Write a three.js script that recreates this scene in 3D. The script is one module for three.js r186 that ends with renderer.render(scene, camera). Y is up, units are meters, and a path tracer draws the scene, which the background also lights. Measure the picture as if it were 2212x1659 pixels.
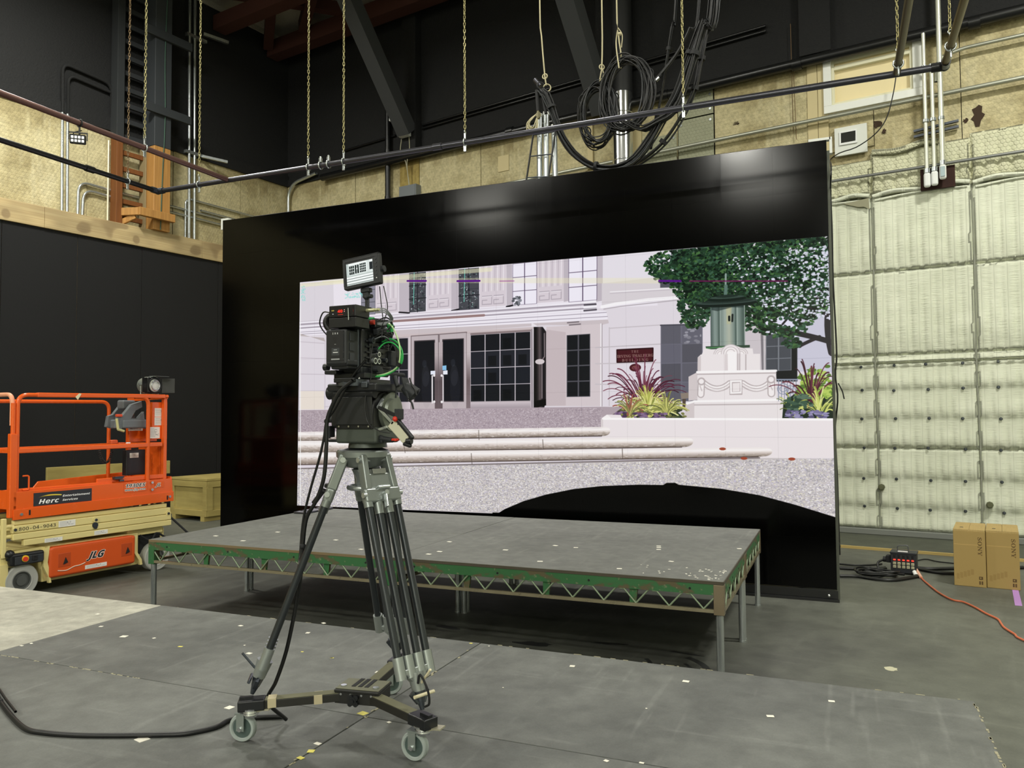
import * as THREE from 'three';
import { RoundedBoxGeometry } from 'three/addons/geometries/RoundedBoxGeometry.js';
import { mergeGeometries, toCreasedNormals } from 'three/addons/utils/BufferGeometryUtils.js';
import { RectAreaLightUniformsLib } from 'three/addons/lights/RectAreaLightUniformsLib.js';

// ---------------------------------------------------------------- camera, exposure, lights
RectAreaLightUniformsLib.init();
const scene = new THREE.Scene();
scene.background = new THREE.Color(0x000000);
const camera = new THREE.PerspectiveCamera(52.58, 4 / 3, 0.05, 100);
camera.position.set(0, 1.737, 0);
camera.rotation.order = 'YXZ';
camera.rotation.set(2.376 * Math.PI / 180, 22.837 * Math.PI / 180, -0.392 * Math.PI / 180);
scene.add(camera);
const renderer = new THREE.WebGLRenderer({ antialias: true });
renderer.toneMapping = THREE.LinearToneMapping;
renderer.toneMappingExposure = 1.0;
renderer.shadowMap.enabled = true;
const LAMP_POWER = 238, LAMP_COLOR = new THREE.Color(1.0, 0.985, 0.9);
// hanging work lamps: [room across, height, room depth, power]
const LAMPS = [[-10.4, 9.3, -5.6, 1.0], [-4.6, 9.3, -6.0, 0.35], [2.4, 9.3, -7.4, 1.3], [4.2, 9.3, 1.5, 0.6], [-12.0, 9.3, 1.4, 0.45], [-8.2, 10.1, 8.2, 1.5], [-1.2, 10.1, 9.5, 1.5], [5.5, 10.1, 8.4, 1.5], [5.0, 9.6, 19.0, 2.4], [7.6, 9.6, 17.0, 2.4]];
const SOFT_LIGHTS = [[-10.1, 8.35, 6.2], [-1.9, 8.35, 6.4]], SOFT_POWER = 13;   // wide soft lights behind the photographer, mirrored in the screen (stage axes)

// ---------------------------------------------------------------- helpers
const RA = -0.15993;                       // the hall is turned against the stage by about nine degrees
const RX = new THREE.Vector3(Math.cos(RA), 0, -Math.sin(RA)), RZ = new THREE.Vector3(Math.sin(RA), 0, Math.cos(RA));
const V = (x, y, z) => new THREE.Vector3(x, y, z);
const toStage = (u, y, v) => V(RX.x * u + RZ.x * v, y, RX.z * u + RZ.z * v);
let seed = 7;
const rnd = () => { seed = (seed * 1664525 + 1013904223) >>> 0; return seed / 4294967296; };
const rr = (a, b) => a + (b - a) * rnd();
const used = new Map();
function numbered(name) { const k = used.get(name) ?? 0; used.set(name, k + 1); return k ? name + '_' + String(k).padStart(3, '0') : name; }
const bases = new WeakMap();
function tag(o, label, category, group) { o.userData.label = label; o.userData.category = category; if (group) o.userData.group = group; return o; }
// a thing standing on the stage axes; its geometry is written in stage coordinates
function thing(name, label, category, base = [0, 0, 0], turn = 0, group) {
  const o = new THREE.Group(); o.name = numbered(name); o.position.set(...base); o.rotation.y = turn;
  tag(o, label, category, group); bases.set(o, [0, 0, 0]); scene.add(o); return o;
}
// a thing on the axes of the hall; its geometry is written in hall coordinates (across, up, depth)
function hall(name, label, category, base, group) {
  const p = toStage(...base), o = thing(name, label, category, [p.x, p.y, p.z], RA, group);
  bases.set(o, base); return o;
}
function setting(name, base) {
  const p = toStage(...base), o = new THREE.Group(); o.name = name; o.position.copy(p); o.rotation.y = RA;
  o.userData.kind = 'structure'; bases.set(o, base); scene.add(o); return o;
}
const rootOff = (p) => { while (p.parent && p.parent !== scene) p = p.parent; return bases.get(p) ?? [0, 0, 0]; };
// texture coordinates in metres, from the side a face looks to
function metreUV(g) {
  const p = g.attributes.position, n = g.attributes.normal, uv = new Float32Array(p.count * 2);
  for (let i = 0; i < p.count; i++) {
    const ax = Math.abs(n.getX(i)), ay = Math.abs(n.getY(i)), az = Math.abs(n.getZ(i));
    let a, b;
    if (ay >= ax && ay >= az) { a = p.getX(i); b = -p.getZ(i); } else if (ax >= az) { a = -p.getZ(i); b = p.getY(i); } else { a = p.getX(i); b = p.getY(i); }
    uv[i * 2] = a; uv[i * 2 + 1] = b;
  }
  return g.setAttribute('uv', new THREE.BufferAttribute(uv, 2));
}
function join(geos, keepUV) {
  const list = [].concat(geos).flat(9).map((g) => {
    const f = g.index ? g.toNonIndexed() : g.clone();
    for (const k of Object.keys(f.attributes)) if (!['position', 'normal', 'uv'].includes(k)) f.deleteAttribute(k);
    return keepUV ? f : (f.deleteAttribute('uv'), f);
  });
  const g = list.length > 1 ? mergeGeometries(list) : list[0];
  return keepUV ? g : metreUV(g);
}
function part(name, geos, material, parent, keepUV) {
  const g = join(geos, keepUV), o = rootOff(parent);
  g.translate(-o[0], -o[1], -o[2]);
  const m = new THREE.Mesh(g, material); m.name = name; m.castShadow = m.receiveShadow = true;
  parent.add(m); return m;
}
function at(g, x, y, z, rx = 0, ry = 0, rz = 0) {
  return g.applyMatrix4(new THREE.Matrix4().compose(V(x, y, z), new THREE.Quaternion().setFromEuler(new THREE.Euler(rx, ry, rz, 'YXZ')), V(1, 1, 1)));
}
const box = (w, h, d, x = 0, y = 0, z = 0, rx = 0, ry = 0, rz = 0) => at(new THREE.BoxGeometry(w, h, d), x, y, z, rx, ry, rz);
const rbox = (w, h, d, r, x = 0, y = 0, z = 0, rx = 0, ry = 0, rz = 0) => at(new RoundedBoxGeometry(w, h, d, 2, Math.min(r, w / 2.01, h / 2.01, d / 2.01)), x, y, z, rx, ry, rz);
const span = (x0, x1, y0, y1, z0, z1, r = 0) => r ? rbox(x1 - x0, y1 - y0, z1 - z0, r, (x0 + x1) / 2, (y0 + y1) / 2, (z0 + z1) / 2) : box(x1 - x0, y1 - y0, z1 - z0, (x0 + x1) / 2, (y0 + y1) / 2, (z0 + z1) / 2);
const cyl = (r0, r1, h, x = 0, y = 0, z = 0, rx = 0, ry = 0, rz = 0, n = 20) => at(new THREE.CylinderGeometry(r1, r0, h, n), x, y, z, rx, ry, rz);
const ball = (r, x, y, z, n = 14) => at(new THREE.SphereGeometry(r, n, Math.ceil(n * 0.7)), x, y, z);
const ring = (R, r, x, y, z, rx = 0, ry = 0, rz = 0, n = 28, arc = Math.PI * 2) => at(new THREE.TorusGeometry(R, r, 8, n, arc), x, y, z, rx, ry, rz);
const lathe = (pts, x, y, z, rx = 0, ry = 0, rz = 0, n = 28) => at(toCreasedNormals(new THREE.LatheGeometry(pts.map((p) => new THREE.Vector2(...p)), n), 0.6), x, y, z, rx, ry, rz);
const toV = (p) => p.isVector3 ? p : V(...p);
function along(g, a, b) {              // turns a shape that stands along +y so that it runs from a to b
  a = toV(a); b = toV(b);
  const q = new THREE.Quaternion().setFromUnitVectors(V(0, 1, 0), b.clone().sub(a).normalize());
  return g.applyMatrix4(new THREE.Matrix4().compose(a.clone().add(b).multiplyScalar(0.5), q, V(1, 1, 1)));
}
const rod = (a, b, r, n = 12, r2 = r) => along(new THREE.CylinderGeometry(r2, r, toV(a).distanceTo(toV(b)), n), a, b);
function beam(a, b, w, h, up = [0, 1, 0], r = 0) {   // a bar of w across and h along `up`
  a = toV(a); b = toV(b);
  const y = b.clone().sub(a), L = y.length(); y.normalize();
  const x = new THREE.Vector3().crossVectors(y, toV(up)).normalize(), z = new THREE.Vector3().crossVectors(x, y);
  const g = r ? new RoundedBoxGeometry(w, L, h, 2, r) : new THREE.BoxGeometry(w, L, h);
  return g.applyMatrix4(new THREE.Matrix4().makeBasis(x, y, z).setPosition(a.clone().add(b).multiplyScalar(0.5)));
}
const tube = (pts, r, n = 40, k = 8, closed = false, tension = 0.5) => new THREE.TubeGeometry(new THREE.CatmullRomCurve3(pts.map(toV), closed, 'catmullrom', tension), n, r, k, closed);
// a pipe of straight runs with rounded bends
function pipe(pts, r, bend = 0.1, k = 10) {
  const P = pts.map(toV), path = new THREE.CurvePath();
  let from = P[0];
  for (let i = 1; i < P.length - 1; i++) {
    const d0 = P[i].clone().sub(P[i - 1]), d1 = P[i + 1].clone().sub(P[i]), e = Math.min(bend, d0.length() / 2, d1.length() / 2);
    const a = P[i].clone().addScaledVector(d0.normalize(), -e), b = P[i].clone().addScaledVector(d1.normalize(), e);
    path.add(new THREE.LineCurve3(from, a)); path.add(new THREE.QuadraticBezierCurve3(a, P[i], b)); from = b;
  }
  path.add(new THREE.LineCurve3(from, P[P.length - 1]));
  const out = [];
  for (const c of path.curves) out.push(new THREE.TubeGeometry(c, c.isLineCurve3 ? 1 : 8, r, k, false));
  return out;
}
function plate(pts, depth, bevel = 0) {   // an outline in x, y with a thickness along z, front face at z = 0
  const s = new THREE.Shape(pts.map((p) => new THREE.Vector2(...p)));
  const g = new THREE.ExtrudeGeometry(s, { depth: depth - 2 * bevel, bevelEnabled: bevel > 0, bevelThickness: bevel, bevelSize: bevel, bevelOffset: -bevel, bevelSegments: 2, curveSegments: 8 });
  return g.translate(0, 0, -depth + bevel);
}
const turnY = (geos, a, x = 0, y = 0, z = 0) => [].concat(geos).flat(9).map((g) => g.applyMatrix4(new THREE.Matrix4().makeRotationY(a).setPosition(x, y, z)));
function copyOf(o, label, base, turn) {
  const c = o.clone(); c.name = numbered(o.name.replace(/_\d{3}$/, '')); c.userData = { ...o.userData, label };
  if (base) c.position.set(...base);
  if (turn !== undefined) c.rotation.y = turn;
  bases.set(c, bases.get(o)); scene.add(c); return c;
}

// ---------------------------------------------------------------- textures
const hash = (x, y, s) => { let h = (x * 374761393 + y * 668265263 + s * 974711) | 0; h = Math.imul(h ^ (h >>> 13), 1274126177); return ((h ^ (h >>> 16)) >>> 0) / 4294967296; };
function vnoise(u, v, n, m, s) {        // value noise that tiles over the unit square
  const x = u * n, y = v * m, i = Math.floor(x), j = Math.floor(y), a = x - i, b = y - j, f = a * a * (3 - 2 * a), g = b * b * (3 - 2 * b);
  const q = (p, r) => hash(((p % n) + n) % n, ((r % m) + m) % m, s);
  return (q(i, j) * (1 - f) + q(i + 1, j) * f) * (1 - g) + (q(i, j + 1) * (1 - f) + q(i + 1, j + 1) * f) * g;
}
function fbm(u, v, n, m, s, oct = 4) { let t = 0, a = 0.5, k = 0; for (let i = 0; i < oct; i++) { t += a * vnoise(u, v, n << i, m << i, s + i * 17); k += a; a *= 0.55; } return t / k; }
const clamp = (x, a = 0, b = 1) => Math.min(b, Math.max(a, x)), smooth = (a, b, x) => { const t = clamp((x - a) / (b - a)); return t * t * (3 - 2 * t); };
const lerp3 = (a, b, t) => [a[0] + (b[0] - a[0]) * t, a[1] + (b[1] - a[1]) * t, a[2] + (b[2] - a[2]) * t];
function texture(w, h, fn, metresX, metresY, color = true) {
  const d = new Uint8Array(w * h * 4);
  for (let y = 0; y < h; y++) for (let x = 0; x < w; x++) {
    const c = fn((x + 0.5) / w, (y + 0.5) / h), o = (y * w + x) * 4;
    if (typeof c === 'number') d[o] = d[o + 1] = d[o + 2] = clamp(c * 255, 0, 255); else { d[o] = clamp(c[0], 0, 255); d[o + 1] = clamp(c[1], 0, 255); d[o + 2] = clamp(c[2], 0, 255); }
    d[o + 3] = 255;
  }
  const t = new THREE.DataTexture(d, w, h, THREE.RGBAFormat);
  t.wrapS = t.wrapT = THREE.RepeatWrapping; t.magFilter = THREE.LinearFilter; t.minFilter = THREE.LinearMipmapLinearFilter; t.generateMipmaps = true;
  if (color) t.colorSpace = THREE.SRGBColorSpace;
  t.repeat.set(1 / metresX, 1 / metresY); t.needsUpdate = true;
  return t;
}
function canvasTexture(w, h, draw) {
  const c = document.createElement('canvas'); c.width = w; c.height = h;
  const x = c.getContext('2d'); draw(x, w, h);
  const t = new THREE.CanvasTexture(c); t.colorSpace = THREE.SRGBColorSpace; t.anisotropy = 8; return t;
}
const mat = (color, roughness = 0.6, metalness = 0, extra = {}) => new THREE.MeshStandardMaterial({ color, roughness, metalness, ...extra });

const scuffs = (base, dark, light, s) => (u, v) => {
  const big = fbm(u, v, 3, 3, s, 4), fine = fbm(u, v, 40, 40, s + 5, 3), streak = fbm(u, v, 60, 6, s + 9, 3), streak2 = fbm(u, v, 7, 70, s + 11, 3);
  let c = lerp3(base, dark, smooth(0.45, 0.75, big) * 0.8);
  c = lerp3(c, light, smooth(0.62, 0.85, streak) * 0.35 + smooth(0.66, 0.9, streak2) * 0.3);
  const k = 1 + (fine - 0.5) * 0.22 + (hash(Math.floor(u * 512), Math.floor(v * 512), s) - 0.5) * 0.06;
  return [c[0] * k, c[1] * k, c[2] * k];
};
const T = {
  platform: texture(1024, 1024, scuffs([104, 106, 102], [84, 86, 83], [130, 132, 128], 3), 3.1, 3.1),
  dusty: texture(512, 512, scuffs([178, 176, 162], [156, 154, 142], [194, 191, 178], 23), 2.6, 2.6),
  worn: texture(1024, 1024, scuffs([112, 109, 100], [80, 75, 68], [140, 136, 124], 33), 2.9, 2.9),
  floor: texture(1024, 1024, scuffs([88, 90, 82], [66, 67, 63], [104, 106, 98], 41), 4.7, 4.7),
  deck: texture(512, 512, scuffs([98, 100, 94], [84, 86, 80], [122, 124, 116], 61), 2.3, 2.3),
  burlap: texture(512, 512, (u, v) => {
    const b = fbm(u, v, 3, 3, 71, 5), f = fbm(u, v, 64, 64, 75, 2), st = fbm(u, v, 14, 3, 79, 3);
    let c = lerp3([188, 178, 140], [148, 136, 98], smooth(0.35, 0.75, b)); c = lerp3(c, [206, 198, 164], smooth(0.55, 0.8, st) * 0.5);
    const k = 1 + (f - 0.5) * 0.2; return [c[0] * k, c[1] * k, c[2] * k];
  }, 2.4, 2.4),
  hex: texture(256, 256, (u, v) => {       // chicken wire pressed into the batts
    const S3 = Math.sqrt(3), X = u * 5, Y = v * 5 * S3, md = (a, b) => a - b * Math.floor(a / b), cell = (x, y) => { const a = md(x, 1) - 0.5, b = md(y, S3) - S3 / 2; return [a * a + b * b, Math.max(Math.abs(a), Math.abs(a) * 0.5 + Math.abs(b) * 0.866)]; };
    const a = cell(X, Y), b = cell(X - 0.5, Y - S3 / 2), d = a[0] < b[0] ? a[1] : b[1];
    return 0.9 - smooth(0.3, 0.5, d) * 0.7;
  }, 0.3, 0.3 * Math.sqrt(3), false),
  quilt: texture(512, 512, (u, v) => {     // fine horizontal puckers between vertical seams
    const w = fbm(u, v, 10, 96, 91, 3), b = fbm(u, v, 6, 6, 95, 3), seam = Math.abs(((u * 8) % 1) - 0.5) * 2;
    return 0.35 + w * 0.45 * smooth(1.0, 0.5, seam) + b * 0.25 - 0.25 * smooth(0.88, 1, seam);
  }, 1.2, 1.2, false),
  quiltColor: texture(256, 256, (u, v) => {
    const b = fbm(u, v, 4, 4, 101, 4), seam = Math.abs(((u * 8) % 1) - 0.5) * 2, c = lerp3([224, 227, 208], [206, 210, 188], b), k = 1 - 0.06 * smooth(0.9, 1, seam);
    return [c[0] * k, c[1] * k, c[2] * k];
  }, 1.2, 1.2),
  pine: texture(512, 256, (u, v) => {
    const g = fbm(u, v, 3, 40, 111, 3), k = fbm(u, v, 6, 3, 117, 2), kn = smooth(0.74, 0.84, vnoise(u, v, 9, 3, 119));
    let c = lerp3([192, 174, 132], [160, 138, 98], g); c = lerp3(c, [126, 106, 76], kn * 0.6); const q = 0.85 + k * 0.3; return [c[0] * q, c[1] * q, c[2] * q];
  }, 2.2, 0.6),
  timber: texture(256, 512, (u, v) => {
    const g = fbm(u, v, 36, 3, 131, 3), b = fbm(u, v, 3, 4, 137, 3), c = lerp3([198, 150, 84], [150, 106, 54], g * 0.7 + b * 0.4); return c;
  }, 0.5, 2.0),
  ply: texture(512, 512, (u, v) => {
    const g = fbm(u, v, 4, 30, 141, 3), b = fbm(u, v, 4, 4, 147, 3); return lerp3([186, 170, 104], [150, 134, 76], g * 0.6 + b * 0.5);
  }, 1.2, 1.2),
  card: texture(256, 256, (u, v) => { const g = fbm(u, v, 60, 4, 151, 2), b = fbm(u, v, 3, 3, 153, 2), k = 0.93 + g * 0.08 + b * 0.06; return [166 * k, 142 * k, 88 * k]; }, 0.5, 0.5),
  rust: texture(512, 256, (u, v) => {      // green paint worn to brown
    const r = fbm(u, v, 6, 6, 161, 5), f = fbm(u, v, 40, 20, 163, 2); let c = lerp3([52, 104, 62], [92, 84, 60], smooth(0.55, 0.66, r)); c = lerp3(c, [140, 128, 104], smooth(0.72, 0.85, f) * 0.6); return c;
  }, 0.9, 0.45),
  steel: texture(128, 512, (u, v) => 0.45 + 0.35 * fbm(u, v, 24, 3, 171, 3), 0.2, 1.5, false),
  wear: texture(256, 256, (u, v) => 0.4 + 0.35 * fbm(u, v, 6, 6, 181, 4), 0.5, 0.5, false),
  bump: texture(256, 256, (u, v) => fbm(u, v, 24, 24, 191, 4), 0.6, 0.6, false),
};
const M = {
  platform: mat(0xffffff, 0.62, 0, { map: T.platform, bumpMap: T.bump, bumpScale: 0.0012 }),
  dusty: mat(0xffffff, 0.8, 0, { map: T.dusty }),
  worn: mat(0xffffff, 0.6, 0, { map: T.worn, bumpMap: T.bump, bumpScale: 0.002 }),
  floor: mat(0xffffff, 0.55, 0, { map: T.floor, bumpMap: T.bump, bumpScale: 0.0008 }),
  deck: mat(0xffffff, 0.7, 0, { map: T.deck, bumpMap: T.bump, bumpScale: 0.001 }),
  burlap: mat(0xffffff, 0.95, 0, { map: T.burlap, bumpMap: T.hex, bumpScale: 0.004 }),
  paleBatt: mat(0xf2efd0, 0.92, 0, { map: T.burlap, bumpMap: T.hex, bumpScale: 0.012 }),
  quilt: mat(0xffffff, 0.8, 0, { map: T.quiltColor, bumpMap: T.quilt, bumpScale: 0.012 }),
  quiltLow: mat(0xffffff, 0.8, 0, { map: T.quiltColor, bumpMap: T.quilt, bumpScale: 0.008 }),
  wired: mat(0xf2eee0, 0.8, 0, { map: T.quiltColor, bumpMap: T.hex, bumpScale: 0.009 }),
  blackWall: mat(0x0f1011, 0.85, 0, { bumpMap: T.bump, bumpScale: 0.006 }),
  blackFlat: mat(0x0f1012, 0.9, 0, { bumpMap: T.bump, bumpScale: 0.002 }),
  blackPaint: mat(0x161718, 0.4),
  blackPipe: mat(0x121314, 0.3),
  roof: mat(0xb8b4a6, 0.95, 0, { bumpMap: T.bump, bumpScale: 0.02 }),
  redTimber: mat(0x44221a, 0.85),
  pine: mat(0xffffff, 0.75, 0, { map: T.pine }),
  timber: mat(0xffffff, 0.6, 0, { map: T.timber }),
  ply: mat(0xffffff, 0.7, 0, { map: T.ply }),
  card: mat(0xffffff, 0.75, 0, { map: T.card }),
  green: mat(0xffffff, 0.6, 0.2, { map: T.rust }),
  brownSteel: mat(0x857862, 0.55, 0.4, { roughnessMap: T.wear }),
  edgeDark: mat(0x4a4438, 0.9, 0, { bumpMap: T.wear, bumpScale: 0.006 }),
  edgeRust: mat(0x75654a, 0.9, 0, { bumpMap: T.wear, bumpScale: 0.006 }),
  bareRail: mat(0xa39a80, 0.55, 0.6, { roughnessMap: T.wear }),
  galv: mat(0xc0c6c6, 0.36, 0.8, { roughnessMap: T.steel }),
  chrome: mat(0xd8dadc, 0.18, 1),
  steelDark: mat(0x5b6068, 0.35, 0.9),
  pipeGrey: mat(0x55555c, 0.3, 0.85),
  rustPipe: mat(0x6b4f48, 0.45, 0.6),
  chain: mat(0xb0a878, 0.4, 0.75),
  white: mat(0xe4e6e4, 0.5),
  greyBox: mat(0x70767a, 0.5),
  rope: mat(0xb9b190, 0.9),
  cable: mat(0x0d0e0f, 0.45),
  rubber: mat(0x17181a, 0.75),
  orangePaint: mat(0xe8601c, 0.42, 0, { roughnessMap: T.wear }),
  orangeDeep: mat(0xd5541a, 0.45, 0),
  cream: mat(0xdfd08e, 0.5, 0),
  tyre: mat(0xa9aaa3, 0.8),
  darkGrey: mat(0x3c4146, 0.5),
  plastic: mat(0x15171a, 0.38),
  plasticMat: mat(0x1e2124, 0.6),
  tripodGrey: mat(0x868c89, 0.34, 0.6),
  casting: mat(0x9aa09e, 0.32, 0.6),
  darkTimber: mat(0xa88a68, 0.7, 0, { map: T.timber }),
  carbon: mat(0x33373a, 0.28, 0.4),
  glassDark: mat(0x0a0c10, 0.08),
  tape: mat(0xe6e2d4, 0.7),
  tapeYellow: mat(0xd9cf6a, 0.7),
  tapeViolet: mat(0xb183c4, 0.6),
};

// ---------------------------------------------------------------- the hall: floor, walls, ceiling
const U0 = -13.65, U1 = 8.5, V0 = -12.21, V1 = 22, TOP = 10.4, BAND = 7.04;
{ const f = setting('floor', [0, 0, 0]);
  part('slab', span(U0 - 0.3, U1 + 0.3, -0.2, 0, V0 - 0.3, V1 + 0.3), M.floor, f);
  part('walkway', span(-2.6, U1, 0, 0.03, V0 + 0.05, -10.94, 0.006), mat(0xd8dcd0, 0.7, 0, { map: T.floor }), f);
  part('edge_strip', span(-2.6, U1, 0, 0.032, -10.94, -10.9), mat(0xb49c5e, 0.7), f);
  // old stains and tyre scuffs on the paint
  const stain = mat(0x2b2c2b, 0.5);
  const blot = (cx, cz, r, sx, sz, a) => { const n = 18, s = []; for (let i = 0; i < n; i++) { const t = i / n * Math.PI * 2, q = r * rr(0.75, 1.2); s.push([Math.cos(t) * q * sx, Math.sin(t) * q * sz]); } return at(plate(s, 0.0008).rotateX(-Math.PI / 2), cx, 0.0009, cz, 0, a); };
  const arc = (cx, cz, r, a0, a1, w) => { const s = []; for (let i = 0; i <= 12; i++) { const a = a0 + (a1 - a0) * i / 12; s.push([Math.cos(a) * r, Math.sin(a) * r]); } for (let i = 12; i >= 0; i--) { const a = a0 + (a1 - a0) * i / 12; s.push([Math.cos(a) * (r - w), Math.sin(a) * (r - w)]); } return at(plate(s, 0.0008).rotateX(-Math.PI / 2), cx, 0.0009, cz); };
  const sp = (x, z) => { const q = V(x, 0, z); return [q.dot(RX), q.dot(RZ)]; };
  const p1 = sp(-1.25, -5.35), p2 = sp(-2.2, -5.6), p3 = sp(-2.6, -5.2);
  part('tyre_scuff', [arc(...p1, 0.42, -0.2, 1.2, 0.05), arc(...p1, 0.3, -0.5, 0.9, 0.025), arc(p1[0] - 0.25, p1[1], 0.26, -0.6, 0.9, 0.03)], stain, f);
  part('stain', [blot(...p2, 0.09, 1.6, 0.6, 0.2), blot(...p3, 0.07, 1.9, 0.6, -0.1), blot(p2[0] + 0.5, p2[1] - 0.3, 0.06, 2.2, 0.5, 0.3), blot(p3[0] - 0.5, p3[1] - 0.5, 0.08, 1.5, 0.5, 0), blot(p1[0] + 0.1, p1[1] - 0.45, 0.05, 2.6, 0.4, 0)], stain, f);
  const pp = sp(0.28, -5.95);
  part('paint_spot', blot(...pp, 0.045, 1, 1, 0), mat(0xb8b59a, 0.7), f);
}
{ const c = setting('ceiling', [0, TOP, 0]);
  part('roof_deck', span(U0 - 0.3, U1 + 0.3, TOP, TOP + 0.2, V0 - 0.3, V1 + 0.3), M.roof, c); }
for (const [name, u0, u1, v0, v1] of [['wall_right', U1, U1 + 0.3, V0, V1], ['wall_front', U0, U1, V1, V1 + 0.3]]) {
  const w = setting(name, [(u0 + u1) / 2, 0, (v0 + v1) / 2]);
  part('lower_wall', span(u0, u1, 0, BAND, v0, v1), M.quilt, w);
  part('upper_wall', span(u0, u1, BAND, TOP, v0, v1), M.blackWall, w);
}
const paleWood = mat(0xc9bb90, 0.8, 0, { bumpMap: T.wear, bumpScale: 0.002 });
{ // wall to the left of the frame: tan batts below a black painted band
  const w = setting('wall_left', [U0, 0, 0]);
  part('core', span(U0 - 0.3, U0 - 0.06, 0, TOP, V0, V1), M.blackWall, w);
  part('upper_wall', span(U0 - 0.06, U0, BAND, TOP - 0.12, V0, V1), M.blackWall, w);
  part('eaves_board', span(U0 - 0.06, U0 + 0.02, TOP - 0.12, TOP, V0, V1), M.roof, w);
  for (const [v0, v1, dy] of [[V0, -10.9, 0], [-10.9, -9.3, 0.01], [-9.3, -7.6, 0], [-7.6, -6.1, 0.012], [-6.1, -4.4, 0.004], [-4.4, -1.5, 0], [-1.5, 2, 0.006], [2, 6, 0], [6, 10, 0.008], [10, V1, 0]])
    part('insulation_panel', span(U0 - 0.06, U0 + dy, 0, BAND - 0.02, v0 + 0.006, v1 - 0.006), M.burlap, w);
  part('ledger', span(U0, U0 + 0.05, BAND - 0.04, BAND + 0.2, V0, V1), M.blackWall, w);
}
{ // the wall behind the screen
  const w = setting('wall_back', [0, 0, V0]);
  part('core', span(U0, U1, 0, TOP, V0 - 0.3, V0 - 0.06), M.blackWall, w);
  part('upper_wall', span(U0, U1, BAND, TOP, V0 - 0.06, V0), M.blackWall, w);
  part('ledger', span(U0, U1, BAND - 0.03, BAND + 0.1, V0, V0 + 0.04), M.blackWall, w);
  const edges = [[U0, -12.25, 0], [-12.25, -11.55, 0.008], [-11.55, -10.3, 0], [-9.8, -8.3, 0.006], [-8.3, -6.9, 0], [-6.9, -6.0, 0.01], [-5.9, -5.5, 0.004], [-5.0, -4.36, 0]];
  for (const [a, b, d] of edges) part('insulation_panel', span(a + 0.006, b - 0.006, 0, BAND - 0.02, V0 - 0.06, V0 + d), M.burlap, w);
  part('insulation_panel', span(-3.74, -2.32, 4.5, BAND - 0.02, V0 - 0.06, V0 + 0.012), M.burlap, w);
  part('insulation_panel', span(-4.36, -2.32, 0, 4.49, V0 - 0.06, V0), M.burlap, w);
  part('insulation_panel', span(-2.02, -1.42, 5.62, 6.2, V0 - 0.06, V0 + 0.006), M.burlap, w);
  part('insulation_panel', span(-1.41, -0.32, 5.3, 6.2, V0 - 0.06, V0 - 0.004), M.burlap, w);
  part('insulation_panel', span(-0.31, U1, 5.3, BAND - 0.02, V0 - 0.06, V0 + 0.006), M.burlap, w);
  part('insulation_panel', span(-0.78, -0.32, 6.2, BAND - 0.02, V0 - 0.06, V0 - 0.008), M.burlap, w);
  part('insulation_panel', span(-2.02, -0.32, 4.5, 5.62, V0 - 0.07, V0 - 0.02), M.burlap, w);
  part('batten', span(-10.3, -9.8, 0, BAND - 0.02, V0 - 0.06, V0 + 0.02), mat(0xd6c894, 0.85, 0, { map: T.burlap }), w);
  part('stud', span(-6.0, -5.9, 0, BAND - 0.02, V0 - 0.06, V0 + 0.05), paleWood, w);
  part('stud', span(-5.5, -5.0, 0, BAND - 0.02, V0 - 0.06, V0 + 0.02), paleWood, w);
  for (const [a, b] of [[-2.32, -2.17], [-2.17, -2.02]]) part('stud', span(a + 0.003, b - 0.003, 0, BAND - 0.02, V0 - 0.06, V0 + 0.03, 0.004), paleWood, w);
  // patched squares and torn holes in the batts
  for (const [u, y, s, t] of [[-11.9, 6.0, 0.3, 0.16], [-7.9, 6.35, 0.24, 0.3], [-9.95, 6.05, 0.2, 0.2]]) part('patch', span(u, u + s, y, y + t, V0, V0 + 0.016, 0.004), paleWood, w);
  const dark = mat(0x3a2a1c, 0.9);
  const hole = (u, y, r, sx, sy) => { const s = []; for (let i = 0; i < 13; i++) { const t = i / 13 * 6.283, q = r * rr(0.55, 1.3); s.push([Math.cos(t) * q * sx, Math.sin(t) * q * sy]); } return at(plate(s, 0.004), u, y, V0 + 0.012); };
  part('tear', [hole(-0.12, 5.78, 0.09, 0.9, 1.4), hole(-0.27, 5.74, 0.03, 1, 1), hole(-1.36, 5.93, 0.06, 1.2, 1), hole(-1.28, 5.8, 0.03, 1, 1.4), hole(-3.4, 6.35, 0.04, 1.4, 0.8), hole(-4.42, 5.95, 0.06, 0.8, 1.4), hole(-3.78, 6.95, 0.06, 1.3, 0.6)], dark, w);
  // grey sheets of wired batt
  for (const [u0, u1, y0, y1] of [[-4.36, -3.75, 6.6, 7.0], [-4.36, -3.75, 5.6, 6.58], [-5.0, -4.37, 5.6, 6.4]]) {
    const s = part('wired_sheet', span(u0 + 0.01, u1 - 0.01, y0, y1, V0, V0 + 0.02, 0.004), mat(0xb9b8ac, 0.8, 0.1, { map: T.quiltColor, bumpMap: T.hex, bumpScale: 0.006 }), w);
    for (const a of [u0 + 0.06, u1 - 0.06]) for (const y of [y0 + 0.08, y1 - 0.08]) part('washer', cyl(0.02, 0.02, 0.01, a, y, V0 + 0.025, Math.PI / 2), M.galv, s);
  }
}
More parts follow.
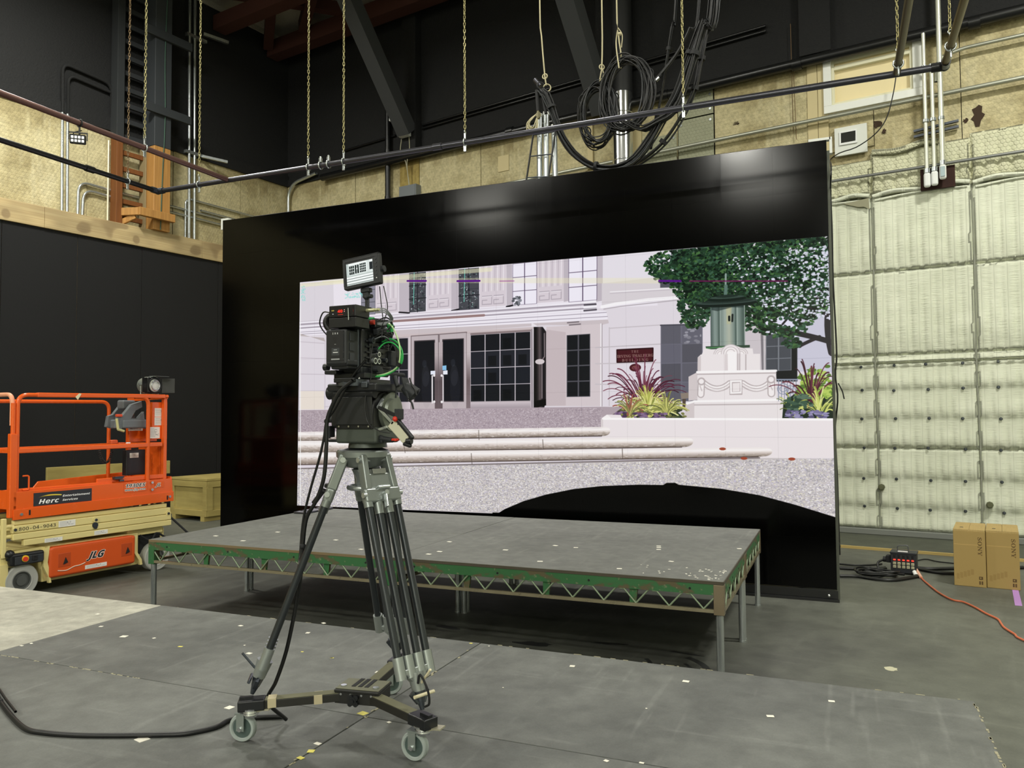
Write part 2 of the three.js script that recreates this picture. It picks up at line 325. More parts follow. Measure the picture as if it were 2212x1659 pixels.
// sewn insulation blankets that cover the wall beside the screen
const QU = [-3.96, -2.715, -1.47, -0.225, 1.02, 2.265, 3.5, 4.75, 6.0, 7.25, 8.5];
const PINS = [2.45, 2.42, 2.07, 1.66, 1.25, 0.82, 0.41, 0.06];
function blanket(u0, u1, y0, y1, depth, sag, rows) {
  const nx = 64, ny = Math.max(12, Math.round((y1 - y0) * 40)), g = new THREE.PlaneGeometry(u1 - u0, y1 - y0, nx, ny), p = g.attributes.position;
  const s = Math.floor(u0 * 31 + y0 * 17);
  for (let i = 0; i < p.count; i++) {
    const fx = p.getX(i) / (u1 - u0) + 0.5, fy = p.getY(i) / (y1 - y0) + 0.5;
    const edge = Math.min(0.25 + 0.75 * smooth(0, 0.03, fx), 0.25 + 0.75 * smooth(1, 0.97, fx), smooth(0, sag, fy), smooth(1, 1 - sag * 0.5, fy));
    const k = Math.abs(((fx * 8) % 1) - 0.5) * 2, ribs = 1 - Math.exp(-(((1 - k) / 0.3) ** 2)), puff = fbm(fx + 0.13, fy * 0.7 + 0.1, 5, 6, s + 300, 3);
    let t = 1 - fy;                                   // 0 at the top of a pinned band, 1 at its foot
    if (rows) { const y = y0 + fy * (y1 - y0); for (let q = 0; q + 1 < rows.length; q++) if (y <= rows[q] && y >= rows[q + 1]) t = (rows[q] - y) / (rows[q] - rows[q + 1]); }
    const belly = Math.sin(Math.PI * clamp(t) ** 2.2);
    p.setZ(i, depth * edge * (0.35 + 0.14 * ribs + 0.34 * puff + (rows ? 0.75 : 0.5) * belly * (0.35 + 0.65 * ribs)));
    p.setY(i, p.getY(i) + 0.012 * (fbm(fx, 0.4, 6, 6, s + 320, 2) - 0.5) * (fy < 0.02 || fy > 0.98 ? 1 : 0));
  }
  g.computeVertexNormals();
  return g.translate((u0 + u1) / 2, (y0 + y1) / 2, V0 + 0.004);
}
{ const w = hall('insulation_blanket', 'pale green sewn insulation blankets with studs covering the wall beside the screen', 'insulation', [2.2, 0.1, V0]);
  for (let i = 1; i < QU.length - 1; i++) {
    const a = QU[i], b = QU[i + 1];
    for (const [y0, y1] of [[3.76, 4.86], [2.56, 3.76]]) part('quilted_panel', blanket(a, b, y0, y1, 0.07, 0.03), M.quilt, w);
    part('hem', blanket(a, b, 2.44, 2.57, 0.06, 0.3), M.quilt, w);
    for (const [y0, y1] of [[1.25, 2.45], [0.1, 1.25]]) part('quilted_panel', blanket(a, b, y0, y1, 0.05, 0.03, PINS), M.quiltLow, w);
    part('seam_strip', tube([[b, 0.12, V0 + 0.02], [b + 0.01, 1.2, V0 + 0.03], [b - 0.005, 2.4, V0 + 0.03], [b + 0.008, 3.7, V0 + 0.03], [b, 4.85, V0 + 0.02]], 0.014, 30, 6), M.quilt, w);
    // crumpled, wire faced strip and its folded top edge
    part('top_strip', blanket(a, b, 4.86, i === 2 ? 5.5 : i === 1 ? 5.42 : i === 3 ? 5.56 : 5.5, 0.07, 0.12), M.wired, w);
    part('folded_edge', [tube([[a + 0.02, 4.86, V0 + 0.05], [a + 0.3, 4.9, V0 + 0.07], [a + 0.7, 4.87, V0 + 0.06], [a + 1.0, 4.91, V0 + 0.075], [b - 0.02, 4.88, V0 + 0.05]], 0.035, 30, 8), tube([[a + 0.05, 4.8, V0 + 0.05], [a + 0.5, 4.83, V0 + 0.06], [b - 0.05, 4.82, V0 + 0.05]], 0.02, 24, 8)], M.quilt, w);
  }
  part('folded_edge', tube([[-1.44, 5.5, V0 + 0.05], [-1.1, 5.46, V0 + 0.08], [-0.8, 5.52, V0 + 0.07], [-0.6, 5.5, V0 + 0.05]], 0.05, 30, 8), M.wired, w);
  for (const y of [2.42, 2.07, 1.66, 1.25, 0.82, 0.41]) for (let u = -2.5; u < 8; u += 0.42) part('stud_cap', lathe([[0, 0.014], [0.012, 0.012], [0.02, 0.004], [0.022, 0]], u + rr(-0.015, 0.015), y + rr(-0.01, 0.01), V0 + 0.055, Math.PI / 2, 0, 0, 10), M.steelDark, w);
  for (const [u, y] of [[-1.43, 0.7], [-0.13, 0.52]]) { const k = part('pipe_cap', [cyl(0.045, 0.045, 0.06, u, y, V0 + 0.08, Math.PI / 2, 0, 0, 8), cyl(0.03, 0.03, 0.03, u, y, V0 + 0.12, Math.PI / 2, 0, 0, 6)], mat(0x6a6c52, 0.6, 0.4), w); k.userData.label = 'drab screwed pipe cap'; }
  const torn = part('torn_flap', at(plate([[-0.18, 0.03], [0.16, 0.07], [0.17, -0.11], [0.1, -0.06], [0.02, -0.05]], 0.01), -1.66, 4.78, V0 + 0.085, -0.25), mat(0x8e8c74, 0.9), w); torn.userData.label = 'grey torn flap of batting';
}
{ const b = setting('baseboard_back', [2.9, 0, V0]); part('curb', span(-2.7, U1, 0.03, 0.11, V0 + 0.04, V0 + 0.13, 0.01), mat(0x7b7e78, 0.7), b); }
// the high window with its white frame
{ const w = setting('window_1', [-1.43, 6.65, V0]);
  part('frame', [span(-2.08, -0.76, 6.2, 6.31, V0, V0 + 0.07, 0.006), span(-2.08, -1.97, 6.31, 7.12, V0, V0 + 0.07, 0.006), span(-0.89, -0.76, 6.31, 7.12, V0, V0 + 0.07, 0.006), span(-1.97, -0.89, 7.0, 7.12, V0, V0 + 0.05)], mat(0xe6e8e2, 0.45), w);
  part('sash', [span(-1.97, -1.93, 6.31, 7.0, V0 - 0.04, V0 + 0.03, 0.004), span(-0.93, -0.89, 6.31, 7.0, V0 - 0.04, V0 + 0.03, 0.004), span(-1.93, -0.93, 6.31, 6.35, V0 - 0.04, V0 + 0.03, 0.004), span(-1.93, -0.93, 6.84, 6.9, V0 - 0.04, V0 + 0.03, 0.004), span(-1.93, -0.93, 6.94, 7.0, V0 - 0.04, V0 + 0.02, 0.004)], mat(0xdcd9bc, 0.5), w);
  part('blind', span(-1.95, -0.91, 6.33, 6.98, V0 - 0.055, V0 - 0.045), mat(0xe6d8ac, 0.8, 0, { emissive: 0xe8d8a4, emissiveIntensity: 0.12 }), w);
  part('pane', span(-1.94, -0.92, 6.34, 6.86, V0 - 0.025, V0 - 0.02), new THREE.MeshPhysicalMaterial({ color: 0xffffff, roughness: 0.05, transmission: 1, thickness: 0, ior: 1.5 }), w);
}
// roof timbers over the back corner
{ const t = (name, label, list) => { const base = list[0][0], o = hall(name, label, 'truss', [base[0], base[1], base[2]]); for (const [a, b, w, h] of list) part(w > 0.25 ? 'chord' : 'brace', beam(a, b, w, h), M.redTimber, o); return o; };
  t('roof_truss', 'dark red timber roof truss in the corner high above the ladder', [[[-13.6, 9.95, -10.3], [-4, 9.95, -10.3], 0.3, 0.3], [[-13.5, 10.0, -11.5], [-10.6, 10.3, -9.2], 0.2, 0.25], [[-13.5, 10.2, -8.9], [-11.2, 10.2, -11.7], 0.2, 0.22]]);
  t('roof_truss', 'dark red timber roof truss running along the wall behind the screen', [[[-13.6, 9.95, -11.7], [-6, 9.95, -11.7], 0.3, 0.34], [[-12.4, 10.1, -11.5], [-9.8, 10.1, -9.6], 0.2, 0.25], [[-9.4, 10.1, -11.5], [-7.6, 10.1, -9.8], 0.2, 0.25]]);
}
// posts and knee braces against the back wall
{ const o = hall('wall_post', 'black timber wall post with knee brace above two white boxes', 'post', [-9.95, 0, V0]);
  part('post', span(-10.1, -9.75, 7.1, TOP, V0, V0 + 0.2, 0.01), M.blackWall, o);
  part('knee_brace', beam([-9.92, 7.45, V0 + 0.25], [-9.92, 9.9, -9.9], 0.3, 0.3, [1, 0, 0]), mat(0x3a3c3e, 0.8), o);
  const q = hall('wall_post', 'black timber wall post with knee brace beside the hanging cable coils', 'post', [-5.6, 0, V0]);
  part('post', span(-5.75, -5.4, 7.05, TOP, V0, V0 + 0.2, 0.01), M.blackWall, q);
  part('knee_brace', beam([-5.6, 6.95, V0 + 0.25], [-5.6, 9.2, -10.0], 0.34, 0.3, [1, 0, 0]), mat(0x3a3c3e, 0.8), q);
  const s = hall('wall_post', 'black timber wall post beside the high window', 'post', [-2.2, 0, V0]);
  part('post', span(-2.4, -1.95, 7.12, TOP, V0, V0 + 0.14, 0.01), M.blackWall, s);
}

// ---------------------------------------------------------------- the LED wall and the picture it plays
const LX0 = -7.425, LX1 = -0.06, LH = 4.336, LZ = -7.867;
const ledPicture = canvasTexture(2048, 1206, (x, W, H) => {
  const path = (p) => { x.beginPath(); for (let i = 0; i < p.length; i += 2) i ? x.lineTo(p[i], p[i + 1]) : x.moveTo(p[0], p[1]); };
  const poly = (c, ...p) => { path(p); x.closePath(); x.fillStyle = c; x.fill(); };
  const line = (c, w, ...p) => { path(p); x.strokeStyle = c; x.lineWidth = w; x.lineJoin = x.lineCap = 'round'; x.stroke(); };
  const curve = (c, w, a, b, d, e, f, g) => { x.beginPath(); x.moveTo(a, b); x.quadraticCurveTo(d, e, f, g); x.strokeStyle = c; x.lineWidth = w; x.lineCap = 'round'; x.stroke(); };
  const oval = (c, cx, cy, rx, ry) => { x.beginPath(); x.ellipse(cx, cy, rx, ry, 0, 0, 7); x.fillStyle = c; x.fill(); };
  const across = (x0, x1, ...s) => { const g = x.createLinearGradient(x0, 0, x1, 0); s.forEach((c, i) => g.addColorStop(i / (s.length - 1), c)); return g; };
  const down = (y0, y1, ...s) => { const g = x.createLinearGradient(0, y0, 0, y1); s.forEach((c, i) => g.addColorStop(i / (s.length - 1), c)); return g; };
  const quad = (a, b, c, d, e, f, g, h) => [a, b, c, d, e, f, g, h];
  const mixq = (q, u, v) => { const l = (i, j, t) => [q[i] + (q[j] - q[i]) * t, q[i + 1] + (q[j + 1] - q[i + 1]) * t], t = l(0, 2, u), b = l(6, 4, u); return [t[0] + (b[0] - t[0]) * v, t[1] + (b[1] - t[1]) * v]; };
  // a window: glass colours, bars, columns and rows in a four cornered opening
  const panes = (q, nx, ny, bar, bw, glass) => { poly(bar, ...q); for (let i = 0; i < nx; i++) for (let j = 0; j < ny; j++) { const e = bw / nx, k = bw / ny * 0.6, a = mixq(q, i / nx + e, j / ny + k), b = mixq(q, (i + 1) / nx - e, j / ny + k), c = mixq(q, (i + 1) / nx - e, (j + 1) / ny - k), d = mixq(q, i / nx + e, (j + 1) / ny - k); poly(typeof glass === 'function' ? glass(i, j) : glass, ...a, ...b, ...c, ...d); } };
  x.fillStyle = '#000'; x.fillRect(0, 0, W, H);
  x.save(); path([347, 253, 2046, 256, 2050, 990, 2049, 1016, 339, 1024]); x.clip();
  x.fillStyle = '#e3dce4'; x.fillRect(0, 0, W, H);
  // upper storey: pilasters, windows
  poly('#efe9f2', 347, 253, 1596, 252, 1594, 411, 348, 398);
  poly('#e0dae2', 347, 256, 486, 257, 490, 406, 348, 407);
  poly('#e9e4ec', 1432, 254, 1609, 253, 1607, 399, 1430, 401);
  const pil = [[652, 254, 743, 252, 743, 380, 652, 381], [848, 252, 937, 252, 935, 379, 848, 381], [1039, 253, 1128, 253, 1125, 382, 1035, 382], [1228, 253, 1317, 252, 1313, 380, 1227, 381]];
  for (const q of pil) { poly('#dcd2da', ...q); for (let i = 1; i < 9; i++) line(i % 2 ? '#c6bcc6' : '#efe8ee', 3, ...mixq(q, i / 9, 0.02), ...mixq(q, i / 9, 0.62));
    for (const [a, b] of [[0.1, 0.46], [0.54, 0.9]]) { line('#b8aeb8', 3, ...mixq(q, a, 0.74), ...mixq(q, b, 0.74), ...mixq(q, b, 0.94), ...mixq(q, a, 0.94), ...mixq(q, a, 0.84), ...mixq(q, (a + b) / 2, 0.84)); line('#f2ecf2', 2, ...mixq(q, a, 0.76), ...mixq(q, b, 0.76)); } }
  for (const q of [[745, 255, 783, 255, 783, 381, 745, 381], [937, 253, 963, 254, 963, 382, 936, 382], [1128, 253, 1146, 253, 1147, 382, 1127, 384], [1314, 255, 1329, 254, 1328, 381, 1313, 383], [1415, 255, 1435, 254, 1433, 387, 1413, 389]]) poly('#c4bbc4', ...q);
  panes([598, 256, 654, 257, 654, 382, 598, 382], 2, 3, '#5d5c68', 0.05, '#8d8b99');
  const leafy = (q, n, cols, k = 1) => { for (let i = 0; i < n; i++) { const p = mixq(q, rr(0.05, 0.95), rr(0.02, 0.98)); oval(cols[Math.floor(rnd() * cols.length)], p[0], p[1], rr(2, 7) * k, rr(2, 5) * k); } };
  for (const q of [[783, 255, 845, 255, 844, 383, 783, 384], [963, 257, 1034, 257, 1034, 387, 963, 387]]) { panes(q, 2, 4, '#3c3d46', 0.05, '#4a4b52'); leafy(q, 70, ['#2f3138', '#5d6064', '#3b4044', '#44494c'], 0.8); leafy(q, 60, ['#c9ccd2', '#9aa0a6', '#7fa8a2', '#6d7276'], 0.4); line('#26272d', 3, ...mixq(q, 0.5, 0), ...mixq(q, 0.5, 1)); for (const t of [0.33, 0.66]) line('#26272d', 3, ...mixq(q, 0, t), ...mixq(q, 1, t)); line('#78e0cc', 2, ...mixq(q, 0.3, 0), ...mixq(q, 0.26, 0.8)); }
  for (const q of [[1148, 255, 1228, 254, 1227, 383, 1147, 383], [1329, 253, 1418, 252, 1416, 384, 1328, 385]]) panes(q, 2, 3, '#5d4d68', 0.035, '#f4f0fb');
  leafy([1147, 355, 1175, 357, 1174, 384, 1147, 383], 20, ['#55585e', '#8d8f98']);
  for (const p of [[783, 385, 745, 381], [963, 384, 938, 387], [1147, 383, 1127, 386]]) line('#1c1a20', 5, ...p);
  // rustication of the bays on both sides
  for (const p of [[348, 460, 449, 470], [348, 516, 458, 523], [349, 572, 464, 577], [349, 631, 465, 633], [349, 687, 487, 686], [453, 459, 453, 695], [500, 469, 501, 689]]) line('#cfc6cf', 3, ...p);
  poly('#ece2d8', 349, 631, 449, 633, 450, 695, 349, 695);
  // canopy
  poly('#c9c0cb', 348, 390, 715, 387, 1316, 387, 1413, 388, 1416, 416, 715, 422, 348, 424);
  for (const [a, b, c, d] of [[348, 394, 1411, 389], [348, 407, 1413, 401], [348, 418, 1413, 411]]) line('#f6f2fa', 5, a, b, c, d);
  for (const [a, b, c, d] of [[348, 400, 1411, 394], [348, 413, 1413, 407]]) line('#8f8794', 2, a, b, c, d);
  line('#9c8080', 8, 716, 409, 1050, 408);
  poly('#f2edf6', 348, 421, 1415, 414, 1444, 418, 1448, 443, 715, 439, 348, 440);
  for (const [a, b, c, d] of [[348, 427, 1444, 422], [348, 434, 1447, 434]]) line('#a39aa8', 2, a, b, c, d);
  for (let i = 0; i < 4; i++) { const p = [1377, 388, 1377, 396, 1376, 404, 1376, 413], q = [1411, 387, 1412, 396, 1413, 404, 1413, 412]; line(i % 2 ? '#55505a' : '#f8f6fb', 5, p[i * 2], p[i * 2 + 1], q[i * 2], q[i * 2 + 1]); }
  poly('#cfc4c8', 715, 439, 1448, 443, 1451, 454, 1422, 459, 1257, 449, 758, 459, 715, 454);
  poly('#bfb4b4', 348, 440, 449, 451, 453, 464, 348, 431);
  line('#7e747a', 4, 1324, 446, 1359, 445); line('#7e747a', 4, 1330, 453, 1364, 452);
  // entrance
  poly('#d0c2c4', 715, 454, 1219, 453, 1219, 472, 715, 482);
  poly('#b8a8a8', 758, 462, 1212, 459, 1212, 475, 758, 478);
  poly(across(709, 1009, '#8c7e80', '#d6cbd0', '#a89a9c', '#d9cfd4', '#8a7a7c'), 709, 463, 1215, 461, 1213, 699, 709, 697);
  panes([709, 466, 779, 466, 779, 675, 709, 674], 2, 4, '#a49ca4', 0.04, '#1d1f27');
  for (const q of [[790, 461, 890, 460, 889, 699, 789, 698], [893, 460, 990, 458, 989, 700, 892, 699]]) { poly('#c3b7bb', ...q); line('#7d6f72', 3, ...q, q[0], q[1]); }
  for (const q of [[802, 478, 876, 478, 876, 675, 801, 674], [905, 478, 979, 478, 978, 675, 904, 674]]) { poly('#15171e', ...q); line('#4a4246', 3, ...q, q[0], q[1]); const a = mixq(q, 0.5, 0.45); oval('rgba(120,124,140,.14)', a[0], a[1] - 14, 8, 12); oval('rgba(120,124,140,.12)', a[0] + 4, a[1] + 26, 14, 34); const b = mixq(q, 0.6, 0.8); oval('rgba(110,112,126,.08)', b[0], b[1], 18, 60); }
  poly(down(525, 696, '#bdb0b3', '#5c5054', '#6a5c60'), 876, 486, 905, 485, 904, 699, 876, 699);
  poly(down(525, 696, '#cbbfc2', '#6f6062', '#85767a'), 990, 461, 1003, 462, 1002, 700, 989, 700);
  line('#6a5f64', 2, 890, 460, 889, 699); line('#efe9ec', 5, 867, 592, 867, 678); line('#d8d0d4', 5, 906, 593, 906, 676);
  poly('#e9edfa', 861, 576, 878, 576, 878, 588, 861, 588); poly('#eef0fa', 906, 577, 922, 576, 922, 589, 906, 589); poly('#8cc4ea', 904, 561, 918, 560, 918, 576, 904, 575);
  for (const p of [[874, 675], [901, 676], [874, 591], [901, 592]]) oval('#f4f0f2', p[0], p[1], 4, 4);
  panes([1003, 468, 1206, 466, 1204, 677, 1002, 677], 4, 4, '#d9d0d8', 0.028, (i, j) => ['#17191f', '#1d2028', '#23252d'][(i * 3 + j * 2) % 3]);
  for (const [a, b] of [[1, 1], [2, 0], [2, 1], [3, 1], [1, 2], [2, 3], [0, 3]]) { const q = [1003, 468, 1206, 466, 1204, 677, 1002, 677], s = mixq(q, (a + 0.2) / 4, (b + 0.3) / 4), e = mixq(q, (a + 0.75) / 4, (b + 0.9) / 4); x.fillStyle = 'rgba(8,9,12,.55)'; x.fillRect(s[0], s[1], e[0] - s[0], e[1] - s[1]); }
  poly(down(676, 701, '#d8ccd2', '#a0949c'), 1002, 678, 1204, 678, 1204, 698, 1002, 700);
  poly(across(1203, 1215, '#e6dde4', '#8a7f86', '#efe8ee'), 1206, 459, 1216, 458, 1214, 699, 1204, 699);
  poly(across(1215, 1255, '#0c0b0d', '#1d1a1c', '#5d5254', '#17151a', '#2b2628'), 1216, 453, 1245, 454, 1256, 469, 1254, 680, 1248, 697, 1214, 697);
  line('#8d8084', 3, 1250, 474, 1250, 544, 1242, 555, 1241, 669); oval('#d8ced0', 1235, 559, 15, 8); poly('#0b0a0c', 1214, 677, 1255, 672, 1254, 691, 1214, 699);
  poly('#eee8ee', 1209, 439, 1230, 452, 1209, 452);
  // recessed bay with the tall narrow window
  poly('#d8ccd0', 1257, 455, 1430, 455, 1427, 696, 1254, 693); poly('#cabcc0', 1256, 463, 1318, 474, 1316, 692, 1254, 693);
  panes([1321, 483, 1394, 482, 1392, 667, 1319, 667], 2, 4, '#57565e', 0.06, '#15171c');
  line('#a89ca2', 3, 1430, 455, 1427, 695); line('#f6f2f6', 4, 1427, 455, 1424, 695);
  for (const p of [[1409, 524, 1670, 520], [1409, 571, 1602, 574], [1408, 631, 1601, 638], [1452, 469, 1606, 467], [1452, 467, 1449, 694]]) line('#cbc3c9', 3, ...p);
  // curved wall, moulding, windows
  poly('#dcd5da', 1431, 336, 1608, 330, 1724, 328, 1723, 393, 1430, 404);
  line('#fbf8fb', 9, 1430, 405, 1472, 399, 1567, 393, 1679, 392); line('#b9b1b8', 3, 1436, 412, 1486, 407, 1679, 398); line('#cdc5cc', 3, 1456, 367, 1673, 369); line('#f6f2f6', 3, 1456, 363, 1673, 365);
  panes([1604, 253, 1700, 252, 1698, 365, 1602, 361], 3, 3, '#77757f', 0.04, (i, j) => j === 2 ? '#55555e' : ['#e9e6f0', '#b6b4be'][(i + j) % 2]);
  panes([1602, 468, 1719, 471, 1716, 684, 1599, 685], 2, 4, '#6f6e7c', 0.035, (i, j) => ['#5f5e69', '#666572', '#56555f'][(i + j) % 3]);
  leafy([1664, 481, 1717, 481, 1716, 522, 1668, 522], 18, ['#85848f', '#9a99a4']); line('#4b4a55', 4, 1602, 468, 1719, 471);
  x.fillStyle = '#46121f'; poly('#47151f', 1474, 533, 1579, 532, 1578, 569, 1474, 569); line('#2c0c14', 4, 1474, 533, 1579, 532, 1578, 569, 1474, 569, 1474, 533);
  { const c = [1527, 542, 1527, 552, 1527, 563]; x.fillStyle = '#9a7a72'; x.textAlign = 'center'; x.textBaseline = 'middle'; x.font = 'bold 8px serif'; x.fillText('T H E', c[0], c[1] - 2); x.font = 'bold 11px serif'; x.fillText('IRVING THALBERG', c[2], c[3]); x.fillText('B U I L D I N G', c[4], c[5] + 1); }
  oval('#4a1822', 1527, 586, 17, 11); oval('#7d4a4a', 1527, 586, 10, 6);
  // building and sky seen under the branches
  poly('#e6e4f6', 1873, 302, 2059, 294, 2052, 609, 1867, 604); poly('#cdcbdc', 1966, 471, 2052, 469, 2049, 615, 1963, 609); line('#bfbdcf', 2, 1964, 576, 2050, 576); line('#bfbdcf', 2, 1965, 530, 2051, 530);
  poly('#cfc7cc', 1821, 476, 1887, 479, 1885, 619, 1819, 617); line('#7f7a80', 7, 1876, 494, 1877, 604); line('#c9c4c8', 3, 1881, 494, 1880, 604);
  poly('#16171c', 1886, 507, 1940, 507, 1965, 533, 1963, 636, 1883, 634); panes([1886, 507, 1951, 507, 1949, 606, 1884, 607], 2, 3, '#7c8088', 0.05, '#4a4d55');
  // tree
  const leaves = ['#1b3220', '#23402a', '#33552f', '#111f16', '#1a2e20', '#4a7040', '#243a2a', '#0f1a14', '#2c4a38', '#3d6048'];
  curve('#29232a', 17, 2050, 476, 2033, 432, 1958, 444); curve('#29232a', 14, 2050, 536, 1992, 512, 1869, 485); curve('#29232a', 24, 2052, 427, 2037, 487, 2052, 561); for (let i = 0; i < 9; i++) curve('#241f25', rr(3, 6), 2042, 427, 1988, 411, ...[[1931, 357], [1941, 433], [1967, 335], [1989, 362], [1894, 455], [1929, 482], [1975, 472], [2000, 387], [1918, 406]][i]); curve('#2a242b', 9, 2020, 520, 1974, 539, 1971, 543); curve('#2c262c', 7, 1775, 294, 1835, 401, 1941, 445); curve('#2c262c', 6, 1941, 439, 1895, 405, 1822, 425);
  for (const [c, d, rx, ry] of [[1725, 292, 80, 50], [1824, 298, 110, 70], [1774, 358, 90, 50], [1871, 378, 90, 50], [1699, 352, 36, 40]]) for (let i = 0; i < 40; i++) { const a = rnd() * 6.283, q = Math.sqrt(rnd()); oval('#131f17', c + Math.cos(a) * q * rx, d + Math.sin(a) * q * ry, rr(8, 20), rr(6, 14)); }
  const clump = (cx, cy, rx, ry, n, k = 1) => { for (let i = 0; i < n; i++) { const a = rnd() * 6.283, q = Math.sqrt(rnd()); x.save(); x.translate(cx + Math.cos(a) * q * rx, cy + Math.sin(a) * q * ry); x.rotate(rr(-0.9, 0.9)); x.fillStyle = leaves[Math.floor(rnd() * leaves.length)]; x.beginPath(); x.ellipse(0, 0, rr(3, 8) * k, rr(2, 4.4) * k, 0, 0, 7); x.fill(); x.restore(); } };
  for (const [c, d, rx, ry, n] of [[1650, 296, 70, 34, 150], [1725, 296, 70, 50, 200], [1812, 297, 90, 60, 330], [1897, 298, 80, 60, 300], [1979, 299, 90, 60, 300], [2030, 316, 40, 60, 130], [1711, 353, 60, 44, 170], [1799, 373, 80, 44, 230], [1872, 365, 90, 60, 300], [1943, 370, 60, 46, 170], [1710, 418, 46, 30, 110], [1697, 456, 30, 20, 50], [1870, 428, 60, 40, 130], [1930, 419, 50, 40, 110], [1870, 466, 40, 26, 60], [1965, 409, 34, 26, 50], [2010, 437, 34, 22, 50], [2000, 362, 30, 30, 60], [2040, 378, 22, 40, 60], [1928, 500, 46, 12, 40], [1621, 323, 30, 20, 50], [1981, 472, 26, 14, 24], [1951, 532, 18, 12, 20]]) clump(c, d, rx * 1.3, ry * 1.3, n * 2.4);
  for (let i = 0; i < 520; i++) { const p = mixq([1775, 294, 2048, 280, 2050, 476, 1870, 428], 1 - rnd() ** 1.8, rnd()); oval(rnd() < 0.6 ? '#dcdcec' : '#c3c8d2', p[0], p[1], rr(1.5, 5), rr(1, 3.6)); }
  clump(1824, 330, 150, 70, 420, 0.8); clump(1755, 395, 70, 40, 120, 0.8);
  // bronze lantern on its white pedestal
  line('#8fa09a', 5, 1784, 336, 1782, 397); line('#5f7a70', 9, 1784, 369, 1782, 397);
  poly(across(1739, 1829, '#42524e', '#8a9a94', '#6a7a74', '#9aa8a0', '#b2b8a8', '#7b8b84', '#7f9088', '#4a5a54'), 1741, 412, 1831, 416, 1830, 534, 1740, 533);
  for (const p of [[1763, 415, 1762, 532], [1808, 417, 1807, 532], [1827, 417, 1826, 533]]) { line('#55665f', 4, ...p); line('#a3b1a9', 2, p[0] + 5, p[1], p[2] + 5, p[3]); }
  poly('rgba(190,186,140,.5)', 1783, 423, 1798, 424, 1795, 475, 1784, 474); line('#1d2322', 6, 1791, 454, 1791, 464); line('#1d2322', 5, 1800, 449, 1799, 467); poly('rgba(36,48,46,.65)', 1744, 415, 1830, 417, 1829, 431, 1798, 429, 1760, 437, 1744, 433);
  oval('#141f1b', 1784, 418, 83, 9); oval('#3a4a44', 1784, 413, 81, 6); oval('#26332e', 1786, 411, 70, 5); oval('#15211c', 1786, 405, 52, 7); oval('#3b4d45', 1786, 400, 47, 4); oval('#22302a', 1786, 397, 30, 4);
  poly('#35493a', 1726, 533, 1844, 534, 1844, 541, 1728, 542); line('#4f8a55', 3, 1728, 538, 1808, 536);
  const pw = '#efe8e9', ps = '#d6cccd', pd = '#bdb2b3';
  poly(pw, 1714, 558, 1723, 538, 1752, 544, 1783, 534, 1802, 532, 1826, 542, 1851, 544, 1853, 563); for (const [c, d, q] of [[1766, 557, 18], [1820, 559, 18], [1793, 556, 25]]) for (const r of [1, 0.74, 0.48]) { x.beginPath(); x.arc(c, d, q * r, Math.PI, 0); x.fillStyle = r > 0.9 ? pw : '#f7f1f1'; x.fill(); x.strokeStyle = '#cdc3c4'; x.lineWidth = 2; x.stroke(); }
  poly(pw, 1704, 563, 1713, 555, 1870, 559, 1869, 611, 1703, 607); poly(ps, 1704, 563, 1713, 558, 1712, 607, 1703, 607); poly('#dfd6d7', 1777, 558, 1785, 557, 1785, 606, 1776, 606); poly('#fbf7f7', 1785, 550, 1808, 551, 1807, 607, 1785, 606); for (const p of [[1812, 557, 1811, 607], [1817, 557, 1816, 607], [1833, 560, 1832, 608]]) line(pd, 3, ...p);
  poly(ps, 1678, 616, 1702, 604, 1701, 681, 1677, 683); poly(pw, 1702, 604, 1910, 605, 1912, 684, 1701, 684); line('#fdfafa', 6, 1702, 604, 1910, 606); line(pd, 3, 1702, 610, 1910, 612);
  for (const s of [[1718, 633, 1754, 667, 1789, 637], [1824, 638, 1861, 669, 1895, 636]]) { curve(pd, 17, ...s); curve('#f8f3f3', 11, ...s); curve('#cfc5c6', 3, ...s); curve('#e0d7d8', 2, s[0], s[1] + 6, s[2], s[3] + 6, s[4], s[5] + 6); }
  poly(pd, 1789, 628, 1823, 628, 1822, 669, 1788, 669); poly('#f8f4f4', 1790, 629, 1821, 629, 1820, 665, 1790, 666); poly(pd, 1795, 634, 1817, 634, 1817, 660, 1795, 661); poly('#efe8e8', 1797, 637, 1816, 636, 1815, 659, 1797, 660);
  for (const p of [[1713, 634, 1711, 666], [1897, 633, 1897, 667]]) { line(pd, 20, ...p); line('#f6f0f0', 14, ...p); line('#cfc5c6', 3, p[0] - 4, p[1] + 8, p[2] + 3, p[3] - 10); oval(pd, p[0], p[1] - 4, 11, 11); oval('#f6f0f0', p[0], p[1] - 4, 7, 7); }
  poly(ps, 1667, 691, 1693, 684, 1692, 734, 1667, 731); poly('#ece5e6', 1693, 684, 1918, 683, 1924, 697, 1923, 735, 1692, 735); line('#fcf9f9', 6, 1673, 691, 1693, 685, 1917, 684); line(pd, 3, 1693, 695, 1922, 695);
  // railing, bench and planting
  line('#8c93a6', 4, 1912, 630, 1963, 631); for (let i = 0; i < 7; i++) { const a = [1916, 632, 1915, 687], b = [1960, 633, 1959, 687], t = i / 6; line('#8c93a6', 2, a[0] + (b[0] - a[0]) * t, a[1], a[2] + (b[2] - a[2]) * t, a[3]); } for (const p of [[1927, 655], [1944, 661]]) for (const r of [8, 14]) { x.beginPath(); x.arc(p[0], p[1], r, 0, 7); x.strokeStyle = '#8c93a6'; x.lineWidth = 2; x.stroke(); }
  poly('#8d8074', 1655, 662, 1677, 660, 1677, 676, 1657, 678); poly('#57493f', 1660, 678, 1670, 678, 1667, 707, 1660, 706);
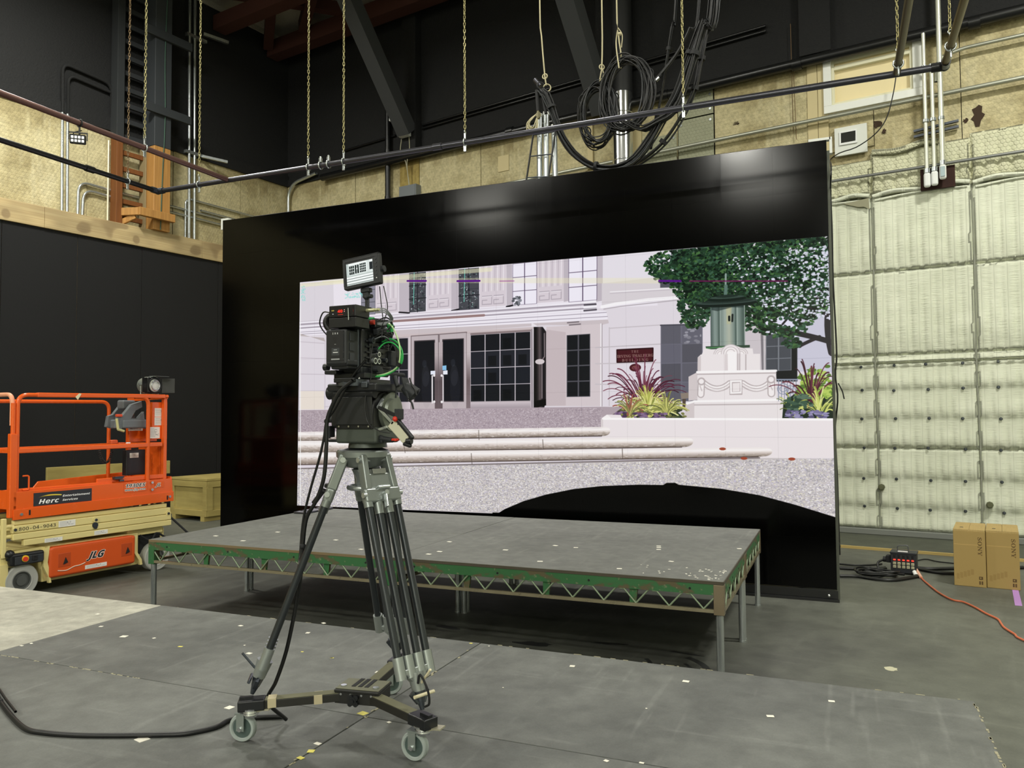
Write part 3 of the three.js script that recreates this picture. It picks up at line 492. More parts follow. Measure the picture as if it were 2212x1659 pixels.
  const tuft = (cx, cy, n, cols, len, wide, w) => { for (let i = 0; i < n; i++) { const a = -Math.PI / 2 + rr(-wide, wide), l = len * rr(0.55, 1.05), ex = cx + Math.cos(a) * l, ey = cy + Math.sin(a) * l; curve(cols[Math.floor(rnd() * cols.length)], rr(0.5, 1) * w, cx + rr(-8, 8), cy, cx + Math.cos(a) * l * 0.55, cy + Math.sin(a) * l * 0.75 - len * 0.12, ex, ey + Math.abs(Math.cos(a)) * len * 0.25); } };
  poly('#23301f', 1451, 733, 1482, 699, 1563, 687, 1629, 701, 1667, 732); for (let i = 0; i < 120; i++) { const p = mixq([1461, 702, 1654, 704, 1667, 732, 1454, 731], rnd(), rnd()); oval(['#3b4a2c', '#5d5f38', '#2c3526', '#7c7d4a'][Math.floor(rnd() * 4)], p[0], p[1], rr(4, 9), rr(2, 5)); }
  tuft(1549, 716, 60, ['#5a2038', '#6a2a40', '#3f1c2c', '#7c3f52'], 165, 0.95, 3.4); tuft(1549, 713, 30, ['#5b2438', '#3a1826', '#87485c'], 120, 1.4, 2.6); tuft(1562, 727, 120, ['#d9d77c', '#b7bb5c', '#e8e6a0', '#8f9648'], 88, 1.4, 4); tuft(1509, 724, 50, ['#c9c878', '#8c8f50', '#a05a50', '#5d6238'], 66, 1.3, 3.6); tuft(1615, 720, 46, ['#b9b868', '#8c8f50', '#d9d77c', '#5d6238'], 66, 1.25, 3.6);
  for (const p of [[1480, 721], [1541, 725], [1598, 727]]) for (let i = 0; i < 24; i++) oval(['#6c5476', '#8a7092', '#4a3852'][i % 3], p[0] + rr(-18, 18), p[1] + rr(-9, 9), rr(4, 8), rr(2, 4));
  poly('#1d2a20', 1923, 735, 1927, 692, 1971, 656, 2051, 645, 2049, 736); for (let i = 0; i < 260; i++) { const p = mixq([1973, 597, 2041, 592, 2050, 681, 1959, 680], rnd(), Math.sqrt(rnd())); oval(['#9dbb52', '#7d9f3f', '#b9d066', '#587832'][Math.floor(rnd() * 4)], p[0], p[1], rr(3, 8), rr(2, 6)); }
  tuft(1995, 705, 24, ['#4a1c2c', '#3a1822', '#6a3040'], 130, 0.9, 4); tuft(2018, 732, 34, ['#d6dc7c', '#e8eca0', '#a9b458', '#4a5a34'], 84, 1.0, 4); tuft(1949, 729, 20, ['#d6dc7c', '#a9b458', '#6a7a3c'], 66, 0.9, 3.4); for (let i = 0; i < 50; i++) { const p = mixq([1936, 682, 1988, 668, 2004, 717, 1935, 719], rnd(), rnd()); oval(['#3f5a48', '#2c4436', '#5a7460'][i % 3], p[0], p[1], rr(4, 10), rr(3, 6)); }
  for (const p of [[1956, 722], [2013, 724]]) for (let i = 0; i < 26; i++) oval(['#7d76a0', '#9a94ba', '#5a5478'][i % 3], p[0] + rr(-22, 22), p[1] + rr(-9, 9), rr(4, 9), rr(2, 4));
  // terrace, steps, pavement
  poly('#b3a4ac', 338, 697, 1254, 697, 1427, 697, 1489, 699, 1440, 733, 1426, 761, 338, 780);
  const speck = (q, n, cols, s) => { for (let i = 0; i < n; i++) { const p = mixq(q, rnd(), rnd()); x.fillStyle = cols[Math.floor(rnd() * cols.length)]; x.fillRect(p[0], p[1], rr(1, s * 1.7), rr(1, s)); } };
  speck([338, 700, 1427, 700, 1426, 758, 338, 777], 9000, ['#c3b6be', '#a3949e', '#cdc1c8', '#ab9ca5', '#998a95'], 2.6);
  poly('#eee6e8', 1426, 730, 1442, 720, 1482, 721, 1488, 731, 2048, 734, 2053, 837, 1863, 840, 1425, 806); poly('#fbf6f6', 1426, 730, 1442, 720, 1457, 731, 1426, 734); line('#fefbfb', 6, 1432, 732, 2049, 737); poly('#dcd3d4', 1423, 734, 1430, 734, 1430, 759, 1423, 759);
  const tone = ['#f3ecea', '#f8f3f1', '#fcf8f6', '#f4ece8', '#e4dad4', '#cfc2ba', '#b9aca2', '#a5978c', '#8f8278', '#7c6f66'];
  const step = (yl0, yl1, yl2, yr0, yr1, yr2, X, rx) => { const N = 30; x.save(); x.beginPath(); x.moveTo(0, yl0); x.lineTo(X - rx, yr0); x.quadraticCurveTo(X, yr0, X, yr1); x.quadraticCurveTo(X, yr2, X - rx, yr2); x.lineTo(0, yl2); x.closePath(); x.clip(); for (let i = 0; i < N; i++) { const f = i / N, g = (i + 1.3) / N; poly(tone[Math.floor(f * 9.99)], 0, yl0 + (yl2 - yl0) * f, X + 9, yr0 + (yr2 - yr0) * f, X + 9, yr0 + (yr2 - yr0) * g, 0, yl0 + (yl2 - yl0) * g); } x.globalAlpha = 0.3; for (let i = 0; i < 900; i++) { const u = rnd() * X, f = 0.35 + rnd() * 0.6, y = yl0 + (yr0 - yl0) * u / X + (yl2 - yl0) * f; x.fillStyle = rnd() < 0.5 ? '#fff8f4' : '#857a70'; x.fillRect(u, y, rr(2, 12), rr(1, 3)); } x.globalAlpha = 1; x.restore(); line('rgba(70,58,52,.8)', 3, 0, yl2, X - rx, yr2); };
  { const p = [338, 777, 338, 789, 338, 810, 1451, 755, 1451, 766, 1451, 782]; step(p[1], p[3], p[5], p[7], p[9], p[11], p[6], 26); }
  { const p = [338, 807, 338, 826, 338, 853, 1688, 784, 1687, 795, 1687, 812]; step(p[1], p[3], p[5], p[7], p[9], p[11], p[6], 32); }
  { const p = [338, 850, 339, 869, 339, 896, 1896, 810, 1896, 821, 1896, 836]; step(p[1], p[3], p[5], p[7], p[9], p[11], p[6], 36); }
  for (const p of [[1030, 766, 1031, 795], [761, 809, 767, 838], [1242, 794, 1244, 822], [1004, 838, 1007, 873], [1486, 819, 1487, 848]]) line('rgba(90,78,72,.6)', 3, ...p);
  poly('#cdc6c6', 339, 896, 1886, 839, 2053, 839, 2049, 1016, 339, 1024); speck([339, 898, 2053, 837, 2049, 1005, 339, 1024], 30000, ['#f6f2f0', '#f0ecec', '#b3aeb0', '#a19da2', '#d9d5d6', '#e6e0cc', '#c6c0d2', '#aaa6ae'], 3);
  line('rgba(90,80,80,.7)', 4, 339, 898, 1863, 839);
  for (const p of [[1767, 816], [1823, 841], [1945, 841]]) oval('#a04a34', p[0], p[1], 9, 4);
  // colour fringe and signal faults of the panels
  x.globalAlpha = 0.55; line('#f3efc4', 13, 347, 264, 1074, 266); x.globalAlpha = 0.4; line('#f0ecc0', 16, 448, 254, 1595, 340); x.globalAlpha = 1;
  for (const p of [[776, 280, 845, 285], [958, 294, 1036, 299], [1600, 341, 1660, 346]]) line('#5a1488', 6, ...p); line('rgba(120,20,90,.75)', 4, 1686, 348, 1943, 367); line('rgba(150,60,150,.5)', 4, 1105, 305, 1152, 308);
  x.fillStyle = 'rgba(120,226,212,.45)'; for (let i = 0; i < 90; i++) { const p = mixq([528, 301, 634, 302, 634, 321, 528, 320], rnd(), rnd()); x.fillRect(p[0], p[1], 5, 3); } for (let i = 0; i < 40; i++) { const p = mixq([351, 261, 367, 263, 367, 319, 351, 318], rnd(), rnd()); x.fillRect(p[0], p[1], 4, 4); }
  line('rgba(255,255,255,.9)', 3, 349, 255, 353, 1024);
  // dark round shape that is played in the lower corner
  poly('#010101', 1082, 1027, 1116, 1006, 1177, 980, 1252, 957, 1339, 938, 1424, 927, 1533, 920, 1602, 919, 1612, 913, 1636, 912, 1646, 917, 1764, 925, 1861, 939, 1954, 962, 2050, 990, 2055, 1040, 1082, 1078);
  x.restore(); line('#000', 9, 1079, 1022, 2049, 1018);
});
{ const led = thing('led_wall', 'big black LED wall playing a white building with steps and a bronze lantern', 'screen', [(LX0 + LX1) / 2, 0, LZ]);
  bases.set(led, [(LX0 + LX1) / 2, 0, LZ]);
  const nx = 15, ny = 9, y0 = 0.11, pw = (LX1 - LX0) / nx, ph = (LH - y0) / ny;
  const face = new THREE.MeshPhysicalMaterial({ color: 0x020202, roughness: 0.13, metalness: 0, specularIntensity: 0.35, emissive: 0xffffff, emissiveMap: ledPicture, emissiveIntensity: 0.92 });
  const edge = mat(0x0a0a0b, 0.5);
  for (let i = 0; i < nx; i++) for (let j = 0; j < ny; j++) {
    const x0 = LX0 + i * pw, b = y0 + j * ph, g = new THREE.BoxGeometry(pw - 0.0006, ph - 0.0006, 0.08), p = g.attributes.position, uv = g.attributes.uv;
    const tx = rr(-0.0012, 0.0012), ty = rr(-0.0012, 0.0012);
    g.rotateX(ty).rotateY(tx).translate(x0 + pw / 2, b + ph / 2, LZ - 0.04);
    for (let k = 0; k < p.count; k++) uv.setXY(k, (p.getX(k) - LX0) / (LX1 - LX0), p.getY(k) / LH);
    const o = bases.get(led); g.translate(-o[0], -o[1], -o[2]);
    const m = new THREE.Mesh(g, [edge, edge, edge, edge, face, edge]); m.name = 'display_panel'; m.castShadow = m.receiveShadow = true; led.add(m);
  }
  part('base_frame', [span(LX0, LX1 + 0.01, 0.02, 0.1, LZ - 0.1, LZ - 0.01, 0.004), span(LX0, LX1 + 0.02, 0, 0.02, LZ - 0.6, LZ + 0.04)], M.blackPaint, led);
  for (let k = 0; k < 6; k++) { const X = LX0 + 0.3 + k * 1.35; part('back_support', [rod([X, 0.05, LZ - 0.16], [X, LH - 0.1, LZ - 0.16], 0.025), rod([X, 0.05, LZ - 1.0], [X, 2.9, LZ - 0.18], 0.025), rod([X, 0.05, LZ - 1.05], [X, 0.05, LZ - 0.1], 0.025), rod([X, 2.2, LZ - 0.45], [X, 2.2, LZ - 0.12], 0.02)], M.blackPaint, led); }
  part('edge_channel', span(LX1, LX1 + 0.025, 0.02, LH - 0.1, LZ - 0.1, LZ - 0.012), mat(0x55584f, 0.5, 0.5), led);
  const wb = mat(0xe8ebe6, 0.5);
  part('corner_bracket', [span(LX1 - 0.16, LX1 + 0.035, LH + 0.001, LH + 0.025, LZ - 0.06, LZ + 0.003), span(LX1 + 0.026, LX1 + 0.05, LH - 0.13, LH + 0.025, LZ - 0.06, LZ + 0.003)], wb, led);
  part('corner_bracket', [span(LX0 - 0.03, LX0 + 0.09, LH + 0.001, LH + 0.025, LZ - 0.06, LZ + 0.003), span(LX0 - 0.03, LX0 - 0.002, LH - 0.12, LH + 0.001, LZ - 0.06, LZ + 0.003)], wb, led);
  part('foot_bolt', ball(0.016, LX1 - 0.07, 0.05, LZ + 0.0), M.chrome, led);
  part('rigging_bar', rod([LX0 + 0.4, LH + 0.03, LZ - 0.16], [LX1 - 0.4, LH + 0.03, LZ - 0.16], 0.025), M.pipeGrey, led);
  // light of the lit part of the screen
  const l = new THREE.RectAreaLight(0xf2e8f4, 0.28, 6.1, 2.6); l.position.set(-3.125, 2.05, LZ + 0.02); l.rotation.y = Math.PI; l.name = 'led_wall_glow'; scene.add(l);
}

// ---------------------------------------------------------------- raised platform in front
const PY = 0.37;
{ const f = new THREE.Group(); f.name = 'floor_platform'; f.userData.kind = 'structure'; f.position.set(-2, 0, -2); bases.set(f, [-2, 0, -2]); scene.add(f);
  const xs = [-9.79, -7.2, -4.61, -2.03, 0.56], zs = [-4.305, -3.065, -1.82, -0.58, 0.66, 1.9];
  for (let i = 0; i < 4; i++) for (let j = 0; j < 5; j++) {
    const e = 0.003, top = PY + ((i * 7 + j * 3) % 3) * 0.0006, m = i <= 1 && j === 0 ? M.dusty : i <= 2 && j >= 1 && (i < 2 || j > 1) ? M.worn : M.platform;
    const g = span(xs[i] + e, xs[i + 1] - e, PY - 0.02, top, zs[j] + e, zs[j + 1] - e, 0.0025);
    const p = part('panel', g, m, f);
    p.geometry.attributes.uv.array.forEach((_, k, a) => { a[k] += (i * 0.37 + j * 0.71); });
    part('frame', [span(xs[i] + 0.01, xs[i + 1] - 0.01, PY - 0.17, PY - 0.021, zs[j] + 0.01, zs[j] + 0.05), span(xs[i] + 0.01, xs[i + 1] - 0.01, PY - 0.17, PY - 0.021, zs[j + 1] - 0.05, zs[j + 1] - 0.01), span(xs[i] + 0.01, xs[i] + 0.05, PY - 0.17, PY - 0.021, zs[j] + 0.05, zs[j + 1] - 0.05), span(xs[i + 1] - 0.05, xs[i + 1] - 0.01, PY - 0.17, PY - 0.021, zs[j] + 0.05, zs[j + 1] - 0.05)], M.blackPaint, f);
    for (const [a, b] of [[xs[i] + 0.08, zs[j] + 0.08], [xs[i + 1] - 0.08, zs[j] + 0.08], [xs[i] + 0.08, zs[j + 1] - 0.08], [xs[i + 1] - 0.08, zs[j + 1] - 0.08]]) part('leg', cyl(0.024, 0.024, PY - 0.03, a, (PY - 0.03) / 2, b), M.galv, f);
  }
  // scraps of tape, chipped edges
  const mark = (x, z, w, d, a, m = M.tape, y = PY) => part('tape_mark', at(rbox(w, 0.0016, d, 0.0006), x, y + 0.0018, z, 0, a), m, f);
  const marks = [[-4.825, -3.947, 0.03, 0], [-4.517, -3.722, 0.025, 0], [-4.177, -3.607, 0.045, 0], [-3.968, -3.649, 0.02, 0], [-3.673, -3.574, 0.028, 1], [-2.772, -2.493, 0.055, 0], [-4.579, -3.286, 0.02, 0], [-4.588, -3.231, 0.02, 0], [-2.688, -2.917, 0.04, 0], [-1.377, -4.091, 0.035, 0], [-0.759, -4.075, 0.035, 0], [-0.321, -3.751, 0.035, 0], [-1.595, -3.644, 0.008, 0], [-0.862, -3.635, 0.01, 0], [-1.955, -4.262, 0.012, 0], [-0.749, -3.066, 0.02, 0], [-0.883, -3.032, 0.02, 0], [-2.079, -4.273, 0.02, 1], [-0.067, -4.051, 0.035, 0], [-2.31, -3.613, 0.035, 0], [-2.69, -3.727, 0.02, 1], [-2.06, -3.091, 0.05, 1], [-2.028, -2.667, 0.03, 1], [-2.027, -2.599, 0.03, 1], [-2.048, -2.738, 0.03, 0], [-1.891, -3.045, 0.02, 0], [-3.666, -4.075, 0.03, 0], [-3.193, -3.62, 0.03, 0], [-3.145, -4.099, 0.03, 0], [-2.263, -4.069, 0.025, 0], [-3.331, -3.737, 0.012, 0], [-2.693, -3.726, 0.015, 1], [-2.923, -3.759, 0.015, 1], [-3.193, -4.328, 0.03, 0]];
  for (const [x, z, s, k] of marks) mark(x, z, s * rr(0.8, 1.1), s * rr(0.6, 0.9), rr(-0.4, 0.4), k ? M.tapeYellow : M.tape);
  const chip = []; for (let i = 0; i < 26; i++) chip.push(rbox(rr(0.004, 0.012), 0.002, rr(0.008, 0.035), 0.0006, 0.555 + rr(-0.006, 0.003), PY + 0.001, rr(-4.25, -3.2)));
  for (let i = 0; i < 30; i++) chip.push(rbox(rr(0.01, 0.05), 0.002, rr(0.003, 0.007), 0.0006, rr(-4.5, 0.5), PY + 0.001, -4.303 + rr(-0.001, 0.004)));
  for (let i = 0; i < 34; i++) chip.push(rbox(rr(0.008, 0.03), 0.002, rr(0.004, 0.012), 0.0006, rr(-4.6, -3.4), PY + 0.001, -3.062 + rr(-0.004, 0.004)));
  for (let i = 0; i < 22; i++) chip.push(rbox(rr(0.004, 0.014), 0.002, rr(0.006, 0.03), 0.0006, -2.03 + rr(-0.012, 0.012), PY + 0.0012, rr(-4.2, -2.4)));
  const c = part('chipped_paint', chip, mat(0x9c977e, 0.8), f); c.userData.kind = 'stuff';
}

// ---------------------------------------------------------------- steel deck units of the stage
const DH = 0.688, DX = -5.572, DZ = -5.052, DU = 2.4384, DD = 1.2192;
function deckUnit(ix, iz, label) {
  const x0 = DX + ix * DU, x1 = x0 + DU, z1 = DZ - iz * DD, z0 = z1 - DD, e = 0.003;
  const t = thing('stage_deck', label, 'stage deck', [(x0 + x1) / 2, 0, (z0 + z1) / 2], 0, 'steel deck units of the raised stage');
  bases.set(t, [(x0 + x1) / 2, 0, (z0 + z1) / 2]);
  part('deck_top', span(x0 + e, x1 - e, DH - 0.022, DH + (ix + iz) % 2 * 0.0008, z0 + e, z1 - e, 0.003), M.deck, t);
  part('edge_trim', [span(x0 + e, x1 - e, DH - 0.021, DH - 0.0015, z1 - e, z1 + 0.001), span(ix ? x1 - e : x0 - 0.001, ix ? x1 + 0.001 : x0 + e, DH - 0.021, DH - 0.0015, z0 + e, z1 - e)], ix ? M.edgeDark : M.edgeRust, t);
  const a = DH - 0.022, b = DH - 0.088, c = DH - 0.2, k = 0.02;
  const sides = [[[x0 + k, z1 - 0.012], [x1 - k, z1 - 0.012]], [[x0 + k, z0 + 0.012], [x1 - k, z0 + 0.012]], [[x0 + 0.012, z0 + k], [x0 + 0.012, z1 - k]], [[x1 - 0.012, z0 + k], [x1 - 0.012, z1 - k]]];
  for (const [[p, q], [r, s]] of sides) {
    const L = Math.hypot(r - p, s - q), n = Math.round(L / 0.222), al = (f, y) => [p + (r - p) * f, y, q + (s - q) * f];
    const up = part('upper_rail', [beam(al(0, (a + b) / 2), al(1, (a + b) / 2), 0.02, a - b)], M.green, t);
    for (const f of [0.08, 0.36, 0.64, 0.92]) part('bolt_hole', along(new THREE.CylinderGeometry(0.008, 0.008, 0.023, 10), [al(f, (a + b) / 2)[0] - (s === q ? 0 : 0.0115), (a + b) / 2, al(f, 0)[2] - (s === q ? 0.0115 : 0)], [al(f, 0)[0] + (s === q ? 0 : 0.0115), (a + b) / 2, al(f, 0)[2] + (s === q ? 0.0115 : 0)]), M.blackPaint, up);
    part('lower_rail', beam(al(0, c + 0.011), al(1, c + 0.011), 0.022, 0.022), M.bareRail, t);
    const zig = []; for (let i = 0; i < n; i++) { const f0 = (i + 0.12) / n, f1 = (i + 0.5) / n, f2 = (i + 0.88) / n; zig.push(rod(al(f0, b), al(f1, c + 0.02), 0.0062, 8), rod(al(f1, c + 0.02), al(f2, b), 0.0062, 8), rod(al(Math.max(0, f0 - 0.12 / n), b - 0.004), al(f0, b - 0.004), 0.0062, 8)); }
    part('lattice', zig, mat(0x8a9a80, 0.5, 0.4), t);
  }
  for (const f of [0.25, 0.5, 0.75]) { part('cross_member', span(x0 + DU * f - 0.02, x0 + DU * f + 0.02, b + 0.01, a, z0 + 0.03, z1 - 0.03), M.green, t); for (const gz of [z1 - 0.02, z0 + 0.03]) part('gusset', plate([[0, 0], [0.055, 0], [0.04, -0.11], [0, -0.112]], 0.02).translate(x0 + DU * f, b, gz), M.green, t); }
  for (const [px_, pz_] of [[x0 + 0.032, z0 + 0.032], [x1 - 0.032, z0 + 0.032], [x0 + 0.032, z1 - 0.032], [x1 - 0.032, z1 - 0.032]]) {
    part('corner_post', rbox(0.066, a - c + 0.012, 0.066, 0.004, px_, (a + c) / 2 - 0.006, pz_), ix && px_ > x0 + 1 ? M.brownSteel : M.green, t);
    part('leg', [cyl(0.024, 0.024, c, px_, c / 2, pz_), cyl(0.027, 0.027, 0.012, px_, 0.006, pz_)], M.galv, t);
  }
  return t;
}
deckUnit(0, 0, 'worn stage deck unit nearest the scissor lift, legs beside the lift wheel');
const d2 = deckUnit(1, 0, 'stage deck unit with paint flecks at its exposed front corner');
deckUnit(0, 1, 'stage deck unit against the LED wall behind the tripod, flat plate at its corner');
deckUnit(1, 1, 'stage deck unit against the LED wall below the dark round shape');
{ const fl = []; for (let i = 0; i < 46; i++) fl.push(rbox(rr(0.006, 0.02), 0.0016, rr(0.005, 0.014), 0.0006, -0.72 - Math.abs(rr(-0.7, 0.7)) * rnd(), DH + 0.001, -5.06 - rnd() * 0.35 - 0.03, 0, rr(0, 3)));
  const p = part('paint_fleck', fl, M.tape, d2); p.userData.kind = 'stuff'; }
{ const marks = [[-3.998, -5.585, 0.04], [-3.527, -5.265, 0.04], [-3.039, -5.842, 0.04], [-2.918, -5.266, 0.04], [-2.441, -5.642, 0.04], [-2.145, -5.973, 0.04], [-2.017, -5.288, 0.04], [-2.892, -5.393, 0.04], [-1.415, -5.231, 0.035], [-1.138, -5.621, 0.035], [-1.346, -6.17, 0.035], [-1.327, -6.078, 0.035], [-1.362, -6.24, 0.035], [-1.96, -5.94, 0.035], [-0.748, -6.337, 0.035], [-5.148, -5.401, 0.04], [-4.777, -5.781, 0.04], [-4.724, -5.272, 0.04]]; const o = scene.children.filter((c) => c.name.startsWith('stage_deck'));
  for (const [x, z, s] of marks) { const i = x > DX + DU ? 1 : 0, j = z < DZ - DD ? 1 : 0; part('tape_mark', at(rbox(s, 0.0016, s * 0.7, 0.0006), x, DH + 0.0018, z, 0, rr(-0.4, 0.4)), M.tape, o[i + j * 2]); } }
{ const t = thing('floor_plate', 'flat grey plate lying at the back corner of the stage', 'plate', [-5.45, DH + 0.001, -7.2]); bases.set(t, [-5.45, DH + 0.001, -7.2]);
  part('plate', rbox(0.16, 0.02, 0.5, 0.004, -5.45, DH + 0.012, -7.2), M.pipeGrey, t); part('grip', [rbox(0.13, 0.006, 0.012, 0.002, -5.45, DH + 0.024, -7.05), rbox(0.13, 0.006, 0.012, 0.002, -5.45, DH + 0.024, -7.3)], M.rubber, t); }

// ---------------------------------------------------------------- pipe grid on chains
const GY = 4.4, GZ = -6.7, PR = 0.027;
function gridPipe(label, a, b, m, couplings = []) {
  const t = thing('grid_pipe', label, 'pipe', [(a[0] + b[0]) / 2, GY, (a[2] + b[2]) / 2]); bases.set(t, [(a[0] + b[0]) / 2, GY, (a[2] + b[2]) / 2]);
  part('pipe', rod(a, b, PR, 20), m, t);
  for (const c of couplings) part('coupling', along(new THREE.CylinderGeometry(PR + 0.008, PR + 0.008, 0.1, 18), [c[0] - (b[0] - a[0] ? 0.05 : 0), GY, c[2] - (b[0] - a[0] ? 0 : 0.05)], [c[0] + (b[0] - a[0] ? 0.05 : 0), GY, c[2] + (b[0] - a[0] ? 0 : 0.05)]), m, t);
  return t;
}
const mainPipe = gridPipe('long grey grid pipe hanging across in front of the LED wall top', [-7.31, GY, GZ], [0.8, GY, GZ], M.pipeGrey, [[-3.6, GY, GZ]]);
part('elbow', [ball(PR + 0.012, -7.31, GY, GZ), rod([-7.31, GY, GZ], [-7.22, GY, GZ], PR + 0.009), rod([-7.31, GY, GZ], [-7.31, GY, GZ + 0.09], PR + 0.009)], M.steelDark, mainPipe);
part('elbow', [ball(PR + 0.012, 0.8, GY, GZ), rod([0.8, GY, GZ], [0.71, GY, GZ], PR + 0.009), rod([0.8, GY, GZ], [0.8, GY, GZ + 0.09], PR + 0.009)], M.blackPipe, mainPipe);
for (const X of [-5.0, -4.9]) part('clamp', [ring(PR + 0.01, 0.008, X, GY, GZ, 0, Math.PI / 2), rbox(0.03, 0.05, 0.03, 0.006, X, GY + 0.055, GZ), ball(0.014, X, GY + 0.085, GZ)], M.galv, mainPipe);
gridPipe('dark grid pipe coming forward from the corner elbow above the scissor lift', [-7.31, GY, GZ + 0.05], [-7.31, GY, 2.5], M.blackPipe, [[-7.31, GY, -5.8]]);
gridPipe('rusty brown grid pipe carrying the small work light', [-6.25, GY, GZ + 0.03], [-6.25, GY, 2.5], M.rustPipe, []);
gridPipe('dark grid pipe joining the long pipe in front of the high window', [0.47, GY, GZ + 0.03], [0.47, GY, 2.5], mat(0x5c5238, 0.4, 0.6), []);
gridPipe('olive end grid pipe coming forward from the far elbow by the conduits', [0.8, GY, GZ + 0.05], [0.8, GY, 2.5], mat(0x6a5d3a, 0.4, 0.6), []);
{ // one chain, then copies
  const link = [], pitch = 0.034, n = Math.floor((TOP - GY - 0.12) / pitch), c = new THREE.CurvePath();
  const r = 0.0085, h = 0.0125;
  const loop = []; for (let i = 0; i < 10; i++) { const a = i / 10 * Math.PI * 2; loop.push(V(Math.cos(a) * r, Math.sin(a) * r + (Math.sin(a) >= -1e-6 ? h : -h), 0)); }
  const one = new THREE.TubeGeometry(new THREE.CatmullRomCurve3(loop, true), 12, 0.0036, 4, true);
  for (let i = 0; i < n; i++) link.push(one.clone().rotateY((i % 2) * Math.PI / 2 + 0.35 + Math.sin(i * 0.11) * 0.9).translate(0, 0.12 + i * pitch, 0));
  const spots = [[-7.31, -6.28, 'brownish hoist chain on the dark pipe before the wooden ladder', 1], [-6.25, -5.56, 'hoist chain holding the rusty brown pipe', 0], [-6.68, GZ, 'hoist chain beside the tall silver conduits on the long pipe', 0], [-5.16, GZ, 'hoist chain next to the pipe clamps, the one nearer the corner', 0], [-4.71, GZ, 'hoist chain next to the pipe clamps, the one nearer the white boxes', 0], [-3.30, GZ, 'hoist chain between the white boxes and the leaning black ladder', 0], [-1.19, GZ, 'hoist chain in front of the cable loops by the coils', 0], [0.47, -6.5, 'hoist chain in front of the high window', 0], [0.8, -6.34, 'hoist chain on the olive end pipe near the conduits', 0]];
  let first;
  for (const [X, Z_, label, brown] of spots) {
    if (!first) {
      first = thing('hoist_chain', label, 'chain', [X, GY, Z_], 0, 'chains that hold the pipe grid');
      const m = new THREE.Mesh(join(link), brown ? mat(0x8a7456, 0.5, 0.6) : M.chain); m.name = 'links'; m.castShadow = m.receiveShadow = true; first.add(m);
      part('pipe_clamp', [ring(PR + 0.008, 0.007, 0, 0, 0, 0, 0, 0), rbox(0.014, 0.06, 0.02, 0.004, 0, 0.062, 0), rod([0, 0.09, -0.012], [0, 0.09, 0.012], 0.006), ring(0.014, 0.004, 0, 0.105, 0), rbox(0.012, 0.07, 0.03, 0.004, 0, -0.055, 0)], M.galv, first);
      first.children[1].rotation.y = 0;
    } else { const c2 = copyOf(first, label, [X, GY, Z_], Z_ === GZ ? Math.PI / 2 : 0); if (!brown) { c2.children[0].material = M.chain; } }
  }
}
{ // small led work light on the brown pipe
  const X = -6.25, Z_ = -4.85, t = thing('work_light', 'small black LED floodlight with eight diodes under the brown pipe', 'lamp', [X, GY, Z_]); bases.set(t, [X, GY, Z_]);
  const g = [rbox(0.13, 0.085, 0.035, 0.01, 0, 0, 0)]; for (let i = 0; i < 5; i++) g.push(box(0.12, 0.006, 0.02, 0, -0.03 + i * 0.015, -0.022));
  const A = 0.75, P = [X + 0.02, GY - 0.16, Z_ + 0.03];
  part('body', turnY(g.map((q) => q.rotateX(0.15)), A, ...P), M.plastic, t);
  part('bracket', [rod([X, GY - 0.03, Z_], [X, GY - 0.1, Z_], 0.008), ring(PR + 0.006, 0.006, X, GY, Z_), turnY([box(0.15, 0.01, 0.012, 0, 0.06, 0), box(0.008, 0.07, 0.012, -0.073, 0.03, 0), box(0.008, 0.07, 0.012, 0.073, 0.03, 0)], A, ...P)].flat(), M.plastic, t);
  for (let i = 0; i < 4; i++) for (let j = 0; j < 2; j++) part('diode', turnY(rbox(0.02, 0.022, 0.006, 0.003, -0.042 + i * 0.028, -0.016 + j * 0.032, 0.02).rotateX(0.15), A, ...P), mat(0xffffff, 0.4, 0, { emissive: 0xffffff, emissiveIntensity: 0.5 }), t);
  part('cord', tube([[X - 0.02, GY - 0.05, Z_ - 0.04], [X - 0.08, GY - 0.08, Z_], [X - 0.06, GY - 0.14, Z_ - 0.03], [X, GY - 0.14, Z_ - 0.01]], 0.005, 20), M.cable, t);
}
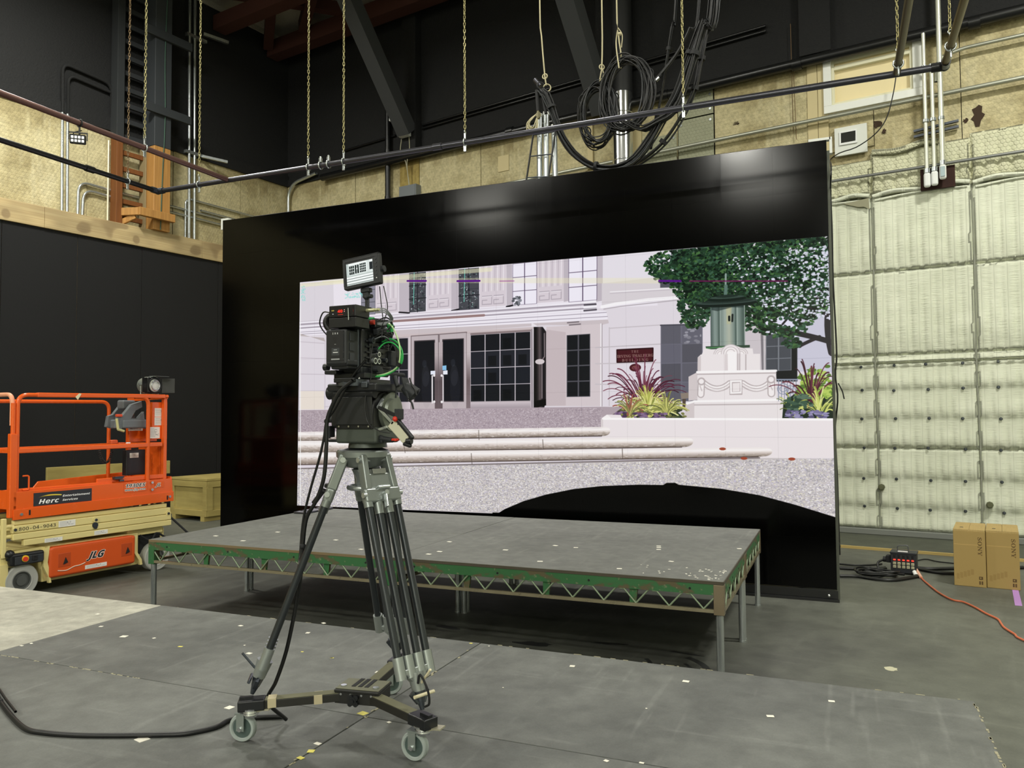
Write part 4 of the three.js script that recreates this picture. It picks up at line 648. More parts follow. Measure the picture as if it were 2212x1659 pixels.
// ---------------------------------------------------------------- lamps that light the hall, all above the frame
{ function lamp(p, power, label) {
    const t = thing('ceiling_lamp', label, 'lamp', p, RA, 'hanging work lamps of the hall');
    part('housing', [rbox(1.24, 0.12, 0.64, 0.02, 0, 0.09, 0), box(0.5, 0.05, 0.3, 0, 0.17, 0)], M.greyBox, t);
    part('diffuser', box(1.16, 0.02, 0.56, 0, 0.02, 0), mat(0xffffff, 0.5, 0, { emissive: 0xfff6dc, emissiveIntensity: 2.5 }), t);
    for (const s of [-0.5, 0.5]) part('hanger', rod([s, 0.15, 0], [s, TOP - p[1], 0], 0.008, 6), M.galv, t);
    const l = new THREE.RectAreaLight(LAMP_COLOR, LAMP_POWER * power, 1.16, 0.56); l.name = 'ceiling_lamp'; l.position.set(0, 0.0, 0); l.rotation.x = -Math.PI / 2; t.add(l);
  }
  for (const [u, y, v, w] of LAMPS) { const p = toStage(u, y, v); lamp([p.x, p.y, p.z], w, 'long white work lamp hanging from the roof above the hall'); }
  for (const [x, y, z] of SOFT_LIGHTS) {   // leaning towards the screen
    const t = thing('soft_light', 'wide soft light box hanging behind the photographer', 'lamp', [x, y, z], Math.PI, 'wide soft lights behind the photographer');
    const tip = new THREE.Group(); tip.name = 'light_head'; tip.rotation.x = 0.45; t.add(tip);
    part('shell', [rbox(1.7, 1.2, 0.1, 0.02, 0, 0, -0.09), rbox(1.2, 0.9, 0.16, 0.04, 0, 0, -0.2)], M.blackPaint, tip);
    part('diffuser', box(1.6, 1.1, 0.02, 0, 0, -0.02), mat(0xffffff, 0.6, 0, { emissive: 0xfff0c4, emissiveIntensity: 0.7 }), tip);
    part('hanger', [rod([-0.8, 0.3, -0.2], [-0.8, TOP - y, -0.2], 0.012), rod([0.8, 0.3, -0.2], [0.8, TOP - y, -0.2], 0.012)], M.galv, t);
    const l = new THREE.RectAreaLight(LAMP_COLOR, SOFT_POWER, 1.6, 1.1); l.name = 'soft_light'; l.rotation.y = Math.PI; tip.add(l);
  }
}

// ---------------------------------------------------------------- tripod on its rolling spreader
const CX = -1.94, CZ = -2.91;
const FEET = [[-0.385, 0.262], [0.385, 0.15], [-0.098, -0.452]];
{ const t = thing('tripod_dolly', 'black three armed rolling spreader with grey casters under the tripod', 'dolly', [CX, PY, CZ], 0);
  const a0 = 0.155;
  const hub = part('hub', turnY([rbox(0.205, 0.05, 0.13, 0.004, 0, 0.165, 0), rbox(0.205, 0.012, 0.15, 0.004, 0, 0.194, -0.005)], a0), mat(0x1a1a18, 0.5), t);
  part('top_plate', turnY(rbox(0.2, 0.004, 0.13, 0.002, 0, 0.202, -0.005), a0), mat(0x6a6a58, 0.7), hub);
  for (const s of [-0.03, 0.0, 0.03]) part('stripe', turnY(box(0.018, 0.002, 0.1, s, 0.205, -0.02), a0), M.rubber, hub);
  for (const s of [-0.075, 0.075]) part('cap', turnY(cyl(0.013, 0.013, 0.006, s, 0.206, 0.03), a0), M.galv, hub);
  for (const s of [-0.07, -0.025, 0.025, 0.07]) part('screw', turnY(cyl(0.005, 0.005, 0.006, s, 0.182, 0.067, Math.PI / 2), a0), M.chrome, hub);
  const kn = []; for (let i = 0; i < 4; i++) kn.push(cyl(0.011, 0.011, 0.014, -0.01 + Math.cos(i * 1.571 + 0.785) * 0.018, 0.16 + Math.sin(i * 1.571 + 0.785) * 0.018, 0.075, Math.PI / 2));
  part('knob', turnY([...kn, cyl(0.017, 0.017, 0.016, -0.01, 0.16, 0.076, Math.PI / 2), cyl(0.008, 0.008, 0.02, -0.01, 0.16, 0.08, Math.PI / 2)], a0), M.plastic, hub);
  FEET.forEach(([fx, fz], i) => {
    const L = Math.hypot(fx, fz), dx = fx / L, dz = fz / L, P = (r, y, s = 0) => [dx * r - dz * s, y, dz * r + dx * s];
    const arm = part('arm', beam(P(0.07, 0.165), P(L - 0.03, 0.158), 0.05, 0.034, [0, 1, 0], 0.003), mat(0x201f1a, 0.5), t);
    part('upper_face', beam(P(0.1, 0.183), P(L - 0.05, 0.1765), 0.047, 0.002), mat(0x66654e, 0.8), arm);
    if (i === 0) for (const r of [0.17, 0.36]) part('band', beam(P(r, 0.1635), P(r + 0.035, 0.1628), 0.053, 0.038), mat(0xb8ad8c, 0.6), arm);
    part('end_bracket', [beam(P(L - 0.06, 0.16), P(L + 0.05, 0.158), 0.07, 0.045, [0, 1, 0], 0.006), beam(P(L - 0.01, 0.185), P(L + 0.045, 0.185), 0.02, 0.012)], M.plastic, arm);
    const c = part('caster_plate', [cyl(0.034, 0.03, 0.022, ...P(L, 0.13)), cyl(0.04, 0.04, 0.006, ...P(L, 0.142)), cyl(0.026, 0.034, 0.02, ...P(L, 0.117))], M.chrome, t);
    // fork and wheel trail behind the swivel
    const wx = P(L, 0)[0] - 0.036, wz = P(L, 0)[2] + 0.004, wa = [-1.35, -1.6, -1.2][i], ax = V(Math.cos(wa), 0, -Math.sin(wa));
    const off = (s, y, g = 0) => [wx + ax.x * s + ax.z * g, y, wz + ax.z * s - ax.x * g];
    part('fork', [beam(off(-0.026, 0.118), off(-0.026, 0.05), 0.034, 0.004, [ax.x, 0, ax.z]), beam(off(0.026, 0.118), off(0.026, 0.05), 0.034, 0.004, [ax.x, 0, ax.z]), rod(off(-0.032, 0.0575), off(0.032, 0.0575), 0.006), beam(off(-0.028, 0.12), off(0.028, 0.12), 0.05, 0.006)], mat(0xa7b0ac, 0.35, 0.8), c);
    const prof = [[0.018, -0.01], [0.041, -0.01], [0.045, -0.016], [0.054, -0.016], [0.0585, -0.009], [0.0585, 0.009], [0.054, 0.016], [0.045, 0.016], [0.041, 0.01], [0.018, 0.01]];
    const q = new THREE.Quaternion().setFromUnitVectors(V(0, 1, 0), ax), put = (g) => g.applyMatrix4(new THREE.Matrix4().compose(V(wx, 0.0585, wz), q, V(1, 1, 1)));
    const w = part('wheel', put(lathe(prof, 0, 0, 0)), mat(0x98a19d, 0.5), c);
    part('wheel_hub', [put(cyl(0.042, 0.042, 0.021)), put(cyl(0.014, 0.014, 0.034))], mat(0x5a6a66, 0.35, 0.4), w);
    part('axle_cap', put(cyl(0.009, 0.009, 0.07)), M.chrome, w);
    if (i !== 2) part('brake_pedal', [beam(off(0, 0.115, 0.02), off(-0.01, 0.135, 0.085), 0.03, 0.006), beam(off(-0.01, 0.137, 0.075), off(-0.012, 0.14, 0.12), 0.045, 0.006)], mat(0xb8b49c, 0.4, 0.6), c);
  });
}
{ const t = thing('camera_tripod', 'heavy grey camera tripod with dark paired tube legs standing before the stage', 'tripod', [CX, PY, CZ], 0);
  part('crown', [lathe([[0.05, -0.06], [0.085, -0.05], [0.1, -0.025], [0.115, -0.01], [0.116, 0.012], [0.108, 0.02], [0.07, 0.02], [0.06, 0.0]], 0, 1.205, 0, 0, 0, 0, 40)], M.tripodGrey, t);
  part('bowl_clamp', [lathe([[0.03, -0.16], [0.032, -0.1], [0.05, -0.06]], 0, 1.2, 0), ring(0.06, 0.012, 0, 1.06, 0, Math.PI / 2)], M.galv, t);
  FEET.forEach(([fx, fz], i) => {
    const L = Math.hypot(fx, fz), dx = fx / L, dz = fz / L, tx = -dz, tz = dx;
    const top = V(dx * 0.085, 1.185, dz * 0.085), foot = V(dx * (L - 0.005), 0.2, dz * (L - 0.005)), dir = foot.clone().sub(top), len = dir.length(); dir.normalize();
    const nrm = V(dx, 0, dz).addScaledVector(dir, -V(dx, 0, dz).dot(dir)).normalize();
    const at_ = (f, s = 0, n = 0) => top.clone().addScaledVector(dir, f * len).add(V(tx * s, 0, tz * s)).addScaledVector(nrm, n);
    // upper casting: yoke with two ears, bolt, cross plate and sleeves
    const up = part('shoulder', [beam(at_(-0.02, 0.062), at_(0.13, 0.07), 0.045, 0.03, [tx, 0, tz], 0.008), beam(at_(-0.02, -0.062), at_(0.13, -0.07), 0.045, 0.03, [tx, 0, tz], 0.008), beam(at_(0.06, 0), at_(0.13, 0), 0.024, 0.13, [tx, 0, tz], 0.008),
      beam(at_(0.12, 0), at_(0.185, 0), 0.044, 0.186, [tx, 0, tz], 0.014), ...[-0.075, -0.026, 0.026, 0.075].map((s) => rod(at_(0.17, s), at_(Math.abs(s) > 0.05 ? 0.2 : 0.23, s), 0.0205))], M.tripodGrey, t);
    part('bolt', [rod(at_(0.0, -0.088), at_(0.0, 0.088), 0.012), rod(at_(0.15, 0.085, 0.01), at_(0.15, 0.1, 0.01), 0.012), rod(at_(0.15, -0.1, 0.01), at_(0.15, -0.085, 0.01), 0.012)], M.galv, up);
    part('lens_window', [beam(at_(0.055, -0.035, 0.016), at_(0.055, 0.035, 0.016), 0.022, 0.004, [nrm.x, nrm.y, nrm.z])], M.chrome, up);
    part('lever', [beam(at_(0.145, 0.0, 0.03), at_(0.215, 0.02, 0.05), 0.022, 0.01, [tx, 0, tz], 0.004), rod(at_(0.15, 0.0, 0.016), at_(0.15, 0.0, 0.045), 0.011), rod(at_(0.125, -0.03, 0.026), at_(0.125, 0.028, 0.026), 0.009)], i === 0 ? M.plastic : M.galv, up);
    for (const s of [-0.075, -0.026, 0.026, 0.075]) part('leg_tube', rod(at_(0.18, s), at_(0.835, s * 0.97), 0.0158, 18), M.carbon, t);
    const lo = part('lower_casting', [...[-0.073, -0.025, 0.025, 0.073].map((s) => rod(at_(0.79, s), at_(0.875, s), 0.0225, 16)), beam(at_(0.84, 0), at_(0.865, 0), 0.03, 0.16, [tx, 0, tz], 0.006), rod(at_(0.86, 0), at_(0.93, 0), 0.034, 18, 0.026), beam(at_(0.85, -0.045), at_(0.9, 0), 0.03, 0.03, [tx, 0, tz], 0.006), beam(at_(0.85, 0.045), at_(0.9, 0), 0.03, 0.03, [tx, 0, tz], 0.006)], M.casting, t);
    part('ankle', [rod(at_(0.92, 0), at_(0.965, 0), 0.026, 16, 0.018), rod(at_(0.96, 0), at_(1.0, 0), 0.018, 12, 0.008), beam(at_(0.93, -0.04), at_(0.97, -0.012), 0.012, 0.02, [tx, 0, tz]), beam(at_(0.93, 0.04), at_(0.97, 0.012), 0.012, 0.02, [tx, 0, tz])], M.steelDark, lo);
    if (i === 1) part('strap', tube([at_(0.9, 0.02, 0.03), at_(0.87, 0.02, 0.055), at_(0.93, 0.01, 0.07), at_(0.98, 0.0, 0.05), at_(0.99, 0, 0.02)], 0.005, 24, 6), M.rubber, lo);
    part('toggle', [rod(at_(0.905, 0, 0.02), at_(0.86, 0.0, 0.1), 0.005), rod(at_(0.945, -0.05, 0.03), at_(0.945, 0.05, 0.03), 0.007)], i === 1 ? mat(0xd8cfae, 0.5) : M.steelDark, lo);
  });
}
{ const t = thing('fluid_head', 'bulky black fluid head with grey base on top of the tripod', 'tripod head', [CX, PY, CZ], 0);
  part('flange', lathe([[0, -0.03], [0.05, -0.03], [0.062, 0.0], [0.1, 0.006], [0.102, 0.014], [0.07, 0.024], [0.066, 0.05], [0, 0.05]], 0.01, 1.21, 0, 0, 0, 0, 36), M.plastic, t);
  part('base', [rbox(0.21, 0.07, 0.19, 0.012, 0.025, 1.29, 0.0), cyl(0.085, 0.08, 0.03, 0.025, 1.25, 0)], mat(0x4b514b, 0.45, 0.35), t);
  const prof = []; for (let i = 0; i <= 16; i++) { const a = Math.PI * i / 16; prof.push([Math.cos(a) * 0.1, 1.385 + Math.sin(a) * 0.095]); } prof.push([-0.1, 1.318], [0.1, 1.318]);
  const drum = plate(prof, 0.19, 0.006).rotateY(Math.PI / 2).translate(0.115, 0, 0);
  const d = part('drum', drum, mat(0x131415, 0.4, 0.1), t);
  part('rear_cover', rbox(0.185, 0.12, 0.008, 0.003, 0.02, 1.395, 0.102), mat(0x1a1c1d, 0.45), d);
  for (let i = 0; i < 4; i++) part('screw', cyl(0.004, 0.004, 0.006, -0.052 + i * 0.05, 1.328, 0.105, Math.PI / 2, 0, 0, 10), M.chrome, d);
  part('side_housing', [rbox(0.045, 0.15, 0.16, 0.016, -0.095, 1.395, 0), cyl(0.07, 0.07, 0.02, -0.11, 1.4, 0, 0, 0, Math.PI / 2)], M.plastic, t);
  part('brake_knob', [cyl(0.016, 0.016, 0.03, -0.13, 1.36, 0.05, 0, 0, Math.PI / 2, 8), rbox(0.02, 0.05, 0.04, 0.004, -0.128, 1.305, 0.06), cyl(0.004, 0.004, 0.05, -0.118, 1.3, 0.082), rbox(0.05, 0.012, 0.02, 0.004, -0.11, 1.265, 0.06)], M.plasticMat, t);
  part('drag_cover', [cyl(0.085, 0.085, 0.03, 0.118, 1.39, -0.03, 0, 0, Math.PI / 2, 32), cyl(0.05, 0.06, 0.02, 0.135, 1.395, -0.02, 0, 0, Math.PI / 2, 24)], mat(0x747a70, 0.4, 0.5), t);
  part('tilt_platform', [rbox(0.25, 0.035, 0.24, 0.008, 0.02, 1.495, 0.0), rbox(0.2, 0.02, 0.2, 0.006, 0.01, 1.472, 0), cyl(0.022, 0.022, 0.2, 0.02, 1.47, 0.09, 0, 0, Math.PI / 2), cyl(0.024, 0.03, 0.04, -0.115, 1.475, 0.06, 0, 0, Math.PI / 2)], M.plastic, t);
  part('counterbalance_ring', [cyl(0.07, 0.07, 0.028, 0.0, 1.515, 0.08, 0, 0, 0, 32), rbox(0.03, 0.025, 0.02, 0.003, 0.09, 1.505, 0.12)], M.steelDark, t);
  for (const s of [-0.06, 0.02, 0.06]) part('stud', ball(0.006, s, 1.532, 0.12), M.chrome, t);
  // pan handle bracket and clamp
  const H = [[0.132, 1.409, 0.080], [0.205, 1.340, 0.080], [0.173, 1.326, 0.080], [0.196, 1.346, 0.080], [0.272, 1.272, 0.080], [0.268, 1.295, 0.080], [0.299, 1.276, 0.080], [0.254, 1.256, 0.080], [0.290, 1.245, 0.080], [0.281, 1.266, 0.080], [0.221, 1.359, 0.080], [0.223, 1.330, 0.080], [0.209, 1.272, 0.080], [0.234, 1.365, 0.080], [0.232, 1.334, 0.080], [0.187, 1.262, 0.080]];
  const h = part('handle_bracket', [beam(H[0], H[1], 0.012, 0.012), beam([0.12, 1.31, 0.08], H[2], 0.008, 0.01), rod([0.12, 1.44, 0.03], H[0], 0.01)], M.galv, t);
  part('control_plate', beam(H[3], H[4], 0.05, 0.012, [0, 0, 1], 0.004), mat(0xcfcdb6, 0.5, 0.3), h);
  part('clamp', [beam(H[10], H[6], 0.016, 0.02, [0, 0, 1], 0.006), beam(H[7], H[8], 0.016, 0.02, [0, 0, 1], 0.006), rod([H[9][0] - 0.012, H[9][1], H[9][2]], [H[9][0] + 0.012, H[9][1], H[9][2]], 0.013), beam(H[0], H[13], 0.014, 0.014)], M.plastic, h);
  part('red_lever', [ball(0.012, H[10][0], H[10][1], H[10][2] + 0.012), rbox(0.012, 0.008, 0.008, 0.002, H[11][0], H[11][1] - 0.06, H[11][2] + 0.012), rbox(0.045, 0.01, 0.014, 0.003, ...H[12])], mat(0xc8301c, 0.45), h);
  part('arm', [rod([0.1, 1.28, 0.06], [0.2, 1.27, 0.08], 0.011), beam([0.08, 1.29, 0.05], [0.15, 1.27, 0.07], 0.02, 0.03, [0, 1, 0], 0.006)], M.plasticMat, h);
  part('monitor_mount', [rbox(0.03, 0.045, 0.03, 0.004, H[14][0], H[14][1] + 0.045, H[14][2]), rod([H[14][0], H[14][1] + 0.03, H[14][2]], H[14], 0.008)], M.plasticMat, h);
}
// what the small monitor shows
const monitorPicture = canvasTexture(256, 180, (x, W, H) => {
  x.fillStyle = '#e9f2ee'; x.fillRect(0, 0, W, H); x.fillStyle = '#f8fdfa'; x.fillRect(0, 0, W, 16);
  x.fillStyle = '#c8d4d0'; x.fillRect(0, 0, 22, 100); x.fillStyle = '#dfe8e4'; x.fillRect(200, 0, 30, 100); x.fillStyle = '#20262a'; x.fillRect(226, 20, 30, 62);
  const win = (a, b, w, h, nx, ny) => { x.fillStyle = '#eef6f2'; x.fillRect(a, b, w, h); x.fillStyle = '#12201e'; for (let i = 0; i < nx; i++) for (let j = 0; j < ny; j++) x.fillRect(a + 2 + i * w / nx, b + 2 + j * h / ny, w / nx - 3, h / ny - 4); };
  win(26, 20, 52, 76, 3, 3); win(130, 14, 62, 78, 4, 4); win(82, 18, 20, 76, 1, 1); win(104, 18, 20, 76, 1, 1);
  x.fillStyle = '#fff'; x.fillRect(98, 46, 3, 12); x.fillRect(106, 46, 3, 12);
  x.fillStyle = '#c5cfcb'; x.fillRect(0, 100, W, 80); for (const y of [112, 132, 154]) { x.fillStyle = '#fbfffd'; x.fillRect(0, y, W, 13); x.fillStyle = '#6f7a76'; x.fillRect(0, y + 14, W, 4); }
});
const camLabels = canvasTexture(256, 128, (x) => {
  x.fillStyle = '#0b0b0c'; x.fillRect(0, 0, 256, 128); x.textAlign = 'center'; x.textBaseline = 'middle';
  x.fillStyle = '#ff2a1e'; x.font = 'bold 46px monospace'; x.shadowColor = '#ff1208'; x.shadowBlur = 16; x.fillText('40', 116, 66); x.shadowBlur = 0;
  x.fillStyle = '#ffb0a4'; x.fillRect(158, 48, 8, 7); x.fillRect(158, 68, 8, 7); x.fillStyle = '#b03020'; x.fillRect(92, 104, 56, 5);
  x.fillStyle = '#b9a848'; x.font = 'bold 20px sans-serif'; x.fillText('GO', 36, 52); x.fillStyle = '#88888c'; x.beginPath(); x.arc(38, 96, 7, 0, 7); x.fill();
});
const batteryLabel = canvasTexture(128, 192, (x) => {
  x.fillStyle = '#141517'; x.fillRect(0, 0, 128, 192); x.textAlign = 'center'; x.fillStyle = '#e8e8e8'; x.font = 'bold 15px monospace'; x.fillText('I D X', 64, 22);
  x.fillStyle = '#33363a'; x.fillRect(36, 110, 60, 48); x.fillStyle = '#9a9c9e'; x.fillRect(52, 120, 26, 4); x.fillStyle = '#d8d8d8'; x.fillRect(46, 136, 40, 5); x.fillStyle = '#0b0b0c'; x.beginPath(); x.moveTo(44, 40); x.lineTo(84, 40); x.lineTo(72, 92); x.lineTo(56, 92); x.fill(); x.fillStyle = '#777'; x.fillRect(58, 84, 12, 5); x.fillStyle = '#9b9da0'; x.fillRect(32, 178, 66, 8);
});
const pictureQuad = (w, h, d, x, y, z) => { const g = new THREE.BoxGeometry(w, h, d); return g.translate(x, y, z); };
{ const t = thing('cinema_camera', 'black cinema camera with battery, green cables and red readout on the tripod', 'camera', [CX, PY, CZ], 0);
  part('dovetail', [rbox(0.1, 0.02, 0.3, 0.004, 0.0, 1.525, 0.0), rbox(0.16, 0.025, 0.12, 0.004, 0.01, 1.545, 0.06), rbox(0.06, 0.018, 0.08, 0.004, -0.06, 1.56, 0.12)], M.plastic, t);
  part('riser', [rbox(0.12, 0.03, 0.24, 0.006, 0.0, 1.57, -0.02), cyl(0.009, 0.009, 0.34, 0.045, 1.565, -0.1, Math.PI / 2), cyl(0.009, 0.009, 0.34, -0.045, 1.565, -0.1, Math.PI / 2), rbox(0.03, 0.03, 0.05, 0.004, 0.085, 1.57, 0.02), cyl(0.014, 0.014, 0.03, 0.1, 1.575, 0.05, 0, 0, Math.PI / 2)], M.plasticMat, t);
  part('handwheel', cyl(0.016, 0.016, 0.02, -0.108, 1.585, 0.12, 0, 0, Math.PI / 2, 10), M.plastic, t);
  const b = part('body', [rbox(0.122, 0.165, 0.24, 0.008, 0.0, 1.665, -0.02), rbox(0.13, 0.03, 0.2, 0.006, 0, 1.755, -0.02), rbox(0.01, 0.13, 0.16, 0.003, 0.065, 1.66, -0.03)], mat(0x1b1d1f, 0.42), t);
  part('battery_plate', rbox(0.1, 0.17, 0.014, 0.004, 0, 1.66, 0.107), M.steelDark, t);
  const bat = part('battery', [rbox(0.106, 0.15, 0.09, 0.01, 0, 1.662, 0.158), rbox(0.112, 0.03, 0.08, 0.01, 0, 1.597, 0.158), rbox(0.088, 0.02, 0.07, 0.008, 0.004, 1.58, 0.15)], mat(0x1d1f22, 0.5), t);
  for (let i = 0; i < 3; i++) part('cell_rib', rbox(0.004, 0.034, 0.03, 0.0015, 0.0545, 1.62 + i * 0.043, 0.165), mat(0x2b2e32, 0.55), bat);
  part('battery_label', pictureQuad(0.082, 0.126, 0.002, -0.002, 1.667, 0.2036), mat(0xffffff, 0.5, 0, { map: batteryLabel }), bat, true);
  const rx = part('receiver', [rbox(0.135, 0.05, 0.1, 0.004, 0.03, 1.812, 0.15), rbox(0.138, 0.042, 0.1, 0.003, 0.03, 1.764, 0.15)], mat(0x101113, 0.4), t);
  part('readout', pictureQuad(0.118, 0.044, 0.002, 0.026, 1.812, 0.201), mat(0x050505, 0.3, 0, { emissive: 0xffffff, emissiveMap: camLabels, emissiveIntensity: 1.6 }), rx, true);
  part('antenna', rod([0.064, 1.822, 0.207], [0.066, 1.772, 0.207], 0.002), M.galv, rx);
  part('connector', [cyl(0.008, 0.008, 0.04, 0.115, 1.82, 0.12, 0, 0, Math.PI / 2), cyl(0.006, 0.006, 0.03, 0.145, 1.821, 0.12, 0, 0, Math.PI / 2)], mat(0xc9c8a0, 0.35, 0.6), rx);
  part('vents', [0, 1, 2, 3, 4].map((i) => rbox(0.008, 0.008, 0.13, 0.002, 0.066, 1.60 + i * 0.024, 0.01)), M.plastic, b);
  for (const [z, y, r, m] of [[0.03, 1.612, 0.014, M.galv], [0.0, 1.612, 0.013, M.galv], [0.0, 1.642, 0.012, M.chrome], [0.005, 1.665, 0.013, M.steelDark], [0.045, 1.7, 0.014, M.steelDark], [-0.04, 1.69, 0.012, M.steelDark], [-0.06, 1.62, 0.01, M.steelDark]]) { const s = part('socket', [cyl(r, r, 0.018, 0.075, y, z, 0, 0, Math.PI / 2, 20)], m, b); part('socket_hole', cyl(r * 0.62, r * 0.62, 0.004, 0.0835, y, z, 0, 0, Math.PI / 2, 16), M.plastic, s); }
  part('side_module', [rbox(0.03, 0.05, 0.06, 0.006, 0.08, 1.72, -0.06), rbox(0.025, 0.028, 0.05, 0.004, 0.085, 1.745, 0.01, 0.3), rbox(0.03, 0.07, 0.035, 0.006, 0.078, 1.63, -0.11)], M.plasticMat, b);
  part('top_cage', [rbox(0.13, 0.01, 0.22, 0.003, 0, 1.785, -0.04), rbox(0.03, 0.04, 0.05, 0.006, 0.08, 1.775, 0.02), cyl(0.01, 0.01, 0.16, 0.03, 1.8, -0.06, Math.PI / 2)], M.plastic, t);
  part('lens_motor', [cyl(0.05, 0.05, 0.05, 0.03, 1.66, -0.165, Math.PI / 2, 0, 0, 28), cyl(0.054, 0.056, 0.02, 0.01, 1.66, -0.2, Math.PI / 2, 0, 0, 28), ring(0.058, 0.003, 0.045, 1.655, -0.15, 0, 0.5)], M.plastic, t);
  for (const g of [cyl(0.007, 0.007, 0.035, 0.118, 1.76, -0.02, 0, 0, 0), cyl(0.007, 0.007, 0.035, 0.135, 1.758, -0.02, 0, 0, 0), cyl(0.0085, 0.0085, 0.05, 0.05, 1.797, 0.03, 0, 0, Math.PI / 2 - 0.1), rbox(0.02, 0.016, 0.02, 0.003, 0.0, 1.53, 0.1)]) part('green_plug', g, mat(0x1f9a4a, 0.5), t);
  part('red_plug', [cyl(0.01, 0.01, 0.018, 0.082, 1.778, 0.05, 0, 0, Math.PI / 2)], mat(0xb83a28, 0.5), t);
  part('black_plug', [cyl(0.01, 0.01, 0.055, 0.045, 1.779, 0.05, 0, 0, Math.PI / 2), rod([0.15, 1.545, -0.02], [0.17, 1.5, -0.01], 0.01)], M.plasticMat, t);
  const gm = mat(0x2aa84f, 0.45), pg = mat(0xb9dba0, 0.45);
  const cl = (pts, r, m) => part('cable', tube(pts, r, 40, 7), m, t);
  cl([[0.08, 1.66, 0.01], [0.11, 1.69, 0.0], [0.15, 1.69, 0], [0.185, 1.66, 0], [0.196, 1.615, 0], [0.17, 1.575, 0.0], [0.11, 1.545, 0.02], [0.04, 1.54, 0.08], [-0.02, 1.532, 0.12]], 0.0034, gm);
  cl([[0.08, 1.7, -0.03], [0.13, 1.71, -0.02], [0.18, 1.68, -0.01], [0.203, 1.63, 0], [0.185, 1.585, 0], [0.12, 1.551, 0.01], [0.05, 1.535, 0.08], [0.0, 1.53, 0.11]], 0.0034, gm);
  cl([[0.12, 1.78, 0.0], [0.15, 1.76, 0], [0.18, 1.7, 0], [0.192, 1.64, 0.005], [0.178, 1.585, 0.005], [0.12, 1.555, 0.01], [0.06, 1.545, 0.05]], 0.0034, pg);
  part('cable_tie', rod([0.188, 1.602, 0], [0.178, 1.588, 0], 0.012), M.rubber, t);
  for (let i = 0; i < 3; i++) cl([[0.14, 1.82 - i * 0.006, 0.12], [0.17, 1.826 - i * 0.008, 0.09], [0.165 - i * 0.006, 1.79, 0.02], [0.12, 1.775 - i * 0.004, 0.03], [0.06, 1.782, 0.04]], 0.0028, mat(0x8c9094, 0.4));
  cl([[-0.035, 1.81, 0.195], [-0.09, 1.815, 0.17], [-0.128, 1.77, 0.14], [-0.1, 1.72, 0.12], [-0.055, 1.69, 0.1]], 0.003, M.cable);
  cl([[-0.035, 1.8, 0.19], [-0.07, 1.79, 0.17], [-0.07, 1.76, 0.15], [-0.05, 1.74, 0.12]], 0.0025, M.cable);
  for (let i = 0; i < 9; i++) { const y = 1.70 + i * 0.012; cl([[0.07, y, 0.04 - i * 0.01], [0.1 + rr(0, 0.02), y + rr(-0.01, 0.02), 0.02 - i * 0.006], [0.11 + rr(0, 0.02), y + rr(-0.03, 0), -0.05], [0.075, y - 0.03, -0.1]], 0.0035, i % 3 ? M.cable : mat(0x6e7276, 0.4, 0.4)); }
  cl([[0.1, 1.78, 0.05], [0.13, 1.8, 0.02], [0.15, 1.775, 0], [0.13, 1.75, 0]], 0.003, M.cable);
  cl([[0.08, 1.69, 0.045], [0.085, 1.62, 0.07], [0.09, 1.55, 0.07], [0.085, 1.45, 0.11], [0.1, 1.35, 0.12], [0.16, 1.31, 0.12], [0.2, 1.3, 0.1]], 0.0025, M.cable);
  part('cable_coil', [ring(0.035, 0.012, -0.085, 1.78, 0.1, 0, 0.5), ring(0.03, 0.009, -0.08, 1.775, 0.085, 0.2, 0.4)], M.cable, t);
  part('viewfinder', [lathe([[0, 0], [0.022, 0.0], [0.03, 0.02], [0.034, 0.06], [0.024, 0.062], [0, 0.05]], 0.2, 1.5, -0.02, 0.3, 0, -2.3), rbox(0.012, 0.1, 0.05, 0.004, 0.215, 1.49, -0.02, 0, 0, 0.35), rod([0.16, 1.52, -0.02], [0.155, 1.45, -0.02], 0.004)], M.plasticMat, t);
  part('viewfinder_hook', [tube([[0.23, 1.535, -0.01], [0.25, 1.5, 0.0], [0.262, 1.485, 0.0], [0.27, 1.46, 0.0]], 0.004, 16, 6), tube([[0.22, 1.44, 0], [0.245, 1.43, 0], [0.255, 1.4, 0]], 0.004, 16, 6)], M.cable, t);
}
